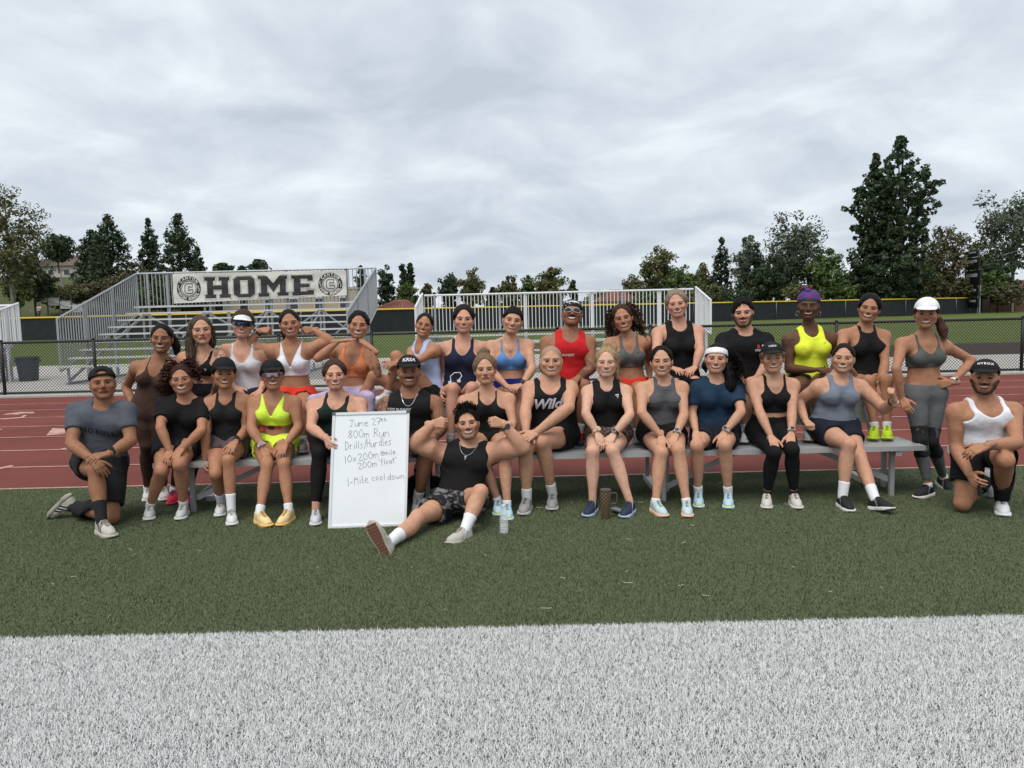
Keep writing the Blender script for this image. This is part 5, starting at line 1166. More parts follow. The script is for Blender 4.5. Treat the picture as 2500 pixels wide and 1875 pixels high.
SPEC['B12'] = dict(row='B', w=5, g='m', H=1.76, bld=1.06, skin=SK['light'], label='seated bearded person in black t-shirt with small red chest print', group=G_B,
    top=(695, 80), chin=(705, 268), nk=(710, 312), sa=(555, 345), sb=(870, 345), ea=(560, 500), wa=(690, 625), ha=(740, 645), dwa=-.28, eb=(880, 500), wb=(800, 610), dwb=-.28,
    pv=(700, 590), ka=(640, 690), kb=(735, 690), fa=(650, 960), fb=(722, 930), ta=(650, 1010), tb=(715, 1020), smile=.5, beard=2, brow=(.008, .006, .005), hair=H_short(HB, crown=.022, part=.012), topc=tee(BLK2, sleeve=.72), botc=shorts(BLK, hem=.5), shoes=shoes('white'), sock=('w', .88), extra=[chest('t_shirt', 'shirt_lettering', 'STRONG', .026, .115, .70, INK, bold=.0006), chest('t_shirt', 'shirt_print', 'R', .040, .095, .765, INKR, bold=.003), chest('t_shirt', 'shirt_print', 'E', .036, .135, .765, INK, bold=.003)])
SPEC['B13'] = dict(row='B', w=5, g='f', H=1.66, bld=1.14, skin=SK['dark'], label='seated person in bright yellow tank with colourful knotted head wrap and hoop earrings', group=G_B,
    top=(1145, 85), chin=(1140, 218), nk=(1152, 290), sa=(1000, 345), sb=(1312, 335), ea=(1012, 555), wa=(1180, 562), ha=(1275, 548), dwa=-.26, hna=(0, .6, -1), eb=(1345, 500), wb=(1300, 580), hb=(1240, 580), dwb=-.2, tattoo=[('a', 'upper', .0, 1.0, .5)],
    pv=(1150, 590), ka=(1085, 670), kb=(1200, 660), fa=(1140, 930), fb=(1220, 930), ta=(1140, 1010), tb=(1220, 1010), smile=.6, brow=(.006, .005, .005), eye=.004,
    hat=dict(kind='wrap', m=HEADW, m2=HW2, z=.058, tilt=.28, off=.012), topc=tank(YEL, tn=.88, wi=.060, wo=.112, hem=.10, off=.008, fold=.009, straight=.8), botc=shorts(DNAVY, hem=.35), shoes=shoes('aqua'), sock=('w', .9), extra=[earrings(.022), emblem('tank_top', 'chest_mark', PUMA, .09, .78, .015, mat('mark_gold', (.25, .22, .03)))])
SPEC['B14'] = dict(row='B', w=6, g='f', H=1.64, bld=1.10, skin=SK['tan'], label='seated person in black high-neck halter top and neon yellow shoes near bench end', group=G_B,
    top=(330, 160), chin=(310, 280), nk=(302, 332), sa=(150, 355), sb=(432, 360), ea=(140, 490), wa=(200, 590), dwa=-.2, eb=(428, 560), wb=(395, 705), hb=(410, 790), dwb=-.32, htb='relax',
    pv=(300, 600), ka=(320, 670), kb=(440, 665), fa=(362, 965), fb=(442, 965), ta=(338, 1050), tb=(450, 1045), smile=.95, hair=H_slick(HB), topc=tank(BLK, tn=.95, wi=.050, ta=.66, wo=.080, ar=.26, hem=.16, off=.006), botc=shorts(BLK, hem=.34, tw=.3), shoes=shoes('neon'), sock=('w', .88), extra=[watch('b', rim=(.55, .38, .30), strap=(.45, .33, .28))])
SPEC['B15'] = dict(w=6, g='f', H=1.62, bld=.95, skin=SK['tan'], Y=6.42, label='standing person in white cap, olive grey bra and grey leggings with black knee sleeves', floor=0,
    top=(700, 155), chin=(695, 322), nk=(692, 388), dn=-.02, sa=(530, 410), sb=(830, 425), ea=(502, 590), wa=(542, 785), ha=(590, 880), dwa=-.12, hna=(.6, .8, 0), eb=(1000, 535), wb=(865, 682), hb=(728, 700), dwb=-.10, deb=.05, hnb=(-.1, 1, -.1), nails=(.75, .75, .8),
    pv=(690, 760), by=6, ka=(660, 1050), kb=(728, 1060), kya=-.10, kyb=-.04, fa=(712, 1355), fb=(815, 1320), fyb=.12, ta=(625, 1420), tb=(830, 1420), smile=.9, fdb=(.15, -.9, -.35), fub=(0, -.3, .9),
    hat=dict(kind='cap', m=CAPW, z=.052, drop=.5, off=.010), hair=H_slick(HPON, chains=[[(.04, -.09, -.01, .022), (.085, -.08, -.05, .030), (.115, -.05, -.12, .034), (.13, -.02, -.18, .016)]], fly=[([(.04, -.09, -.01, .022), (.085, -.08, -.05, .030), (.115, -.05, -.12, .034), (.13, -.02, -.20, .016)], 80, 1.15, .0022)]), topc=bra(GRY2, tn=.74, wi=.078, wo=.094, hem=.50, h=.0065), botc=legg(LEGG, tw=.20), shoes=shoes('blackw'), sock=('w', .93), extra=[watch('b', square=True, rim=(.6, .6, .6), strap=(.7, .7, .7)), lambda p, root: knee_sleeves(p, root)])
def knee_sleeves(p, root):
    m = mat('knee_sleeve_knit', (.008, .008, .009), rough=.8, col2=(.09, .09, .095), vscale=16, stretch=(1, 1, .6), sharp=(.60, .63))
    for i in 'ab':
        K = p.kn[i]; Lt = np.linalg.norm(p.hip[i] - K); Ls = np.linalg.norm(p.an[i] - K)
        def f(P):
            d, tu, tc_ = p.leg(P, i); d = d - .008; d = np.maximum(d, ((.70 - tu) * Lt).astype(f32)); return np.maximum(d, ((tc_ - .38) * Ls).astype(f32))
        solid(p, 'knee_sleeve', f, K - .22, K + .22, .009, m, root)
SPEC['F12'] = dict(row='F', w=6, g='f', H=1.72, bld=1.04, armk=1.1, skin=SK['light'], label='seated person in blue-grey tank and navy shorts flexing one fist with crossed shins', group=G_F,
    top=(160, 448), chin=(150, 612), nk=(130, 650), sa=(-12, 690), sb=(280, 690), ea=(1560 + 1068 / 2.764, 700 + 775 / 2.764, 0), wa=(1560 + 1125 / 2.764, 700 + 905 / 2.764, 0), ha=(1560 + 1165 / 2.764, 700 + 945 / 2.764, 0), hta='fist', dwa=-.14, hna=(0, .8, -.6), dea=.10, eb=(425, 855), wb=(488, 795), hb=(480, 720), htb='fist', hnb=(-.8, .5, 0), dwb=-.34, deb=-.16,
    pv=(95, 950), ka=(195, 1085), kb=(262, 1165), kyb=-.26, fa=(152, 1425), fb=(365, 1440), ta=(250, 1530), fdb=(.30, -.92, .22), fub=(0, .3, .95), smile=1.0, hs=1.05, hair=H_slick(HDB, th=.008), topc=tank(BLUG, tn=.89, wi=.062, wo=.098, hem=-.04, fold=.009, straight=.78), botc=shorts(DNAVY, hem=.50, flare=.03), shoes=shoes('blackw'), sock=('w', .70), extra=[watch('b', strap=(.02, .02, .02), rim=(.6, .45, .3), face=(.6, .45, .3), back=.03)])
SPEC['F13'] = dict(w=6, g='m', H=1.76, bld=1.08, skin=SK['tan'], Y=5.85, label='kneeling bearded person in white tank and black shorts with lettered black cap', floor=0,
    top=(1080, 560), chin=(1075, 752), nk=(1080, 805), dn=-.06, sa=(870, 850), sb=(1290, 845), ea=(892, 1100), wa=(985, 1285), ha=(1035, 1345), dwa=-.26, hta='relax', hna=(.8, .4, 0), eb=(1288, 1075), wb=(1095, 1092), hb=(940, 1150), dwb=-.38, hnb=(0, .6, -1),
    pv=(1060, 1135), kb=(1215, 1185), ka=(935, 1465), kza=.08, fb=(1190, 1440), tb=(1220, 1565), fa=(1085, 1320), fya=.22, fpx=True, fda=(.25, .25, -.93), fua=(-.75, -.5, -.2), smile=.4, beard=2, brow=(.008, .006, .005),
    hat=dict(kind='cap', m=CAPB, z=.058, drop=.45, text='HYROX', ts=.024, tm=INK, tz=.090, tsp=1.25), hair=H_short(HB, crown=0, th=.004, side=-.03), topc=tank(WHT, tn=.78, wi=.088, wo=.125, hem=-.04, off=.009, straight=.84, fold=.009), botc=shorts(BLK, hem=.62, flare=.03), shoes=shoes('white'), sock=('w', .66),
    extra=[watch('b', strap=(.14, .14, .145), rim=(.5, .5, .5), face=(.05, .05, .05), square=True)])
for key, sp in SPEC.items(): build_person(key, sp)
print('people built', round(time.time() - T0, 1))
# ------------------------------------------------------------------ ground, turf, track
rnd = random.Random(11); nrng = np.random.RandomState(3)
def ground_mat(name, c1, c2, scale, scale2=None, c3=None, bump=.4, bscale=60, bd=.01, rough=.9, stretch=None):
    m = bpy.data.materials.new(name); m.use_nodes = True; t = m.node_tree; b = t.nodes['Principled BSDF']; nn = t.nodes.new; lk = t.links.new
    b.inputs['Roughness'].default_value = rough; b.inputs['Specular IOR Level'].default_value = .15
    g = nn('ShaderNodeNewGeometry'); mp = nn('ShaderNodeMapping'); lk(g.outputs['Position'], mp.inputs[0])
    if stretch: mp.inputs['Scale'].default_value = stretch
    def noise(s, d=6, r=.6):
        n = nn('ShaderNodeTexNoise'); n.inputs['Scale'].default_value = s; n.inputs['Detail'].default_value = d; n.inputs['Roughness'].default_value = r; lk(mp.outputs[0], n.inputs['Vector']); return n.outputs['Fac']
    mr = nn('ShaderNodeMapRange'); mr.inputs[1].default_value, mr.inputs[2].default_value = .3, .7; lk(noise(scale), mr.inputs[0])
    mx_ = nn('ShaderNodeMix'); mx_.data_type = 'RGBA'; lk(mr.outputs[0], mx_.inputs[0]); mx_.inputs[6].default_value = (*c1, 1); mx_.inputs[7].default_value = (*c2, 1); out = mx_.outputs[2]
    if scale2:
        m2 = nn('ShaderNodeMapRange'); m2.inputs[1].default_value, m2.inputs[2].default_value = .42, .68; lk(noise(scale2, 4), m2.inputs[0])
        mx2 = nn('ShaderNodeMix'); mx2.data_type = 'RGBA'; lk(m2.outputs[0], mx2.inputs[0]); lk(out, mx2.inputs[6]); mx2.inputs[7].default_value = (*c3, 1); out = mx2.outputs[2]
    lk(out, b.inputs['Base Color'])
    if bump:
        bp = nn('ShaderNodeBump'); bp.inputs['Strength'].default_value = bump; bp.inputs['Distance'].default_value = bd; lk(noise(bscale, 5, .7), bp.inputs['Height']); lk(bp.outputs[0], b.inputs['Normal'])
    return m
def sheet(name, x0, x1, y0, y1, z, m, parent=None, nx=1, ny=1):
    mb = MB(); V = [(x0 + (x1 - x0) * i / nx, y0 + (y1 - y0) * j / ny, z) for j in range(ny + 1) for i in range(nx + 1)]
    mb.add(V, [(j*(nx+1)+i, j*(nx+1)+i+1, (j+1)*(nx+1)+i+1, (j+1)*(nx+1)+i) for j in range(ny) for i in range(nx)])
    o = mb.obj(name, m, parent)
    if parent is None: tag(o, kind='structure')
    return o
Y_WHITE, Y_EDGE, Y_KERB, Y_FENCE = 3.757, 7.345, 16.9, 17.40
sheet('ground', -900, 900, -60, 1500, -.06, ground_mat('dry_ground', (.085, .075, .045), (.05, .065, .028), .06, .5, (.11, .095, .06), bump=0))
sheet('turf_field', -45, 45, -25, Y_EDGE, 0, ground_mat('turf_backing', (.050, .062, .034), (.064, .078, .043), 90, 2.0, (.024, .036, .018), bump=.6, bscale=300, bd=.01))
sheet('turf_paint', -45, 45, -25, Y_WHITE, .004, ground_mat('turf_paint_white', (.07, .072, .074), (.20, .20, .205), 130, 5, (.09, .092, .095), bump=.8, bscale=330, bd=.012))
TRACK = ground_mat('track_rubber', (.150, .040, .031), (.198, .058, .045), 260, .45, (.118, .036, .030), bump=.6, bscale=420, bd=.006)
sheet('running_track', -90, 90, Y_EDGE, Y_KERB, .002, TRACK)
LINE = ground_mat('lane_paint', (.40, .22, .19), (.56, .36, .32), 60, 4, (.32, .14, .115), bump=0, rough=.8)
for i in range(8): sheet('lane_line', -90, 90, Y_EDGE + .0 + 1.165 * i - (0 if i == 0 else .025), Y_EDGE + 1.165 * i + .05 - (0 if i == 0 else .025), .007, LINE)
def mark(name, poly, z=.008):
    mb = MB(); mb.add([(x, y, z) for x, y in poly], [tuple(range(len(poly)))]); return tag(mb.obj(name, LINE), kind='structure')
# staggered start triangle and the painted lane number on the track
def pt(x, y): q = at_z(x, y, .008); return (q[0], q[1])
mark('track_triangle', [pt(113, 1063), pt(160, 1060), pt(160, 1046), pt(128, 1045)])
mark('track_tick', [pt(0, 1050), pt(7, 1048), pt(0, 1047)]); mark('track_arrow', [pt(140, 1099), pt(180, 1092), pt(178, 1090), pt(150, 1095)]); mark('track_arrow', [pt(0, 1145), pt(34, 1138), pt(28, 1135), pt(0, 1141)])
num = [pt(*p) for p in ((-40, 1021), (10, 1021), (52, 1018), (57, 1013), (30, 1012), (8, 1013), (18, 1009), (50, 1005.5), (84, 1005.5), (84, 1009), (58, 1009.5), (40, 1011), (66, 1014), (56, 1020), (12, 1024), (-40, 1024))]
mark('lane_number', num)
CONC = ground_mat('concrete', (.40, .385, .355), (.50, .48, .445), 1.2, 14, (.36, .345, .32), bump=.2, bscale=150, bd=.003)
mb = MB(); mb.box((-90, Y_KERB, -.05), (90, Y_KERB + .32, .045)); struct('kerb', mb, CONC)
sheet('concrete_apron', -90, 90, Y_KERB + .32, 23.6, .002, CONC); sheet('concrete_pad', -90, 8.0, 23.6, 30.2, .002, CONC)
sheet('mulch_bed', 8.0, 90, 23.6, 30.6, .006, ground_mat('mulch', (.045, .033, .026), (.085, .065, .052), 9, 40, (.03, .024, .02), bump=.8, bscale=60, bd=.03))
GRASS = ground_mat('outfield_grass', (.075, .105, .022), (.115, .140, .035), .35, 4, (.065, .095, .020), bump=.5, bscale=40, bd=.03)
sheet('outfield_grass', -260, 260, 30.2, 79.0, 0, GRASS); sheet('outfield_grass_far', -260, 260, 79.0, 240, -.004, GRASS)

# turf blades: one small tuft patch, instanced by geometry nodes
def blade_patch(name, n, size, lmin, lmax, wid, lean, seed, m):
    r = np.random.RandomState(seed); xy = (r.rand(n, 2) - .5) * size; a = r.rand(n) * 6.283; L = lmin + (lmax - lmin) * r.rand(n); ln = np.clip(r.normal(lean, .28, n), .1, 1.35)
    # blades share a slowly turning lie so that swirls show
    a = a + .5 * np.sin(xy[:, 0] * 21 + seed) + .5 * np.cos(xy[:, 1] * 19)
    d = np.stack([np.cos(a), np.sin(a)], 1); sdv = np.stack([-d[:, 1], d[:, 0]], 1); V = np.zeros((n, 5, 3)); 
    p0 = np.c_[xy, np.zeros(n)]; mid = p0 + np.c_[d * (L * .5 * np.sin(ln * .6))[:, None], L * .5 * np.cos(ln * .6)]; tip = mid + np.c_[d * (L * .5 * np.sin(ln * 1.25))[:, None], L * .5 * np.cos(ln * 1.25)]
    w = np.c_[sdv * wid / 2, np.zeros(n)]
    V[:, 0] = p0 - w; V[:, 1] = p0 + w; V[:, 2] = mid + w * .9; V[:, 3] = mid - w * .9; V[:, 4] = tip
    b = np.arange(n)[:, None] * 5; tris = np.concatenate([b + np.array([0, 1, 2]), b + np.array([0, 2, 3]), b + np.array([3, 2, 4])], 1).reshape(-1, 3)
    me = mesh_np(name, V.reshape(-1, 3), tris, False, [m]); return bpy.data.objects.new(name, me)
def scatter(name, pts, patches, label):
    me = bpy.data.meshes.new(name); me.vertices.add(len(pts)); me.vertices.foreach_set('co', np.asarray(pts, f32).ravel()); me.update(); o = link(name, me); tag(o, label, kind='stuff')
    ng = bpy.data.node_groups.new(name, 'GeometryNodeTree'); ng.interface.new_socket('Geometry', in_out='INPUT', socket_type='NodeSocketGeometry'); ng.interface.new_socket('Geometry', in_out='OUTPUT', socket_type='NodeSocketGeometry')
    n = ng.nodes.new; gi = n('NodeGroupInput'); go = n('NodeGroupOutput'); ins = n('GeometryNodeInstanceOnPoints'); jn = n('GeometryNodeJoinGeometry')
    for p in patches:
        oi = n('GeometryNodeObjectInfo'); oi.inputs['Object'].default_value = p; oi.inputs['As Instance'].default_value = True; ng.links.new(oi.outputs['Geometry'], jn.inputs[0])
    rv = n('FunctionNodeRandomValue'); rv.data_type = 'INT'; rv.inputs[4].default_value = 0; rv.inputs[5].default_value = len(patches) - 1; rv.inputs['Seed'].default_value = 3
    r2 = n('FunctionNodeRandomValue'); r2.data_type = 'INT'; r2.inputs[4].default_value = 0; r2.inputs[5].default_value = 3; r2.inputs['Seed'].default_value = 9
    mu = n('ShaderNodeMath'); mu.operation = 'MULTIPLY'; mu.inputs[1].default_value = math.pi / 2; ng.links.new(r2.outputs[2], mu.inputs[0])
    cx_ = n('ShaderNodeCombineXYZ'); ng.links.new(mu.outputs[0], cx_.inputs[2])
    ng.links.new(gi.outputs[0], ins.inputs['Points']); ng.links.new(jn.outputs[0], ins.inputs['Instance']); ins.inputs['Pick Instance'].default_value = True
    ng.links.new(rv.outputs[2], ins.inputs['Instance Index']); ng.links.new(cx_.outputs[0], ins.inputs['Rotation']); ng.links.new(ins.outputs[0], go.inputs[0])
    md = o.modifiers.new('scatter', 'NODES'); md.node_group = ng; return o
WB = mat('blade_white', (.70, .695, .69), rough=.7, spec=.2, var=.10, vscale=40); GB = mat('blade_green', (.138, .165, .086), rough=.65, spec=.25, var=.18, vscale=60)
T = .30
wp = [blade_patch('turf_tuft', 3900, T, .015, .032, .0018, 1.0, 20 + i, WB) for i in range(4)]; gp = [blade_patch('turf_tuft', 4200, T, .010, .021, .0019, .85, 40 + i, GB) for i in range(4)]
pts = [((i + .5) * T, Y_WHITE - (j + .5) * T, .004) for i in range(-17, 17) for j in range(0, 7)]; scatter('painted_turf_blades', pts, wp, 'white painted artificial grass blades in the foreground')
pts = [((i + .5) * T, Y_WHITE + (j + .5) * T, .0) for i in range(-26, 26) for j in range(0, 12) if Y_WHITE + (j + 1) * T < Y_EDGE + .06 and abs((i + .5) * T) < 3.2 + .62 * (Y_WHITE + j * T) * .75]
scatter('green_turf_blades', pts, gp, 'green artificial grass blades under the bench')
# loose pale strands lying on the turf
mbs = MB()
for _ in range(55):
    x = rnd.uniform(-4.5, 4.5); y = rnd.uniform(3.9, 6.9); a = rnd.uniform(0, 6.3); L = rnd.uniform(.01, .07); p = Vector((x, y, .034)); pts = [p.copy()]
    for k in range(4): a += rnd.uniform(-.7, .7); p = p + Vector((math.cos(a), math.sin(a), rnd.uniform(-.05, .05))) * L / 4; pts.append(p.copy())
    mbs.tube(pts, .0011, 3)
tag(mbs.obj('turf_strands', mat('strand_pale', (.55, .55, .42), rough=.7)), 'loose pale grass strands scattered on the green turf', kind='stuff')

# ------------------------------------------------------------------ bench, whiteboard, small things
ALU = mat('brushed_aluminium', (.52, .525, .52), rough=.42, metal=.55, var=.08, vscale=6, stretch=(.2, 4, 4), bump=.1, bscale=90); ALU2 = mat('galvanised_leg', (.42, .425, .42), rough=.55, metal=.45, var=.10, vscale=9)
BX0, BX1 = -2.98, 3.33
bench = empty('team_bench', (0, 6.4, 0), 'long aluminium team bench with backrest shelf holding the seated runners', 'bench')
def part(name, mb, m, par, base=(0, 0, 0), smooth=False):
    mb.v = [(x - base[0], y - base[1], z - base[2]) for x, y, z in mb.v]; return mb.obj(name, m, par, smooth=smooth)
bb = (0, 6.4, 0)
def plank(mb, x0, x1, y0, y1, z0, z1):
    mb.box((x0, y0, z0), (x1, y1, z1)); n = 5
    for k in range(1, n): y = y0 + (y1 - y0) * k / n; mb.box((x0, y - .003, z1), (x1, y + .003, z1 + .003))
    return mb
part('seat_plank', plank(MB(), BX0, BX1, 6.17, 6.395, .405, .445), ALU, bench, bb); part('seat_plank', plank(MB(), BX0, BX1, 6.405, 6.63, .405, .445), ALU, bench, bb)
mb = MB(); mb.box((BX0, 6.80, .545), (BX1 - .16, 6.84, .755))
for k in range(1, 4): mb.box((BX0, 6.7965, .545 + k * .0525 - .003), (BX1 - .16, 6.80, .545 + k * .0525 + .003))
part('backrest_plank', mb, ALU, bench, bb); part('shelf_plank', plank(MB(), BX0, BX1 - .16, 6.845, 7.14, .735, .772), ALU, bench, bb)
for X in (-2.72, -.75, 1.22, 3.12):
    mb = MB(); mb.bar((X, 6.30, 0), (X, 6.30, .405), .036, .036); mb.bar((X + .09, 6.62, 0), (X + .09, 6.62, .405), .036, .036); mb.bar((X, 6.18, .385), (X, 6.63, .385), .05, .04); part('leg_frame', mb, ALU2, bench, bb)
    mb = MB(); mb.bar((X, 6.62, .39), (X, 6.82, .75), .036, .036); mb.bar((X, 6.80, .715), (X, 7.13, .715), .05, .04); mb.bar((X, 7.10, .03), (X, 7.05, .72), .036, .036); mb.bar((X, 6.64, .03), (X, 7.12, .03), .06, .05); part('back_support', mb, ALU2, bench, bb)
    s_ = 1 if X < 2 else -1
    mb = MB(); mb.bar((X + .03, 6.32, .12), (X + .03 + s_ * .62, 6.40, .39), .012, .045); part('brace', mb, ALU2, bench, bb)
    mb = MB(); mb.bar((X + .02, 6.33, .12), (X + .02, 6.62, .14), .012, .04); part('foot_plate', mb, ALU2, bench, bb)

# whiteboard: frame bars, corners, sheet and pen strokes
TL, TR, BRc, BL = at_y(812, 1009, 5.90), at_y(1001, 1001, 5.90), at_z(992, 1284, .0), at_z(801, 1291, .0)
o0 = BL; ex = nrm(BRc - BL); Wb = float(np.linalg.norm(BRc - BL)); ey = nrm((TL + TR) / 2 - (BL + BRc) / 2); Hb = float(np.linalg.norm((TL + TR) / 2 - (BL + BRc) / 2)); en = nrm(np.cross(ex, ey))
if en[1] > 0: en = -en
wb = empty('whiteboard', o0, 'white dry-erase board with handwritten workout leaning between two seated runners', 'whiteboard')
B3 = lambda x, y, z=0: tuple(ex * x + ey * y + en * z)
def slab(name, x0, x1, y0, y1, z0, z1, m):
    mb = MB(); V = [B3(x, y, z) for z in (z0, z1) for (x, y) in ((x0, y0), (x1, y0), (x1, y1), (x0, y1))]
    mb.add(V, [(3, 2, 1, 0), (4, 5, 6, 7), (0, 1, 5, 4), (1, 2, 6, 5), (2, 3, 7, 6), (3, 0, 4, 7)]); return mb.obj(name, m, wb)
BW = mat('board_enamel', (.82, .85, .87), rough=.28, spec=.4, var=.03, vscale=3); FRM = mat('board_frame', (.70, .71, .72), rough=.4)
fwd_ = .020
slab('writing_surface', fwd_, Wb - fwd_, fwd_, Hb - fwd_, -.010, .002, BW)
for (a, b_, c, d_) in ((0, fwd_, .0, Hb), (Wb - fwd_, Wb, .0, Hb), (fwd_, Wb - fwd_, 0, fwd_), (fwd_, Wb - fwd_, Hb - fwd_, Hb)): slab('frame_bar', a, b_, c, d_, -.014, .009, FRM)
CRN = mat('board_corner', (.10, .10, .11), rough=.5)
for (x, y) in ((0, Hb), (Wb, Hb)): slab('corner_cap', x - .004 if x == 0 else x - .024, x + .024 if x == 0 else x + .004, y - .022, y + .003, -.015, .0105, CRN)
GL = {  # single-stroke letters: list of polylines in a unit cell
 'J': [[(.1,1),(.9,1)],[(.55,1),(.55,.2),(.4,.0),(.15,.05)]], 'u': [[(.1,.6),(.12,.15),(.35,0),(.6,.15),(.65,.6)],[(.65,.6),(.68,.05),(.8,0)]], 'n': [[(.1,.6),(.12,0)],[(.12,.4),(.4,.62),(.62,.45),(.65,0)]],
 'e': [[(.12,.32),(.65,.36),(.55,.6),(.28,.58),(.12,.3),(.25,.03),(.7,.08)]], '2': [[(.1,.8),(.3,1),(.6,.95),(.65,.7),(.1,.02),(.8,.05)]], '7': [[(.05,.98),(.75,1),(.35,0)],[(.3,.5),(.7,.52)]], 't': [[(.35,1),(.35,.1),(.55,0)],[(.1,.65),(.65,.68)]],
 'h': [[(.15,1),(.15,0)],[(.15,.4),(.4,.6),(.6,.45),(.62,0)]], '8': [[(.65,.85),(.4,1),(.15,.8),(.4,.55),(.7,.25),(.42,0),(.12,.2),(.35,.5),(.62,.75),(.65,.85)]], '0': [[(.4,1),(.12,.7),(.1,.3),(.35,0),(.65,.25),(.68,.7),(.4,1)]],
 'm': [[(.05,.6),(.06,0)],[(.06,.4),(.22,.6),(.36,.45),(.37,0)],[(.37,.4),(.55,.62),(.7,.45),(.72,0)]], 'R': [[(.12,0),(.15,1)],[(.1,.98),(.5,1),(.62,.78),(.45,.55),(.15,.5)],[(.3,.5),(.72,0)]], 'D': [[(.15,0),(.15,1)],[(.05,1),(.5,.95),(.75,.6),(.65,.2),(.3,0),(.05,.02)]],
 'r': [[(.15,.6),(.17,0)],[(.17,.4),(.35,.6),(.55,.58)]], 'i': [[(.2,.55),(.22,0)],[(.2,.8),(.22,.84)]], 'l': [[(.2,1),(.2,.08),(.34,0)]], 's': [[(.55,.55),(.3,.62),(.18,.45),(.5,.25),(.42,.03),(.12,.05)]], '/': [[(.6,1.15),(.1,-.2)]],
 'H': [[(.1,1),(.1,0)],[(.65,1),(.65,0)],[(.1,.5),(.65,.52)]], 'd': [[(.6,.5),(.35,.6),(.12,.3),(.3,.02),(.58,.2)],[(.62,1),(.6,.1),(.72,0)]], '1': [[(.3,1.0),(.28,-.05)]], 'x': [[(.1,.6),(.6,.02)],[(.6,.6),(.1,.0)]],
 '@': [[(.6,.55),(.4,.62),(.3,.38),(.45,.25),(.6,.5),(.65,.28),(.82,.4),(.75,.8),(.4,.95),(.08,.6),(.15,.12),(.5,.0),(.75,.08)]], 'M': [[(.08,0),(.15,1),(.4,.4),(.65,1),(.7,0)]], '"': [[(.15,1),(.13,.82)],[(.32,1),(.30,.82)]], 'f': [[(.6,.95),(.42,1.02),(.32,.85),(.30,-.1)],[(.1,.55),(.55,.58)]],
 'o': [[(.38,.6),(.12,.4),(.18,.08),(.45,.0),(.62,.3),(.38,.6)]], 'a': [[(.6,.5),(.35,.6),(.12,.3),(.3,.02),(.58,.25)],[(.6,.6),(.62,.08),(.75,0)]], 'c': [[(.6,.5),(.4,.62),(.12,.35),(.25,.03),(.62,.08)]], 'C': [[(.65,.85),(.42,1),(.12,.6),(.18,.15),(.45,.0),(.7,.12)]], 'w': [[(.05,.6),(.2,.0),(.38,.45),(.55,.0),(.75,.6)]], '-': [[(.1,.42),(.55,.45)]], ' ': []}
WD = {'m': .85, 'M': .85, 'w': .85, '@': .95, 'i': .42, 'l': .42, '1': .5, '/': .6, ' ': .45, '"': .45, 'J': .9, 'D': .85}
PEN = mat('marker_ink', (.035, .04, .045), rough=.6)
BPX = lambda x, y: ((x - 60 + (y - 200) * .040) / (915 - 60) * Wb, Hb - (y - 200) / (1500 - 200) * Hb)      # board picture -> board metres
def write(txt, x0, y0, x1, y1, hgt):
    """one line of handwriting between two baseline points"""
    a = np.array(BPX(x0, y0)); b = np.array(BPX(x1, y1)); u = (b - a); L = np.linalg.norm(u); u /= L; v = np.array([-u[1], u[0]]); h = hgt / 1300 * Hb
    tot = sum(WD.get(c, .75) for c in txt); s_ = L / tot; x = 0; mb = MB(); r_ = random.Random(len(txt) * 7)
    for c in txt:
        jit = r_.uniform(-.05, .05); sc = r_.uniform(.94, 1.06)
        for pl in GL.get(c, []):
            P = np.array(pl); 
            if len(P) > 3:   # round off the strokes
                tt = np.linspace(0, len(P) - 1, (len(P) - 1) * 3 + 1); i0 = np.arange(len(P)); Q = np.stack([np.interp(tt, i0, P[:, 0]), np.interp(tt, i0, P[:, 1])], 1)
                for _ in range(2): Q[1:-1] = Q[1:-1] * .5 + (Q[:-2] + Q[2:]) * .25
                P = Q
            W_ = [a + u * (x + p[0] * s_) + v * (p[1] * sc + jit) * h for p in P]
            mb.tube([B3(q[0], q[1], .0030) for q in W_], .00115, 4)
        x += WD.get(c, .75) * s_
    mb.obj('handwriting', PEN, wb)
for a in (('June 27', 235, 365, 590, 355, 78), ('th', 585, 322, 665, 318, 44), ('800m Run', 220, 502, 690, 488, 92), ('Drills/Hurdles', 195, 625, 715, 588, 88), ('10x200m', 180, 775, 570, 728, 82), ('@mile', 585, 706, 755, 695, 58), ('200m', 330, 850, 555, 822, 78), ('"float"', 565, 810, 770, 790, 66), ('1-Mile', 215, 1040, 455, 1000, 96), ('cool', 485, 985, 640, 975, 78), ('down', 655, 980, 850, 975, 78)): write(*a)

# water bottle
PLA = mat('clear_plastic', (.80, .84, .86), rough=.08, spec=.8); PLA.node_tree.nodes['Principled BSDF'].inputs['Alpha'].default_value = .34
p0 = at_z(1231, 1302, .0); bo = empty('water_bottle', p0, 'clear plastic water bottle with ribs standing on the turf beside white shoes', 'bottle')
prof = [(.0, .0), (.028, .0), (.032, .006)]
for k in range(9): z = .015 + k * .013; prof += [(.0325, z), (.0295, z + .0065)]
prof += [(.0325, .137), (.031, .15), (.022, .178), (.0135, .190), (.0125, .198)]
MB().lathe(prof, n=24).obj('bottle_body', PLA, bo, smooth=True); MB().lathe([(.0, .196), (.0142, .196), (.0142, .211), (.012, .2125), (0, .2125)], n=20).obj('bottle_cap', mat('cap_plastic', (.62, .68, .72), rough=.4), bo, smooth=True)
MB().lathe([(.0, .004), (.029, .004), (.029, .06), (.0, .06)], n=20).obj('water', PLA, bo, smooth=True)
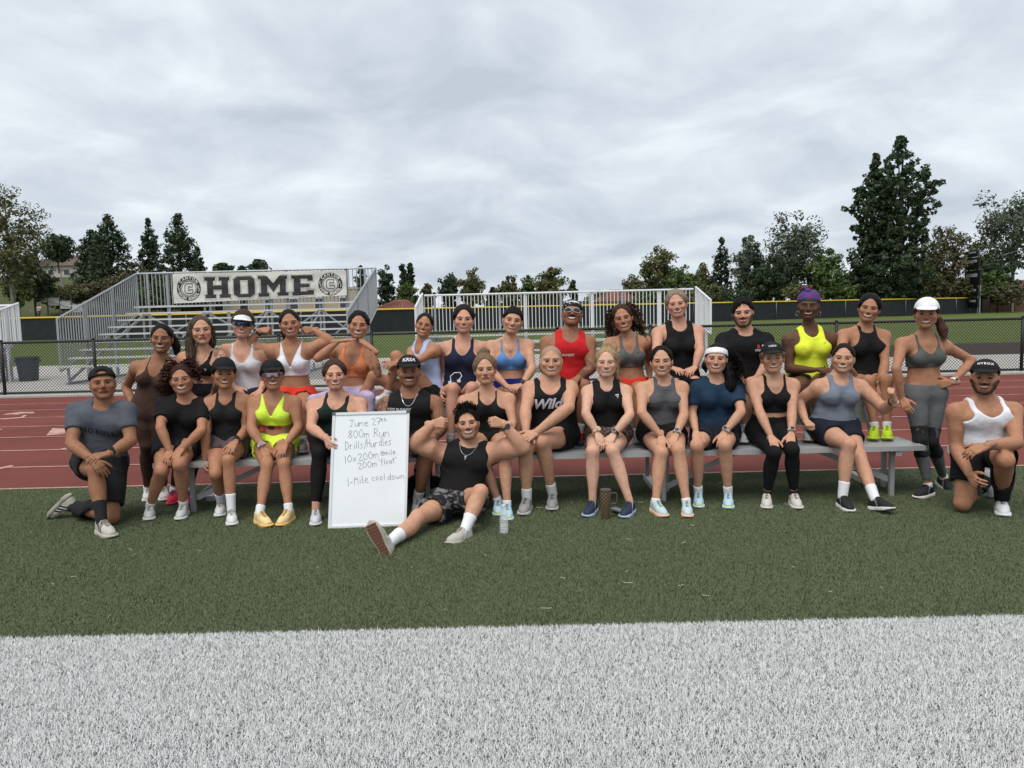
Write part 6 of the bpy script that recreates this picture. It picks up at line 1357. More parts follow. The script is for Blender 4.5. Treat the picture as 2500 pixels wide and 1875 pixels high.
# checkered tumbler
p0 = at_z(1479, 1268, .0); tu = empty('tumbler', p0, 'tall brown checkered travel tumbler with side handle standing on the turf', 'tumbler')
CHK = mat('checker_print', (.035, .018, .013), rough=.4); t = CHK.node_tree; b = t.nodes['Principled BSDF']; nn = t.nodes.new; lk = t.links.new
tcn = nn('ShaderNodeTexCoord'); sp_ = nn('ShaderNodeSeparateXYZ'); lk(tcn.outputs['Object'], sp_.inputs[0])
def mth(op, a, b_=None):
    n = nn('ShaderNodeMath'); n.operation = op
    for i, v in enumerate((a, b_)):
        if v is None: continue
        if isinstance(v, (int, float)): n.inputs[i].default_value = v
        else: lk(v, n.inputs[i])
    return n.outputs[0]
ang = mth('FLOOR', mth('MULTIPLY', mth('ARCTAN2', sp_.outputs[1], sp_.outputs[0]), 18 / (2 * math.pi))); hh = mth('FLOOR', mth('DIVIDE', sp_.outputs[2], .0145)); ck = mth('FLOORED_MODULO', mth('ADD', ang, hh), 2.0)
mxn = nn('ShaderNodeMix'); mxn.data_type = 'RGBA'; lk(ck, mxn.inputs[0]); mxn.inputs[6].default_value = (.038, .019, .013, 1); mxn.inputs[7].default_value = (.24, .165, .095, 1); lk(mxn.outputs[2], b.inputs['Base Color'])
MB().lathe([(0, 0), (.030, 0), (.0325, .004), (.034, .10), (.0415, .118), (.0425, .226), (.040, .228)], n=36).obj('tumbler_body', CHK, tu, smooth=True)
LID = mat('tumbler_lid', (.09, .065, .055), rough=.35); MB().lathe([(.0, .236), (.036, .238), (.043, .234), (.0435, .224), (.042, .222)], n=36).obj('tumbler_lid', LID, tu, smooth=True)
MB().tube([(.041, 0, .205), (.080, 0, .205), (.088, 0, .19), (.088, 0, .135), (.078, 0, .122), (.042, 0, .125)], .0065, 10).obj('tumbler_handle', LID, tu, smooth=True)
# phone and card case lying by the tumbler
p0 = at_z(1508, 1246, .03); ph = empty('phone', p0, 'dark phone lying face up on the turf between tumbler and navy shoe', 'phone')
mb = MB(); mb.box((-.035, -.07, 0), (.035, .07, .008)); mb.obj('phone_case', mat('phone_case', (.10, .075, .07), rough=.4), ph); mb = MB(); mb.box((-.031, -.066, .008), (.031, .066, .0095)); mb.obj('phone_screen', mat('phone_glass', (.012, .012, .014), rough=.08, spec=.6), ph)
ph.rotation_euler = (0, 0, .5)
# dark gym bag behind the seated flexing runner
def blob(name, fn, lo, hi, h, m, parent, base):
    V, F = surface(fn, lo, hi, h); return link(name, mesh_np(name, relax(V, F, 1, .3) - np.asarray(base), F, True, [m]), parent)
q0 = np.array(at_z(1052, 1228, .0)); gb = empty('gym_bag', q0, 'slouched black gym bag on the turf under the bench behind camo shorts', 'bag')
def bagf(P): return smin(ell(P, q0 + (0, .05, .10), (.20, .13, .12)), ell(P, q0 + (-.10, .05, .15), (.12, .10, .10)), .05) + .010 * wob(P, 34)
blob('bag_body', bagf, q0 - .32, q0 + .32, .011, fab('bag_nylon', (.010, .010, .011)), gb, q0)
MB().tube([(-.12, -.06, .16), (-.06, -.13, .20), (.04, -.14, .19), (.11, -.08, .14)], .010, 6).obj('bag_strap', fab('bag_strap', (.018, .018, .02)), gb, smooth=True)
q1 = np.array(at_z(1010, 1212, .0)); kb_ = empty('camo_jacket', q1, 'crumpled grey camo jacket on the turf beside the black gym bag', 'jacket')
blob('jacket_cloth', lambda P: smin(ell(P, q1 + (.06, 0, .05), (.20, .12, .06)), ell(P, q1 + (.16, .02, .08), (.10, .10, .06)), .04) + .014 * wob(P, 40), q1 - .3, q1 + .35, .011, CAMO, kb_, q1)
# blue jacket and yellow cloth left on the seat
q2 = np.array([-1.62, 6.50, .447]); bj = empty('blue_jacket', q2, 'royal blue jacket bundled on the bench seat beside neon shorts', 'jacket')
blob('jacket_cloth', lambda P: np.maximum(smin(ell(P, q2 + (0, 0, .04), (.12, .09, .06)), ell(P, q2 + (-.06, .02, .07), (.06, .06, .06)), .03) + .009 * wob(P, 55), q2[2] - P[:, 2]), q2 - .2, q2 + .2, .009, fab('royal_nylon', (.012, .018, .11)), bj, q2)
# earphone cable with case on the navy runner's lap
pB = PEOPLE.get('B7')
if pB is not None:
    c = pB.kn['b'] + np.array([-.14, .02, .075]); ec = empty('earphones', c, 'white looped earphone cable with small case on a bare thigh', 'earphones'); WPL = mat('white_plastic', (.75, .75, .76), rough=.35)
    MB().tube([(-.04, -.03, -.02), (-.045, -.02, .03), (-.01, -.01, .06), (.04, -.01, .06), (.055, -.02, .03), (.03, -.04, .0)], .0035, 6).obj('cable', WPL, ec, smooth=True)
    mb = MB(); mb.box((-.062, -.05, -.035), (-.035, -.03, -.01)); mb.obj('plug', WPL, ec); mb = MB(); mb.box((.015, -.06, -.02), (.045, -.03, .0)); mb.obj('case', WPL, ec)
pC = PEOPLE.get('F13')
if pC is not None:
    d = nrm(pC.tip['a'] - pC.wr['a']); c = pC.wr['a'] + d * .10; kc = empty('canister', c, 'small black canister gripped in the kneeling runner\'s lowered hand', 'canister')
    MB().tube([(.015, -.02, .02), (.02, -.03, -.075)], .016, 12).obj('canister_body', mat('canister_black', (.012, .012, .013), rough=.35), kc, smooth=True); MB().tube([(.02, -.03, -.078), (.021, -.031, -.10)], .018, 12).obj('canister_cap', mat('canister_cap', (.02, .02, .022), rough=.3), kc, smooth=True)
# ------------------------------------------------------------------ chain-link fence
BLKM = mat('black_vinyl', (.012, .012, .013), rough=.5); FX0, FX1, FH = -22.0, 23.0, 1.22
cf = empty('chain_link_fence', (0, Y_FENCE, 0), 'black chain-link fence running along the far side of the track', 'fence')
fb_ = (0, Y_FENCE, 0)
x = -11.62
posts = [-11.66 + 2.107 * k for k in range(-5, 17)]
pm = MB().tube([(0, 0, 0), (0, 0, FH + .03)], .036, 8).mesh('post', BLKM, True); capm = MB().lathe([(.0, .05), (.03, .035), (.042, .0), (.0, 0)], n=10).mesh('post_cap', BLKM, True)
for X in posts:
    o = link('post', pm, cf, (X, 0, 0)); c = link('post_cap', capm, o, (0, 0, FH + .025))
part('top_rail', MB().tube([(FX0, Y_FENCE, FH), (FX1, Y_FENCE, FH)], .030, 8), BLKM, cf, fb_, True)
part('bottom_rail', MB().tube([(FX0, Y_FENCE, .07), (FX1, Y_FENCE, .07)], .024, 8), BLKM, cf, fb_, True)
pitch = .072; mb = MB(); z0, z1 = .03, FH + .01; hgt = z1 - z0
k = 0; V = []; F = []
for sg in (-1, 1):
    for i in range(int((FX1 - FX0 + hgt) / pitch) + 1):
        xa = FX0 - (hgt if sg > 0 else 0) + i * pitch; a, b_ = (xa, z0), (xa + sg * hgt, z1)
        def clipx(p, q):
            (x0, y0), (x1, y1) = p, q
            if x0 > x1: x0, y0, x1, y1 = x1, y1, x0, y0
            if x1 <= FX0 or x0 >= FX1: return None
            if x0 < FX0: y0 += (y1 - y0) * (FX0 - x0) / (x1 - x0); x0 = FX0
            if x1 > FX1: y1 = y0 + (y1 - y0) * (FX1 - x0) / (x1 - x0); x1 = FX1
            return (x0, y0), (x1, y1)
        c = clipx(a, b_)
        if c: mb.bar((c[0][0], Y_FENCE + sg * .004, c[0][1]), (c[1][0], Y_FENCE + sg * .004, c[1][1]), .0055, .0120, (0, 1, 0))
o = part('chain_mesh', mb, BLKM, cf, fb_); o['kind'] = 'stuff'

# ------------------------------------------------------------------ bleachers
GALV = mat('galvanised_steel', (.36, .38, .39), rough=.5, metal=.5, var=.10, vscale=3); PLK = mat('bleacher_plank', (.60, .60, .58), rough=.45, metal=.25, var=.06, vscale=2); WRL = mat('white_rail', (.66, .67, .67), rough=.45)
boxm = MB().box((-.5, -.5, 0), (.5, .5, 1)).mesh('picket', None)
boxm.materials.append(GALV)
def picket(par, base, x, y, za, zb, w, m):
    o = link('picket', boxm, par, (x - base[0], y - base[1], za - base[2])); o.scale = (w, w, zb - za); o.material_slots[0].link = 'OBJECT'; o.material_slots[0].material = m; return o
def bleacher(name, label, x0, x1, planks, rail_y, rail_z0, rail_z1, side, sideY, pitch, m, frames, tube=.030, w=.024):
    base = (x0, planks[0][0], 0); th = empty(name, base, label, 'bleachers')
    for (Y, z, wd) in planks: mb = MB(); mb.box((x0 + .12, Y - wd / 2, z - .045), (x1 - .12, Y + wd / 2, z)); part('seat_plank', mb, PLK, th, base)
    n = len(planks)
    for X in frames:
        mb = MB()
        for q, (Y, z, wd) in enumerate(planks):
            if q % 2 == 0 or q == n - 1: mb.bar((X, Y, 0.02), (X, Y, z - .045), .05, .05)
        mb.bar((X, planks[0][0], .10), (X, planks[-1][0], planks[-1][1] - .30), .045, .07); mb.bar((X, planks[0][0] - .1, .035), (X, rail_y, .035), .07, .07); mb.bar((X, rail_y, .03), (X, rail_y, rail_z1), .06, .06); part('support_frame', mb, GALV, th, base)
    for a, b_ in zip(frames[:-1], frames[1:]):
        mb = MB(); mb.bar((a, planks[-1][0] + .05, planks[-1][1] * .9), (b_, planks[-1][0] + .05, planks[-1][1] * .35), .03, .05); mb.bar((b_, planks[-1][0] + .10, planks[-1][1] * .9), (a, planks[-1][0] + .10, planks[-1][1] * .35), .03, .05); part('cross_brace', mb, GALV, th, base)
    # rear railing
    rr = part('rear_railing', MB().tube([(x0, rail_y, rail_z0), (x0, rail_y, rail_z1), (x1, rail_y, rail_z1), (x1, rail_y, rail_z0), (x0, rail_y, rail_z0)], tube, 8), m, th, base, True)
    nn_ = int((x1 - x0) / pitch)
    for k in range(1, nn_): picket(rr, base, x0 + (x1 - x0) * k / nn_, rail_y, rail_z0, rail_z1, w, m)
    for X in [x0 + (x1 - x0) * f for f in (.125, .375, .625, .875)]:
        mb = MB(); mb.box((X - .05, rail_y + .02, .0), (X + .05, rail_y + .07, rail_z1)); part('rail_post', mb, m, th, base)
    for X in side:
        (ya, za0, za1), (yb, zb0, zb1) = sideY
        sr = part('side_railing', MB().tube([(X, yb, zb0), (X, yb, zb1), (X, ya, za1), (X, ya, za0), (X, yb, zb0)], tube, 8), m, th, base, True); ns = int((yb - ya) / pitch)
        for k in range(1, ns):
            f = k / ns; y = ya + (yb - ya) * f; picket(sr, base, X, y, za0 + (zb0 - za0) * f, za1 + (zb1 - za1) * f, w, m)
        for f in (.3, .65): y = ya + (yb - ya) * f; mb = MB(); mb.box((X - .03, y - .05, .0), (X + .03, y + .05, za1 + (zb1 - za1) * f)); part('rail_post', mb, m, th, base)
    return th
PLN = [(20.35 + .545 * i, .50 + .203 * i, .26) for i in range(9)]
bleacher('tall_bleachers', 'tall aluminium bleachers with grey railings carrying the HOME banner', -12.25, -4.45, PLN, 25.15, 2.12, 3.20, (-12.25, -4.45), ((20.6, .34, 1.76), (25.15, 1.90, 3.20)), .125, GALV, [-11.9, -9.9, -7.9, -6.2, -4.8])
PL2 = [(20.75, .40, .26), (21.1, .42, .26), (21.45, .60, .28), (21.8, .82, .28), (22.15, .84, .28), (22.4, 1.02, .28)]
bleacher('low_bleachers', 'low white-railed bleachers standing behind the middle of the fence', -2.60, 5.28, PL2, 22.6, 1.12, 2.20, (-2.66, 5.36), ((20.9, .95, 1.85), (22.6, 1.12, 2.26)), .105, WRL, [-2.3, -.4, 1.4, 3.2, 4.9], tube=.028, w=.019)
bleacher('low_bleachers', 'low white-railed bleachers beside the grey trash can', -22.4, -14.62, PL2, 22.6, 1.12, 2.20, (-14.55,), ((20.9, .95, 1.85), (22.6, 1.12, 2.26)), .105, WRL, [-22, -20, -18, -16, -14.9], tube=.036, w=.032)
# trash can
c = at_z(71, 930, 0); tcn_ = empty('trash_can', c, 'round dark grey plastic trash can on the concrete beside the low bleachers', 'trash can')
TC = mat('trash_plastic', (.055, .068, .078), rough=.55, var=.1, vscale=8); MB().lathe([(0, 0), (.235, 0), (.245, .03), (.30, .66)], n=24).obj('can_body', TC, tcn_, smooth=True); MB().lathe([(.30, .66), (.325, .665), (.325, .70), (.30, .705), (.285, .62)], n=24).obj('can_rim', TC, tcn_, smooth=True)
for sg in (-1, 1): mb = MB(); mb.box((sg * .30 - .03, -.09, .55), (sg * .30 + .04, .09, .61)); mb.obj('can_handle', TC, tcn_)

# ------------------------------------------------------------------ HOME banner
bt = [at_y(422, 668, 25.08), at_y(845, 660, 25.08), at_y(847, 721, 25.02), at_y(425, 741, 25.02)]   # tl tr br bl
BO = bt[3]; BWd = float(bt[1][0] - bt[0][0]); bn = empty('school_banner', BO, 'white vinyl school banner with big black HOME lettering hung on bleacher rail', 'banner')
def bp(u, v, z=0.0):   # u,v in banner picture pixels (2212x531 crop, 100..1965 x 95..435)
    s_ = (u - 95) / (1965 - 95); tl, tr, br_, bl = bt; top = tl + (tr - tl) * s_; bot = bl + (br_ - bl) * s_
    vt = 122 + (88 - 122) * s_; vb = 437 + (378 - 437) * s_; f = (v - vt) / (vb - vt); p = top + (bot - top) * f
    return p + np.array([0, -.012 * math.sin(u * .021) - .010 * math.sin(v * .04 + u * .006) - z - .02, 0]) - BO
nu, nv = 64, 12; mb = MB(); V = []; F = []
for j in range(nv + 1):
    for i in range(nu + 1):
        u = 95 + (1965 - 95) * i / nu; s_ = i / nu; v = (122 - 34 * s_) + ((437 - 59 * s_) - (122 - 34 * s_)) * j / nv; V.append(bp(u, v))
for j in range(nv):
    for i in range(nu): a = j * (nu + 1) + i; F.append((a, a + 1, a + nu + 2, a + nu + 1))
mb.add(V, F); mb.obj('banner_sheet', mat('banner_vinyl', (.56, .55, .50), rough=.6, var=.10, vscale=1.6), bn, smooth=True)
BK = mat('banner_black', (.020, .019, .019), rough=.6, var=.2, vscale=3); BG = mat('banner_outline', (.33, .325, .30), rough=.6)
def fill(name, polys, m, z=.008, grid=None):
    """flat print following the banner's waves; polygons are convex"""
    mb = MB()
    for poly in polys:
        n = 6 if len(poly) == 4 else 1
        if len(poly) == 4:
            p = [np.array(q, float) for q in poly]; V = []
            for j in range(n + 1):
                for i in range(n + 1):
                    a = p[0] + (p[1] - p[0]) * i / n; b_ = p[3] + (p[2] - p[3]) * i / n; q = a + (b_ - a) * j / n; V.append(bp(q[0], q[1], z))
            mb.add(V, [(j*(n+1)+i, j*(n+1)+i+1, (j+1)*(n+1)+i+1, (j+1)*(n+1)+i) for j in range(n) for i in range(n)])
        else: mb.add([bp(u, v, z) for u, v in poly], [tuple(range(len(poly)))])
    return mb.obj(name, m, bn)
rect = lambda x0, y0, x1, y1, s_=-.018: [(x0, y0 + (x0 - 0) * 0), (x1, y0 + (x1 - x0) * s_), (x1, y1 + (x1 - x0) * s_), (x0, y1)]
LET = {
 'letter_h': [rect(435, 162, 548, 200), rect(590, 160, 705, 198), rect(440, 350, 555, 388), rect(595, 347, 716, 384), rect(462, 162, 527, 386), rect(620, 160, 690, 384), rect(520, 252, 630, 295)],
 'letter_o': [rect(748, 185, 818, 352), rect(905, 182, 978, 348), [(748, 185), (790, 156), (935, 152), (978, 182)], [(748, 352), (978, 348), (930, 380), (800, 382)], rect(800, 156, 925, 196), rect(800, 345, 925, 382)],
 'letter_m': [rect(1012, 150, 1080, 186), rect(1270, 146, 1330, 182), rect(1016, 340, 1130, 378), rect(1224, 334, 1338, 370), rect(1042, 150, 1110, 376), rect(1246, 146, 1312, 370), [(1040, 150), (1110, 149), (1200, 262), (1176, 325)], [(1245, 147), (1312, 146), (1176, 325), (1150, 262)]],
 'letter_e': [rect(1372, 146, 1440, 182), rect(1378, 332, 1440, 370), rect(1396, 146, 1470, 370), rect(1465, 144, 1600, 182), rect(1545, 160, 1605, 205), rect(1465, 240, 1570, 280), rect(1465, 328, 1612, 366), rect(1540, 312, 1612, 345)]}
for nm, polys in LET.items(): fill(nm, polys, BK)
OUT = {'H': [(425, 150), (560, 148), (560, 205), (535, 245), (612, 244), (612, 205), (582, 200), (582, 148), (716, 146), (716, 205), (700, 205), (700, 345), (726, 345), (726, 394), (588, 397), (588, 345), (612, 345), (612, 300), (535, 302), (535, 345), (565, 345), (565, 398), (430, 400), (430, 345), (455, 343), (452, 208), (425, 208)],
       'M': [(1002, 140), (1085, 138), (1176, 228), (1262, 136), (1342, 135), (1340, 190), (1322, 192), (1324, 325), (1350, 325), (1350, 380), (1214, 384), (1214, 330), (1238, 328), (1236, 262), (1176, 330), (1118, 262), (1120, 330), (1140, 332), (1140, 386), (1006, 390), (1006, 335), (1032, 333), (1030, 195), (1002, 195)]}
for nm, pl in OUT.items(): MB().tube([bp(u, v, .008) for u, v in pl], .006, 4, closed=True).obj('letter_outline', BG, bn)
MB().tube([bp(u, v, .008) for u, v in ((738, 180), (785, 146), (940, 142), (988, 175), (988, 355), (938, 390), (795, 394), (738, 360))], .006, 4, closed=True).obj('letter_outline', BG, bn)
MB().tube([bp(u, v, .008) for u, v in ((825, 208), (898, 206), (900, 334), (828, 336))], .006, 4, closed=True).obj('letter_outline', BG, bn)
MB().tube([bp(u, v, .008) for u, v in ((1362, 138), (1615, 134), (1615, 212), (1535, 214), (1535, 192), (1480, 193), (1480, 232), (1580, 230), (1580, 290), (1480, 292), (1480, 318), (1530, 318), (1530, 300), (1622, 298), (1622, 376), (1366, 382), (1366, 325), (1388, 322), (1386, 192), (1362, 192))], .006, 4, closed=True).obj('letter_outline', BG, bn)
def seal(cx, cy, r):
    g = []
    for k in range(48):
        a0, a1 = 2 * math.pi * k / 48, 2 * math.pi * (k + 1) / 48
        g.append([(cx + r * math.cos(a), cy + r * math.sin(a)) for a in (a0, a1)] + [(cx + r * .70 * math.cos(a), cy + r * .70 * math.sin(a)) for a in (a1, a0)])
    mb = MB()
    for q in g: mb.add([bp(u, v, .008) for u, v in q], [(0, 1, 2, 3)])
    mb.obj('seal_ring', BK, bn)
    MB().tube([bp(cx + r * .62 * math.cos(a), cy + r * .62 * math.sin(a), .008) for a in np.linspace(0, 6.283, 49)[:-1]], .008, 4, closed=True).obj('seal_circle', BK, bn)
    cpts = [(.30, -.12), (.30, -.42), (-.20, -.42), (-.36, -.28), (-.36, .28), (-.20, .42), (.30, .42), (.36, .30), (.36, .10), (.06, .10), (.06, .18), (-.06, .18), (-.06, -.18), (.06, -.18), (.06, -.10)]
    MB().tube([bp(cx + u * r * .95, cy + v * r * .95, .008) for u, v in cpts], .011, 4, closed=True).obj('seal_letter', BK, bn)
    WHT2 = mat('banner_white_print', (.62, .61, .57), rough=.6)
    for txt, a_mid, span, flip in (('CANYON', -90, 100, False), ('HIGH SCHOOL', 90, 120, True)):
        mb = MB()
        for j, ch in enumerate(txt):
            if ch == ' ': continue
            V, F_ = text_mesh(ch, r * .30, bold=r * .012); f = j / (len(txt) - 1) - .5; a = R(a_mid + (span * f if not flip else -span * f)); rr = r * .85; ca, sa = math.cos(a), math.sin(a)
            out = []
            for v in V:
                if not flip: px_, py_ = cx + rr * ca - sa * v[0] * 1 * 1.0 + ca * v[1], cy + rr * sa + ca * v[0] + sa * v[1]
                else: px_, py_ = cx + rr * ca + sa * v[0] - ca * v[1], cy + rr * sa - ca * v[0] - sa * v[1]
                out.append(bp(px_, py_, .014))
            mb.add(out, [tuple(q) for q in F_])
        mb.obj('seal_lettering', WHT2, bn)
    for sg in (0, math.pi):   # laurel sprigs at the sides
        MB().tube([bp(cx + r * (.85 + .05 * math.sin(q * 9)) * math.cos(sg + q), cy + r * (.85 + .05 * math.sin(q * 9)) * math.sin(sg + q), .013) for q in np.linspace(-.32, .32, 9)], .012, 4).obj('seal_sprig', WHT2, bn)
seal(265, 280, 130); seal(1793, 245, 130)
for u in (100, 345, 615, 885, 1155, 1425, 1695, 1960): s_ = (u - 95) / 1870; MB().tube([bp(u, 122 - 34 * s_ + 4), bp(u, 122 - 34 * s_ - 14) + np.array([0, .06, 0])], .010, 4).obj('cable_tie', BLKM, bn)

# ------------------------------------------------------------------ outfield fence with windscreen and yellow cap
SCR = mat('windscreen_mesh', (.014, .018, .021), rough=.8, var=.25, vscale=1.5, bump=.2, bscale=8, bdist=.05); YLW = mat('yellow_fence_cap', (.62, .42, .03), rough=.5); PSTM = mat('fence_post_grey', (.17, .18, .18), rough=.5, metal=.4)
path = [(-150, 76), (-46, 81), (-15, 79.5), (22, 95.6), (48, 107), (66, 116), (78, 127), (86, 142), (90, 165)]
of = empty('outfield_fence', (0, 80, 0), 'dark windscreen ball-field fence topped with a yellow tube behind the grass', 'fence'); ob = (0, 80, 0)
cum = [0]
for a, b_ in zip(path[:-1], path[1:]): cum.append(cum[-1] + math.dist(a, b_))
def along(s_): 
    for k in range(len(path) - 1):
        if s_ <= cum[k + 1]: f = (s_ - cum[k]) / (cum[k + 1] - cum[k]); return (path[k][0] + (path[k+1][0] - path[k][0]) * f, path[k][1] + (path[k+1][1] - path[k][1]) * f)
    return path[-1]
nb = int(cum[-1] / 6.0); P_ = [along(cum[-1] * k / nb) for k in range(nb + 1)]; OH = 2.42
pm2 = MB().tube([(0, 0, 0), (0, 0, OH)], .055, 6).mesh('post', PSTM, True)
for k, (a, b_) in enumerate(zip(P_[:-1], P_[1:])):
    mb = MB(); mb.bar((a[0], a[1], (OH - .04) / 2 + .03), (b_[0], b_[1], (OH - .04) / 2 + .03), .02, OH - .10); part('windscreen_panel', mb, SCR, of, ob)
    link('post', pm2, of, (a[0], a[1] - .10 - 80, 0))
part('yellow_cap', MB().tube([(p[0], p[1] - .03, OH) for p in P_], .095, 8), YLW, of, ob, True)
sheet('warning_track', -200, -20, 76.6, 80.0, .003, ground_mat('infield_dirt', (.17, .12, .07), (.21, .155, .095), .8, bump=0))

# ------------------------------------------------------------------ hill, trees, houses beyond
def hz(X, Y):
    a = np.clip((-X - 30) / 50, 0, 1); b_ = np.clip((Y - 88) / 34, 0, 1); a = a * a * (3 - 2 * a); b_ = b_ * b_ * (3 - 2 * b_); return 8.5 * a * b_ + 6.0 * a * np.clip((Y - 122) / 80, 0, 1) + .35 * math.sin(X * .2) * a * b_
mb = MB(); xs = np.linspace(-240, -26, 44); ys = np.linspace(86, 300, 44)
mb.add([(x_, y_, float(hz(x_, y_)) - .01) for y_ in ys for x_ in xs], [(j*44+i, j*44+i+1, (j+1)*44+i+1, (j+1)*44+i) for j in range(43) for i in range(43)])
struct('hillside', mb, ground_mat('hill_grass', (.045, .060, .018), (.070, .085, .028), .12, .9, (.10, .085, .05), bump=0), smooth=True)
def leafmat(name, c1, c2):
    return mat('leaf_' + name, (*c1, 1), rough=.6, spec=.25, col2=(*c2, 1), vscale=.55)
LM = dict(pine=leafmat('pine', (0.025, 0.042, 0.021), (0.056, 0.084, 0.038)), euc=leafmat('euc', (0.052, 0.074, 0.045), (0.123, 0.144, 0.095)), syc=leafmat('syc', (0.060, 0.070, 0.025), (0.154, 0.150, 0.060)), green=leafmat('green', (0.045, 0.079, 0.021), (0.108, 0.154, 0.042)), brown=leafmat('brown', (0.063, 0.063, 0.032), (0.140, 0.123, 0.063)), cyp=leafmat('cyp', (0.021, 0.037, 0.019), (0.045, 0.067, 0.032)))
BARK = mat('bark', (.075, .060, .048), rough=.9, var=.3, vscale=4); BARKP = mat('bark_pale', (.20, .18, .155), rough=.9, var=.25, vscale=3)
def leaves(C, rad, n, size, r, flat=1.0):
    """n leaf cards scattered over clump centres C with radii rad"""
    k = r.randint(0, len(C), n); d = r.normal(size=(n, 3)); d /= np.linalg.norm(d, axis=1)[:, None]; rr = rad[k] * r.uniform(.35, 1.08, n) ** .6
    P = C[k] + d * rr[:, None] * np.array([1, 1, flat]); nn_ = d + r.normal(size=(n, 3)) * .8; nn_ /= np.linalg.norm(nn_, axis=1)[:, None]
    u = np.cross(nn_, r.normal(size=(n, 3))); u /= np.linalg.norm(u, axis=1)[:, None]; w = np.cross(nn_, u); s_ = size * r.uniform(.5, 1.25, n)[:, None]
    V = np.stack([P - u * s_ * .55, P + w * s_ * .35, P + u * s_ * .6, P - w * s_ * .35], 1).reshape(-1, 3); return V, np.arange(n * 4).reshape(-1, 4)
def tree(name, kind, label, xp, ytop, hw, D, group=None, lm=None, n=2600, trunk=.18, seed=None, zoff=0.0, dens=1.0, leaf=None):
    top = at_y(xp, ytop, D); X = top[0]; zb = float(hz(X, D)) + zoff if X < -26 and D > 86 else zoff; H = top[2] - zb; Rr = hw * D / FPX; r = np.random.RandomState(seed or int(xp + ytop)); base = (X, D, zb)
    th = empty(name, base, label, 'tree', group); C = []; Rd = []
    lf = (leaf or max(.20, D * .0026))
    tips = []
    if kind == 'conifer':
        gi_ = 'giant' in name; nl = 120 if gi_ else 70; ph = r.uniform(0, 6)
        for k in range(nl):
            f = (k + .5) / nl; z = H * (.10 + .88 * f); env = Rr * ((1 - f) ** .62 if 'giant' not in name else min(1, (1 - f) / .34) ** .75 * (.84 + .16 * math.sin(f * 11))) * (1.0 if f > .12 else .75) + .03 * H * .2
            for q in range(3 if f < .8 else 1):
                a = k * 2.399 + q * 2.1 + ph; e = env * r.uniform(.45, 1.10) if f < .9 else env * .4; C.append((math.cos(a) * e, math.sin(a) * e, z + r.uniform(-.02, .02) * H)); Rd.append(max(.05 * H * (1 - f * .6), Rr * .20) * r.uniform(.6, 1.15) * (.7 if gi_ else .9))
        C.append((0, 0, H * .975)); Rd.append(Rr * .10)
    elif kind == 'column':
        for k in range(70):
            f = r.uniform(.06, .97); env = Rr * min(1, f / .15) * min(1, (1 - f) / .30 + .12); a = r.uniform(0, 6.28); e = env * math.sqrt(r.uniform(.1, 1)) * .8; C.append((math.cos(a) * e, math.sin(a) * e, H * f)); Rd.append(Rr * r.uniform(.25, .42))
    else:
        nl = (150 if hw > 80 else 90) if kind == 'broad' else 50; cz = H * (.60 if kind == 'broad' else .64); rz_ = H * (.40 if kind == 'broad' else .36)
        for k in range(nl):
            d = r.normal(size=3); d /= np.linalg.norm(d); e = r.uniform(.2, .95) ** .7 * (1 + .22 * math.sin(d[0] * 5 + xp) * math.cos(d[2] * 4 + ytop)); p = d * e; w = 1.0 if p[2] > -.2 else .9
            C.append((p[0] * Rr * w * .9, p[1] * Rr * w * .9, cz + p[2] * rz_ * .92)); Rd.append(Rr * r.uniform(.15, .29))
        C.append((r.uniform(-.2, .2) * Rr, 0, H * .95)); Rd.append(Rr * .16)
    C = np.array(C); Rd = np.array(Rd); V, F = leaves(C, Rd, int(n * dens * (2.6 if lm == 'euc' else 1.6)), lf * 1.22, r, .85)
    Vc, Fc = leaves(C * np.array([.8, .8, .97]), Rd * .75, int(260 * (2.4 if hw > 60 else 1)), lf * 2.6, r, .85); F = np.concatenate([F, Fc + len(V)]); V = np.concatenate([V, Vc])
    V[:, 2] = np.clip(V[:, 2], .02 * H, H); link('crown', mesh_np('crown', V, F, False, [LM[lm or {'conifer': 'pine', 'column': 'cyp'}.get(kind, 'green')]]), th)
    mb = MB(); tr = trunk * (H / 12) ** .8; lean = r.uniform(-.03, .03, 2) * H; mb.tube([(0, 0, -.3), (lean[0] * .3, lean[1] * .3, H * .3), (lean[0] * .7, lean[1] * .7, H * .6), (lean[0], lean[1], H * .9)], [tr * 1.25, tr, tr * .65, tr * .15], 7)
    for k in r.choice(len(C), min(14, len(C)), replace=False):
        zt = min(C[k][2] * .75, H * .8); f = zt / (H * .9); mb.tube([(lean[0] * f, lean[1] * f, zt), (C[k][0] * .55, C[k][1] * .55, (zt + C[k][2]) / 2 + .02 * H), tuple(C[k])], [tr * .42, tr * .25, tr * .08], 5)
    mb.obj('trunk', BARKP if lm in ('euc', 'syc') else BARK, th, smooth=True); return th
GT = 'trees beyond the ball field fence'
tree('sycamore_tree', 'broad', 'tall rusty-green tree on the grassy hill beside the white hillside banners', 8, 440, 95, 92, GT, 'syc', 4200, seed=5)
tree('oak_tree', 'broad', 'dark low tree under the rusty-green hillside tree', 75, 600, 48, 100, GT, 'pine', 2600, seed=8)
tree('round_tree', 'broad', 'dark dome-shaped tree standing in front of the hillside house', 137, 570, 46, 150, GT, 'pine', 2800, seed=3, zoff=1)
tree('pine_tree', 'conifer', 'broad dark pine beside the tall bleachers with twin tops', 262, 522, 62, 112, GT, n=3600, seed=21)
tree('pine_tree', 'conifer', 'dark pine growing against the twin-topped pine', 222, 560, 52, 118, GT, n=3200, seed=22)
tree('pine_tree', 'conifer', 'slender pointed pine between two broad dark pines', 360, 530, 36, 116, GT, n=2600, seed=23)
tree('pine_tree', 'conifer', 'broad dark pine rising above one end of the HOME banner', 432, 520, 66, 110, GT, n=4000, seed=24)
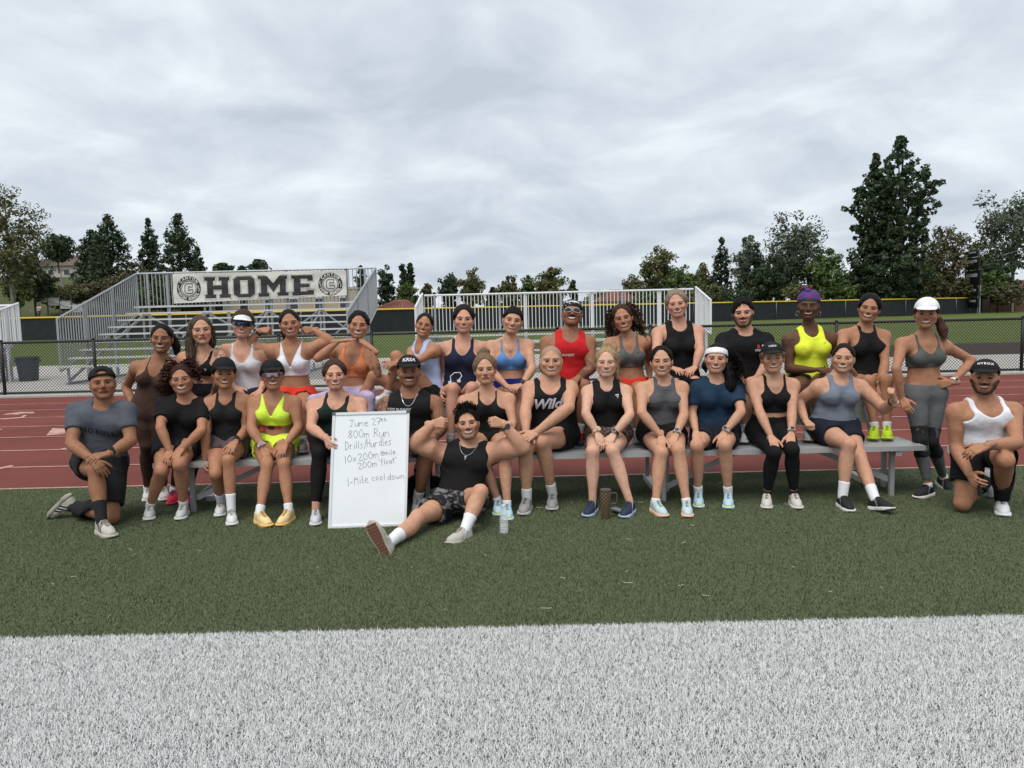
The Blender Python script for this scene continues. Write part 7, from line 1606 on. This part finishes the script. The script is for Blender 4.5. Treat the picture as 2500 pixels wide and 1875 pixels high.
tree('pine_tree', 'conifer', 'short dark pine shouldering the banner end pine', 482, 600, 28, 116, GT, n=1600, seed=25)
for i, (xp, yt, hw, D, kd, lm, lb) in enumerate([
    (545, 642, 30, 190, 'broad', 'pine', 'thin distant treetop just above the banner letter H'), (628, 632, 30, 190, 'broad', 'pine', 'distant dome-shaped treetop above the banner letter O'), (590, 648, 18, 190, 'conifer', 'pine', 'small pointed treetop beside the dome-shaped treetop'),
    (880, 646, 30, 130, 'conifer', 'cyp', 'pointed dark tree behind the other end of the banner'), (940, 643, 26, 125, 'column', 'cyp', 'dark columnar tree beside the tall bleachers'), (982, 641, 15, 130, 'column', 'cyp', 'taller dark poplar of the pair above the tiled roof'), (1000, 640, 12, 130, 'column', 'cyp', 'thinner poplar of the pair above the tiled roof'),
    (992, 682, 32, 112, 'broad', 'green', 'leafy green tree in front of the poplar pair'), (1040, 690, 22, 118, 'broad', 'syc', 'small leafy tree by the low bleachers corner'), (1098, 664, 34, 120, 'broad', 'pine', 'dark leafy tree behind the low bleachers railing'), (1152, 650, 42, 118, 'broad', 'syc', 'open sycamore behind the low bleachers railing'),
    (1240, 672, 36, 130, 'broad', 'syc', 'rusty-green bushy tree behind the middle of the railing'), (1345, 650, 48, 128, 'broad', 'syc', 'larger rusty-green tree behind the middle of the railing'), (1290, 670, 36, 135, 'broad', 'green', 'green tree filling between two rusty-green trees'), (1400, 682, 12, 170, 'column', 'pine', 'tiny distant cypress poking above the railing'),
    (1202, 700, 26, 140, 'conifer', 'cyp', 'small dark conifer behind the railing'), (1470, 708, 44, 150, 'broad', 'green', 'low distant green tree above the red tiled roof'), (1545, 668, 40, 140, 'broad', 'syc', 'mid-height tree at the beside the red tiled roof'),
    (1605, 598, 62, 128, 'broad', 'syc', 'tall pale-topped tree behind the end of the low bleachers'), (1672, 645, 52, 122, 'broad', 'green', 'dense green tree beside the pale-topped tree'), (1712, 640, 40, 126, 'broad', 'syc', 'yellowish leafy tree beside the dark cypress'), (1762, 578, 36, 124, 'conifer', 'cyp', 'dark pointed cypress beside the grey eucalyptus'),
    (1830, 575, 52, 122, 'broad', 'euc', 'smaller grey eucalyptus beside the pointed cypress'), (1945, 512, 92, 120, 'broad', 'euc', 'large grey-green eucalyptus with billowing crown'), (1880, 620, 50, 118, 'broad', 'pine', 'dark understory tree below the large eucalyptus'), (2020, 605, 62, 116, 'broad', 'green', 'bright green tree beside the giant pine'),
    (2300, 548, 78, 124, 'broad', 'brown', 'brownish open tree beside the giant pine'), (2392, 590, 48, 130, 'broad', 'green', 'dark green tree behind the scoreboard'), (2480, 462, 105, 128, 'broad', 'euc', 'big grey eucalyptus behind the scoreboard and lamp'), (2440, 620, 50, 124, 'broad', 'pine', 'dark tree below the big grey eucalyptus'), (2230, 610, 50, 122, 'broad', 'pine', 'dark bushy tree under the giant pine'), (2100, 640, 50, 120, 'broad', 'pine', 'dark bushy tree under the second giant spire')]):
    tree({'broad': 'leafy_tree', 'conifer': 'conifer_tree', 'column': 'cypress_tree'}[kd], kd, lb, xp, yt, hw, D, GT, lm, n=2400 if hw > 40 else 1500, seed=60 + i)
tree('giant_pine', 'conifer', 'giant dark pine towering over the ball field fence', 2200, 328, 84, 114, GT, n=9000, seed=77, trunk=.30, leaf=.40)
tree('giant_pine', 'conifer', 'second dark spire joined to the giant pine', 2140, 372, 62, 116, GT, n=6000, seed=78, trunk=.25, leaf=.40)
BUSH = ['below the rusty-green hillside tree', 'below the dome-shaped tree', 'beside the slim light pole', 'under the twin-topped pine', 'under the slender pointed pine', 'under the smaller grey eucalyptus', 'under the large grey-green eucalyptus', 'under the dense green tree', 'under the bright green tree', 'at the foot of the giant pine', 'beside the scoreboard', 'under the big grey eucalyptus', 'under the pale-topped tree', 'between the pale-topped and dense green trees', 'at the foot of the dark pointed cypress', 'between the two grey eucalyptuses', 'against the large eucalyptus trunk', 'between the large eucalyptus and bright green tree', 'between the giant pine and brownish tree', 'under the brownish open tree', 'behind the thin pale pole', 'at the foot of the second giant spire', 'behind the hillside banners', 'at the foot of the paired dark pines', 'behind the tall bleachers side railing', 'behind the banner end pine']
# bushes and bank planting low behind the fence
for i, (xp, yt, hw, D) in enumerate([(40, 655, 40, 98), (110, 668, 36, 104), (185, 690, 34, 106), (310, 640, 60, 108), (400, 660, 60, 108), (1800, 700, 60, 118), (1960, 690, 60, 116), (1690, 700, 50, 118), (2060, 690, 50, 115), (2160, 700, 70, 116), (2350, 680, 60, 122), (2470, 690, 60, 120), (1580, 700, 40, 126), (1640, 690, 45, 124), (1745, 690, 45, 122), (1850, 670, 50, 121), (1905, 650, 50, 121), (2000, 660, 45, 119), (2260, 650, 55, 121), (2310, 660, 50, 122), (2420, 660, 50, 122), (2130, 660, 50, 118), (150, 700, 40, 103), (240, 680, 50, 107), (360, 690, 50, 107), (460, 690, 40, 108)]):
    tree('bush', 'bushy', ['bright green', 'dark evergreen', 'yellowish rusty', 'brownish'][i % 4] + ' shrub ' + BUSH[i], xp, yt, hw, D, 'shrubs behind the ball field fence', ['green', 'pine', 'syc', 'brown'][i % 4], n=1300, seed=140 + i)

STUC = mat('stucco', (.42, .39, .34), rough=.9, var=.08, vscale=.8); TILE = mat('roof_tile', (.17, .062, .042), rough=.85, var=.3, vscale=1.2); GLS = mat('window_glass', (.03, .035, .04), rough=.1, spec=.6); TRIM = mat('white_trim', (.62, .61, .58), rough=.7)
def house(name, label, x0, x1, y, dep, zb, hw_, hr, wm=STUC, rm=TILE, wins=3):
    th = empty(name, ((x0 + x1) / 2, y, zb), label, 'building'); w = x1 - x0; a, b_ = -w / 2, w / 2
    mb = MB(); mb.box((a, 0, 0), (b_, dep, hw_)); mb.obj('wall', wm, th)
    if hr > 0:
        e = .6; mb = MB(); mb.add([(a - e, -e, hw_), (b_ + e, -e, hw_), (b_ + e, dep + e, hw_), (a - e, dep + e, hw_), (a + min(dep, w) * .35, dep / 2, hw_ + hr), (b_ - min(dep, w) * .35, dep / 2, hw_ + hr)], [(0, 1, 5, 4), (1, 2, 5), (2, 3, 4, 5), (3, 0, 4), (3, 2, 1, 0)]); ro = mb.obj('roof', rm, th)
        nr = max(6, int(w / .5)); mb = MB()
        for k in range(nr + 1):
            f = k / nr; xe = a - e + (w + 2 * e) * f; xt = a + min(dep, w) * .35 + (w - 2 * min(dep, w) * .35) * f; mb.bar((xe, -e, hw_ + .06), (xt, dep / 2, hw_ + hr + .06), .16, .10)
        t_ = mb.obj('tile_rows', rm, ro); t_['kind'] = 'stuff'
    else: mb = MB(); mb.box((a - .1, -.1, hw_), (b_ + .1, dep + .1, hw_ + .35)); mb.obj('parapet', wm, th)
    for k in range(wins):
        cx_ = a + w * (k + .5) / wins; mb = MB(); mb.box((cx_ - .7, -.06, hw_ * .45), (cx_ + .7, -.02, hw_ * .82)); wn = mb.obj('window', TRIM, th); mb = MB(); mb.box((cx_ - .6, -.09, hw_ * .48), (cx_ + .6, -.065, hw_ * .79)); mb.obj('pane', GLS, wn)
    return th
house('gym_building', 'long beige flat-roofed school building seen behind the HOME banner', -47, -24, 118, 14, 0, 6.0, 0, mat('beige_wall', (.40, .345, .265), rough=.9, var=.06, vscale=.4), wins=6)
house('tiled_house', 'low house with reddish tile roof beside the tall bleachers', -18.5, -13.0, 104, 8, 0, 2.4, 1.5, wins=2)
house('tiled_house', 'white house with red tile roof behind the low bleachers railing', 14.8, 21.2, 132, 8, 0, 3.4, 2.0, wins=3)
house('tiled_house', 'brownish brick house past the end of the ball field fence', 86, 98, 132, 10, 0, 3.2, 2.2, mat('brick_wall', (.20, .10, .075), rough=.9, var=.15, vscale=1), wins=3)
zb = float(hz(-104, 172)); house('hillside_house', 'pale hillside house partly hidden behind the dome-shaped tree', -108, -94, 172, 10, zb - 1.0, 3.8, 2.4, mat('pale_wall', (.46, .42, .36), rough=.9), mat('roof_brown', (.16, .12, .095), rough=.9), wins=4)
# hillside banners, poles, lamp
for i in range(4):
    a = at_y(88 + 29 * i, 719 + 8 * i, 101); w = 26 / FPX * 101; h_ = 19 / FPX * 101; t_ = empty('hillside_banner', (a[0], 101, a[2] - h_), 'white banner panel on the hillside rail fence, %s' % ['highest of the row', 'second down the row', 'third down the row', 'lowest of the row'][i], 'banner', 'white banners on the hillside fence')
    mb = MB(); mb.box((0, -.03, 0), (w, 0, h_)); mb.obj('panel', mat('panel_white', (.60, .60, .58), rough=.8, var=.06, vscale=1), t_)
    for xx in (-.1, w + .05): MB().tube([(xx, .05, -3.5), (xx, .05, h_ + .4)], .05, 6).obj('post', PSTM, t_)
mb = MB(); a = at_y(62, 705, 101); b_ = at_y(215, 752, 101); fr = empty('handrail', a, 'grey pipe handrail running down the grassy hillside', 'railing'); MB().tube([(0, 0, 0), tuple(b_ - a)], .05, 6).obj('rail', PSTM, fr); MB().tube([(0, 0, -.7), tuple(b_ - a + np.array([0, 0, -.7]))], .05, 6).obj('rail', PSTM, fr)
a = at_y(148, 662, 104); lp = empty('light_pole', (a[0], 104, 0), 'slim pale light pole standing in front of the hillside', 'pole'); MB().tube([(0, 0, 0), (0, 0, a[2])], [.14, .09], 8).obj('pole', mat('pole_grey', (.30, .30, .29), rough=.6), lp, smooth=True); mb = MB(); mb.box((-.1, -.1, a[2]), (.5, .1, a[2] + .18)); mb.obj('lamp_head', PSTM, lp); mb = MB(); mb.box((.0, -.12, a[2] * .42), (1.1, -.06, a[2] * .42 + 1.2)); mb.obj('pole_sign', mat('sign_grey', (.22, .24, .26), rough=.6), lp)
# scoreboard seen almost edge-on
c = at_y(2373, 735, 120); sc_ = empty('scoreboard', (c[0], 120, 0), 'tall dark scoreboard seen edge-on behind the end of the ball field fence', 'scoreboard'); SBK = mat('scoreboard_black', (.010, .011, .012), rough=.5); SBW = mat('scoreboard_white', (.50, .52, .52), rough=.6)
sc_.rotation_euler = (0, 0, R(-98))
for (z0_, z1_, xw) in ((.9, 2.4, 2.2), (2.7, 4.0, 2.2), (4.3, 6.6, 2.6), (6.8, 8.6, 2.2), (8.7, 9.7, 1.6)):
    mb = MB(); mb.box((-xw, -.12, z0_), (xw, .12, z1_)); b1_ = mb.obj('board_panel', SBK, sc_)
    mb = MB(); mb.box((-xw * .8, -.15, z0_ + (z1_ - z0_) * .58), (xw * .7, -.125, z0_ + (z1_ - z0_) * .80)); mb.obj('lettering_strip', SBW, b1_)
for sg in (-1, 1): mb = MB(); mb.box((sg * 1.4 - .1, .13, 0), (sg * 1.4 + .1, .33, 9.8)); mb.obj('support_post', PSTM, sc_)
a = at_y(2394, 684, 119); fp = empty('flag_pole', (a[0], 119, 0), 'thin pale pole beside the scoreboard', 'pole'); MB().tube([(0, 0, 0), (0, 0, a[2])], .07, 8).obj('pole', mat('pole_pale', (.5, .5, .5), rough=.5), fp)
a = at_y(2452, 622, 126); sl = empty('street_lamp', (a[0] + 6, 126, 0), 'curved-arm street lamp over the trees by the scoreboard', 'street lamp'); MB().tube([(0, 0, 0), (0, 0, a[2] - .5), (-1.5, 0, a[2] + .5), (-4, 0, a[2] + .55), (-6, 0, a[2])], [.14, .10, .07, .06, .05], 8).obj('pole', mat('pole_pale', (.5, .5, .5)), sl, smooth=True); mb = MB(); mb.box((-6.6, -.15, a[2] - .12), (-5.8, .15, a[2] + .06)); mb.obj('lamp_head', PSTM, sl)
# far green ridge closing the horizon
mb = MB(); xs = np.linspace(-420, 420, 90); V = []; F = []
for j, (yy, sc2) in enumerate(((240, 0), (262, .7), (290, 1), (330, .8))):
    for x_ in xs: V.append((x_, yy, -.05 + sc2 * (5.0 + 2.2 * math.sin(x_ * .05) + 1.3 * math.sin(x_ * .13 + 1) + .6 * math.sin(x_ * .41))))
n_ = len(xs); mb.add(V, [(j*n_+i, j*n_+i+1, (j+1)*n_+i+1, (j+1)*n_+i) for j in range(3) for i in range(n_ - 1)]); struct('far_hills', mb, ground_mat('far_trees', (.028, .036, .018), (.055, .062, .030), .25, .9, (.02, .028, .014), bump=.8, bscale=1.2, bd=1.5), smooth=True)
# lone walker on the path below the hill
WN[7] = (0, 0, 1.0)
SPEC2 = dict(w=7, g='m', H=1.75, bld=1.0, skin=SK['mid'], Y=90.0, label='distant person in pale shirt walking below the hillside', floor=0, top=(95, 742), chin=(95, 747.0), nk=(95, 748.6), sa=(90.5, 750), sb=(99.5, 750), ea=(89.8, 756), wa=(90.5, 761), dwa=-.1, eb=(100.5, 756), wb=(100, 761), dwb=-.1, pv=(95, 760), ka=(93.5, 769), kb=(96.5, 769), kya=-.1, kyb=.05, fa=(93.5, 778), fb=(97, 778), fya=0, fyb=0, hs=1.0, vox=4.0, hair=H_short(HB, locks=[]), topc=tee(fab('pale_shirt', (.42, .42, .36))), botc=legg(fab('grey_trousers', (.08, .08, .085)), name='trousers', off=.015), nofoota=True, nofootb=True)
try: build_person('W', SPEC2)
except Exception as ex_: print('walker', ex_)
print('TRIS', sum(sum(len(p.vertices) - 2 for p in o.data.polygons) for o in S.objects if o.type == 'MESH'), 'objs', len(S.objects), 'time', round(time.time() - T0, 1))

pB = PEOPLE['B7']; q3 = pB.sh['a'] + np.array([.10, .16, .03]); tw_ = empty('white_towel', q3, 'white towel bunched behind the navy tank runner\'s shoulder', 'towel')
blob('towel_cloth', lambda P: smin(ell(P, q3, (.06, .05, .07)), ell(P, q3 + (-.03, 0, -.06), (.05, .05, .06)), .03) + .008 * wob(P, 60), q3 - .16, q3 + .16, .009, fab('towel_white', (.62, .62, .62)), tw_, q3)
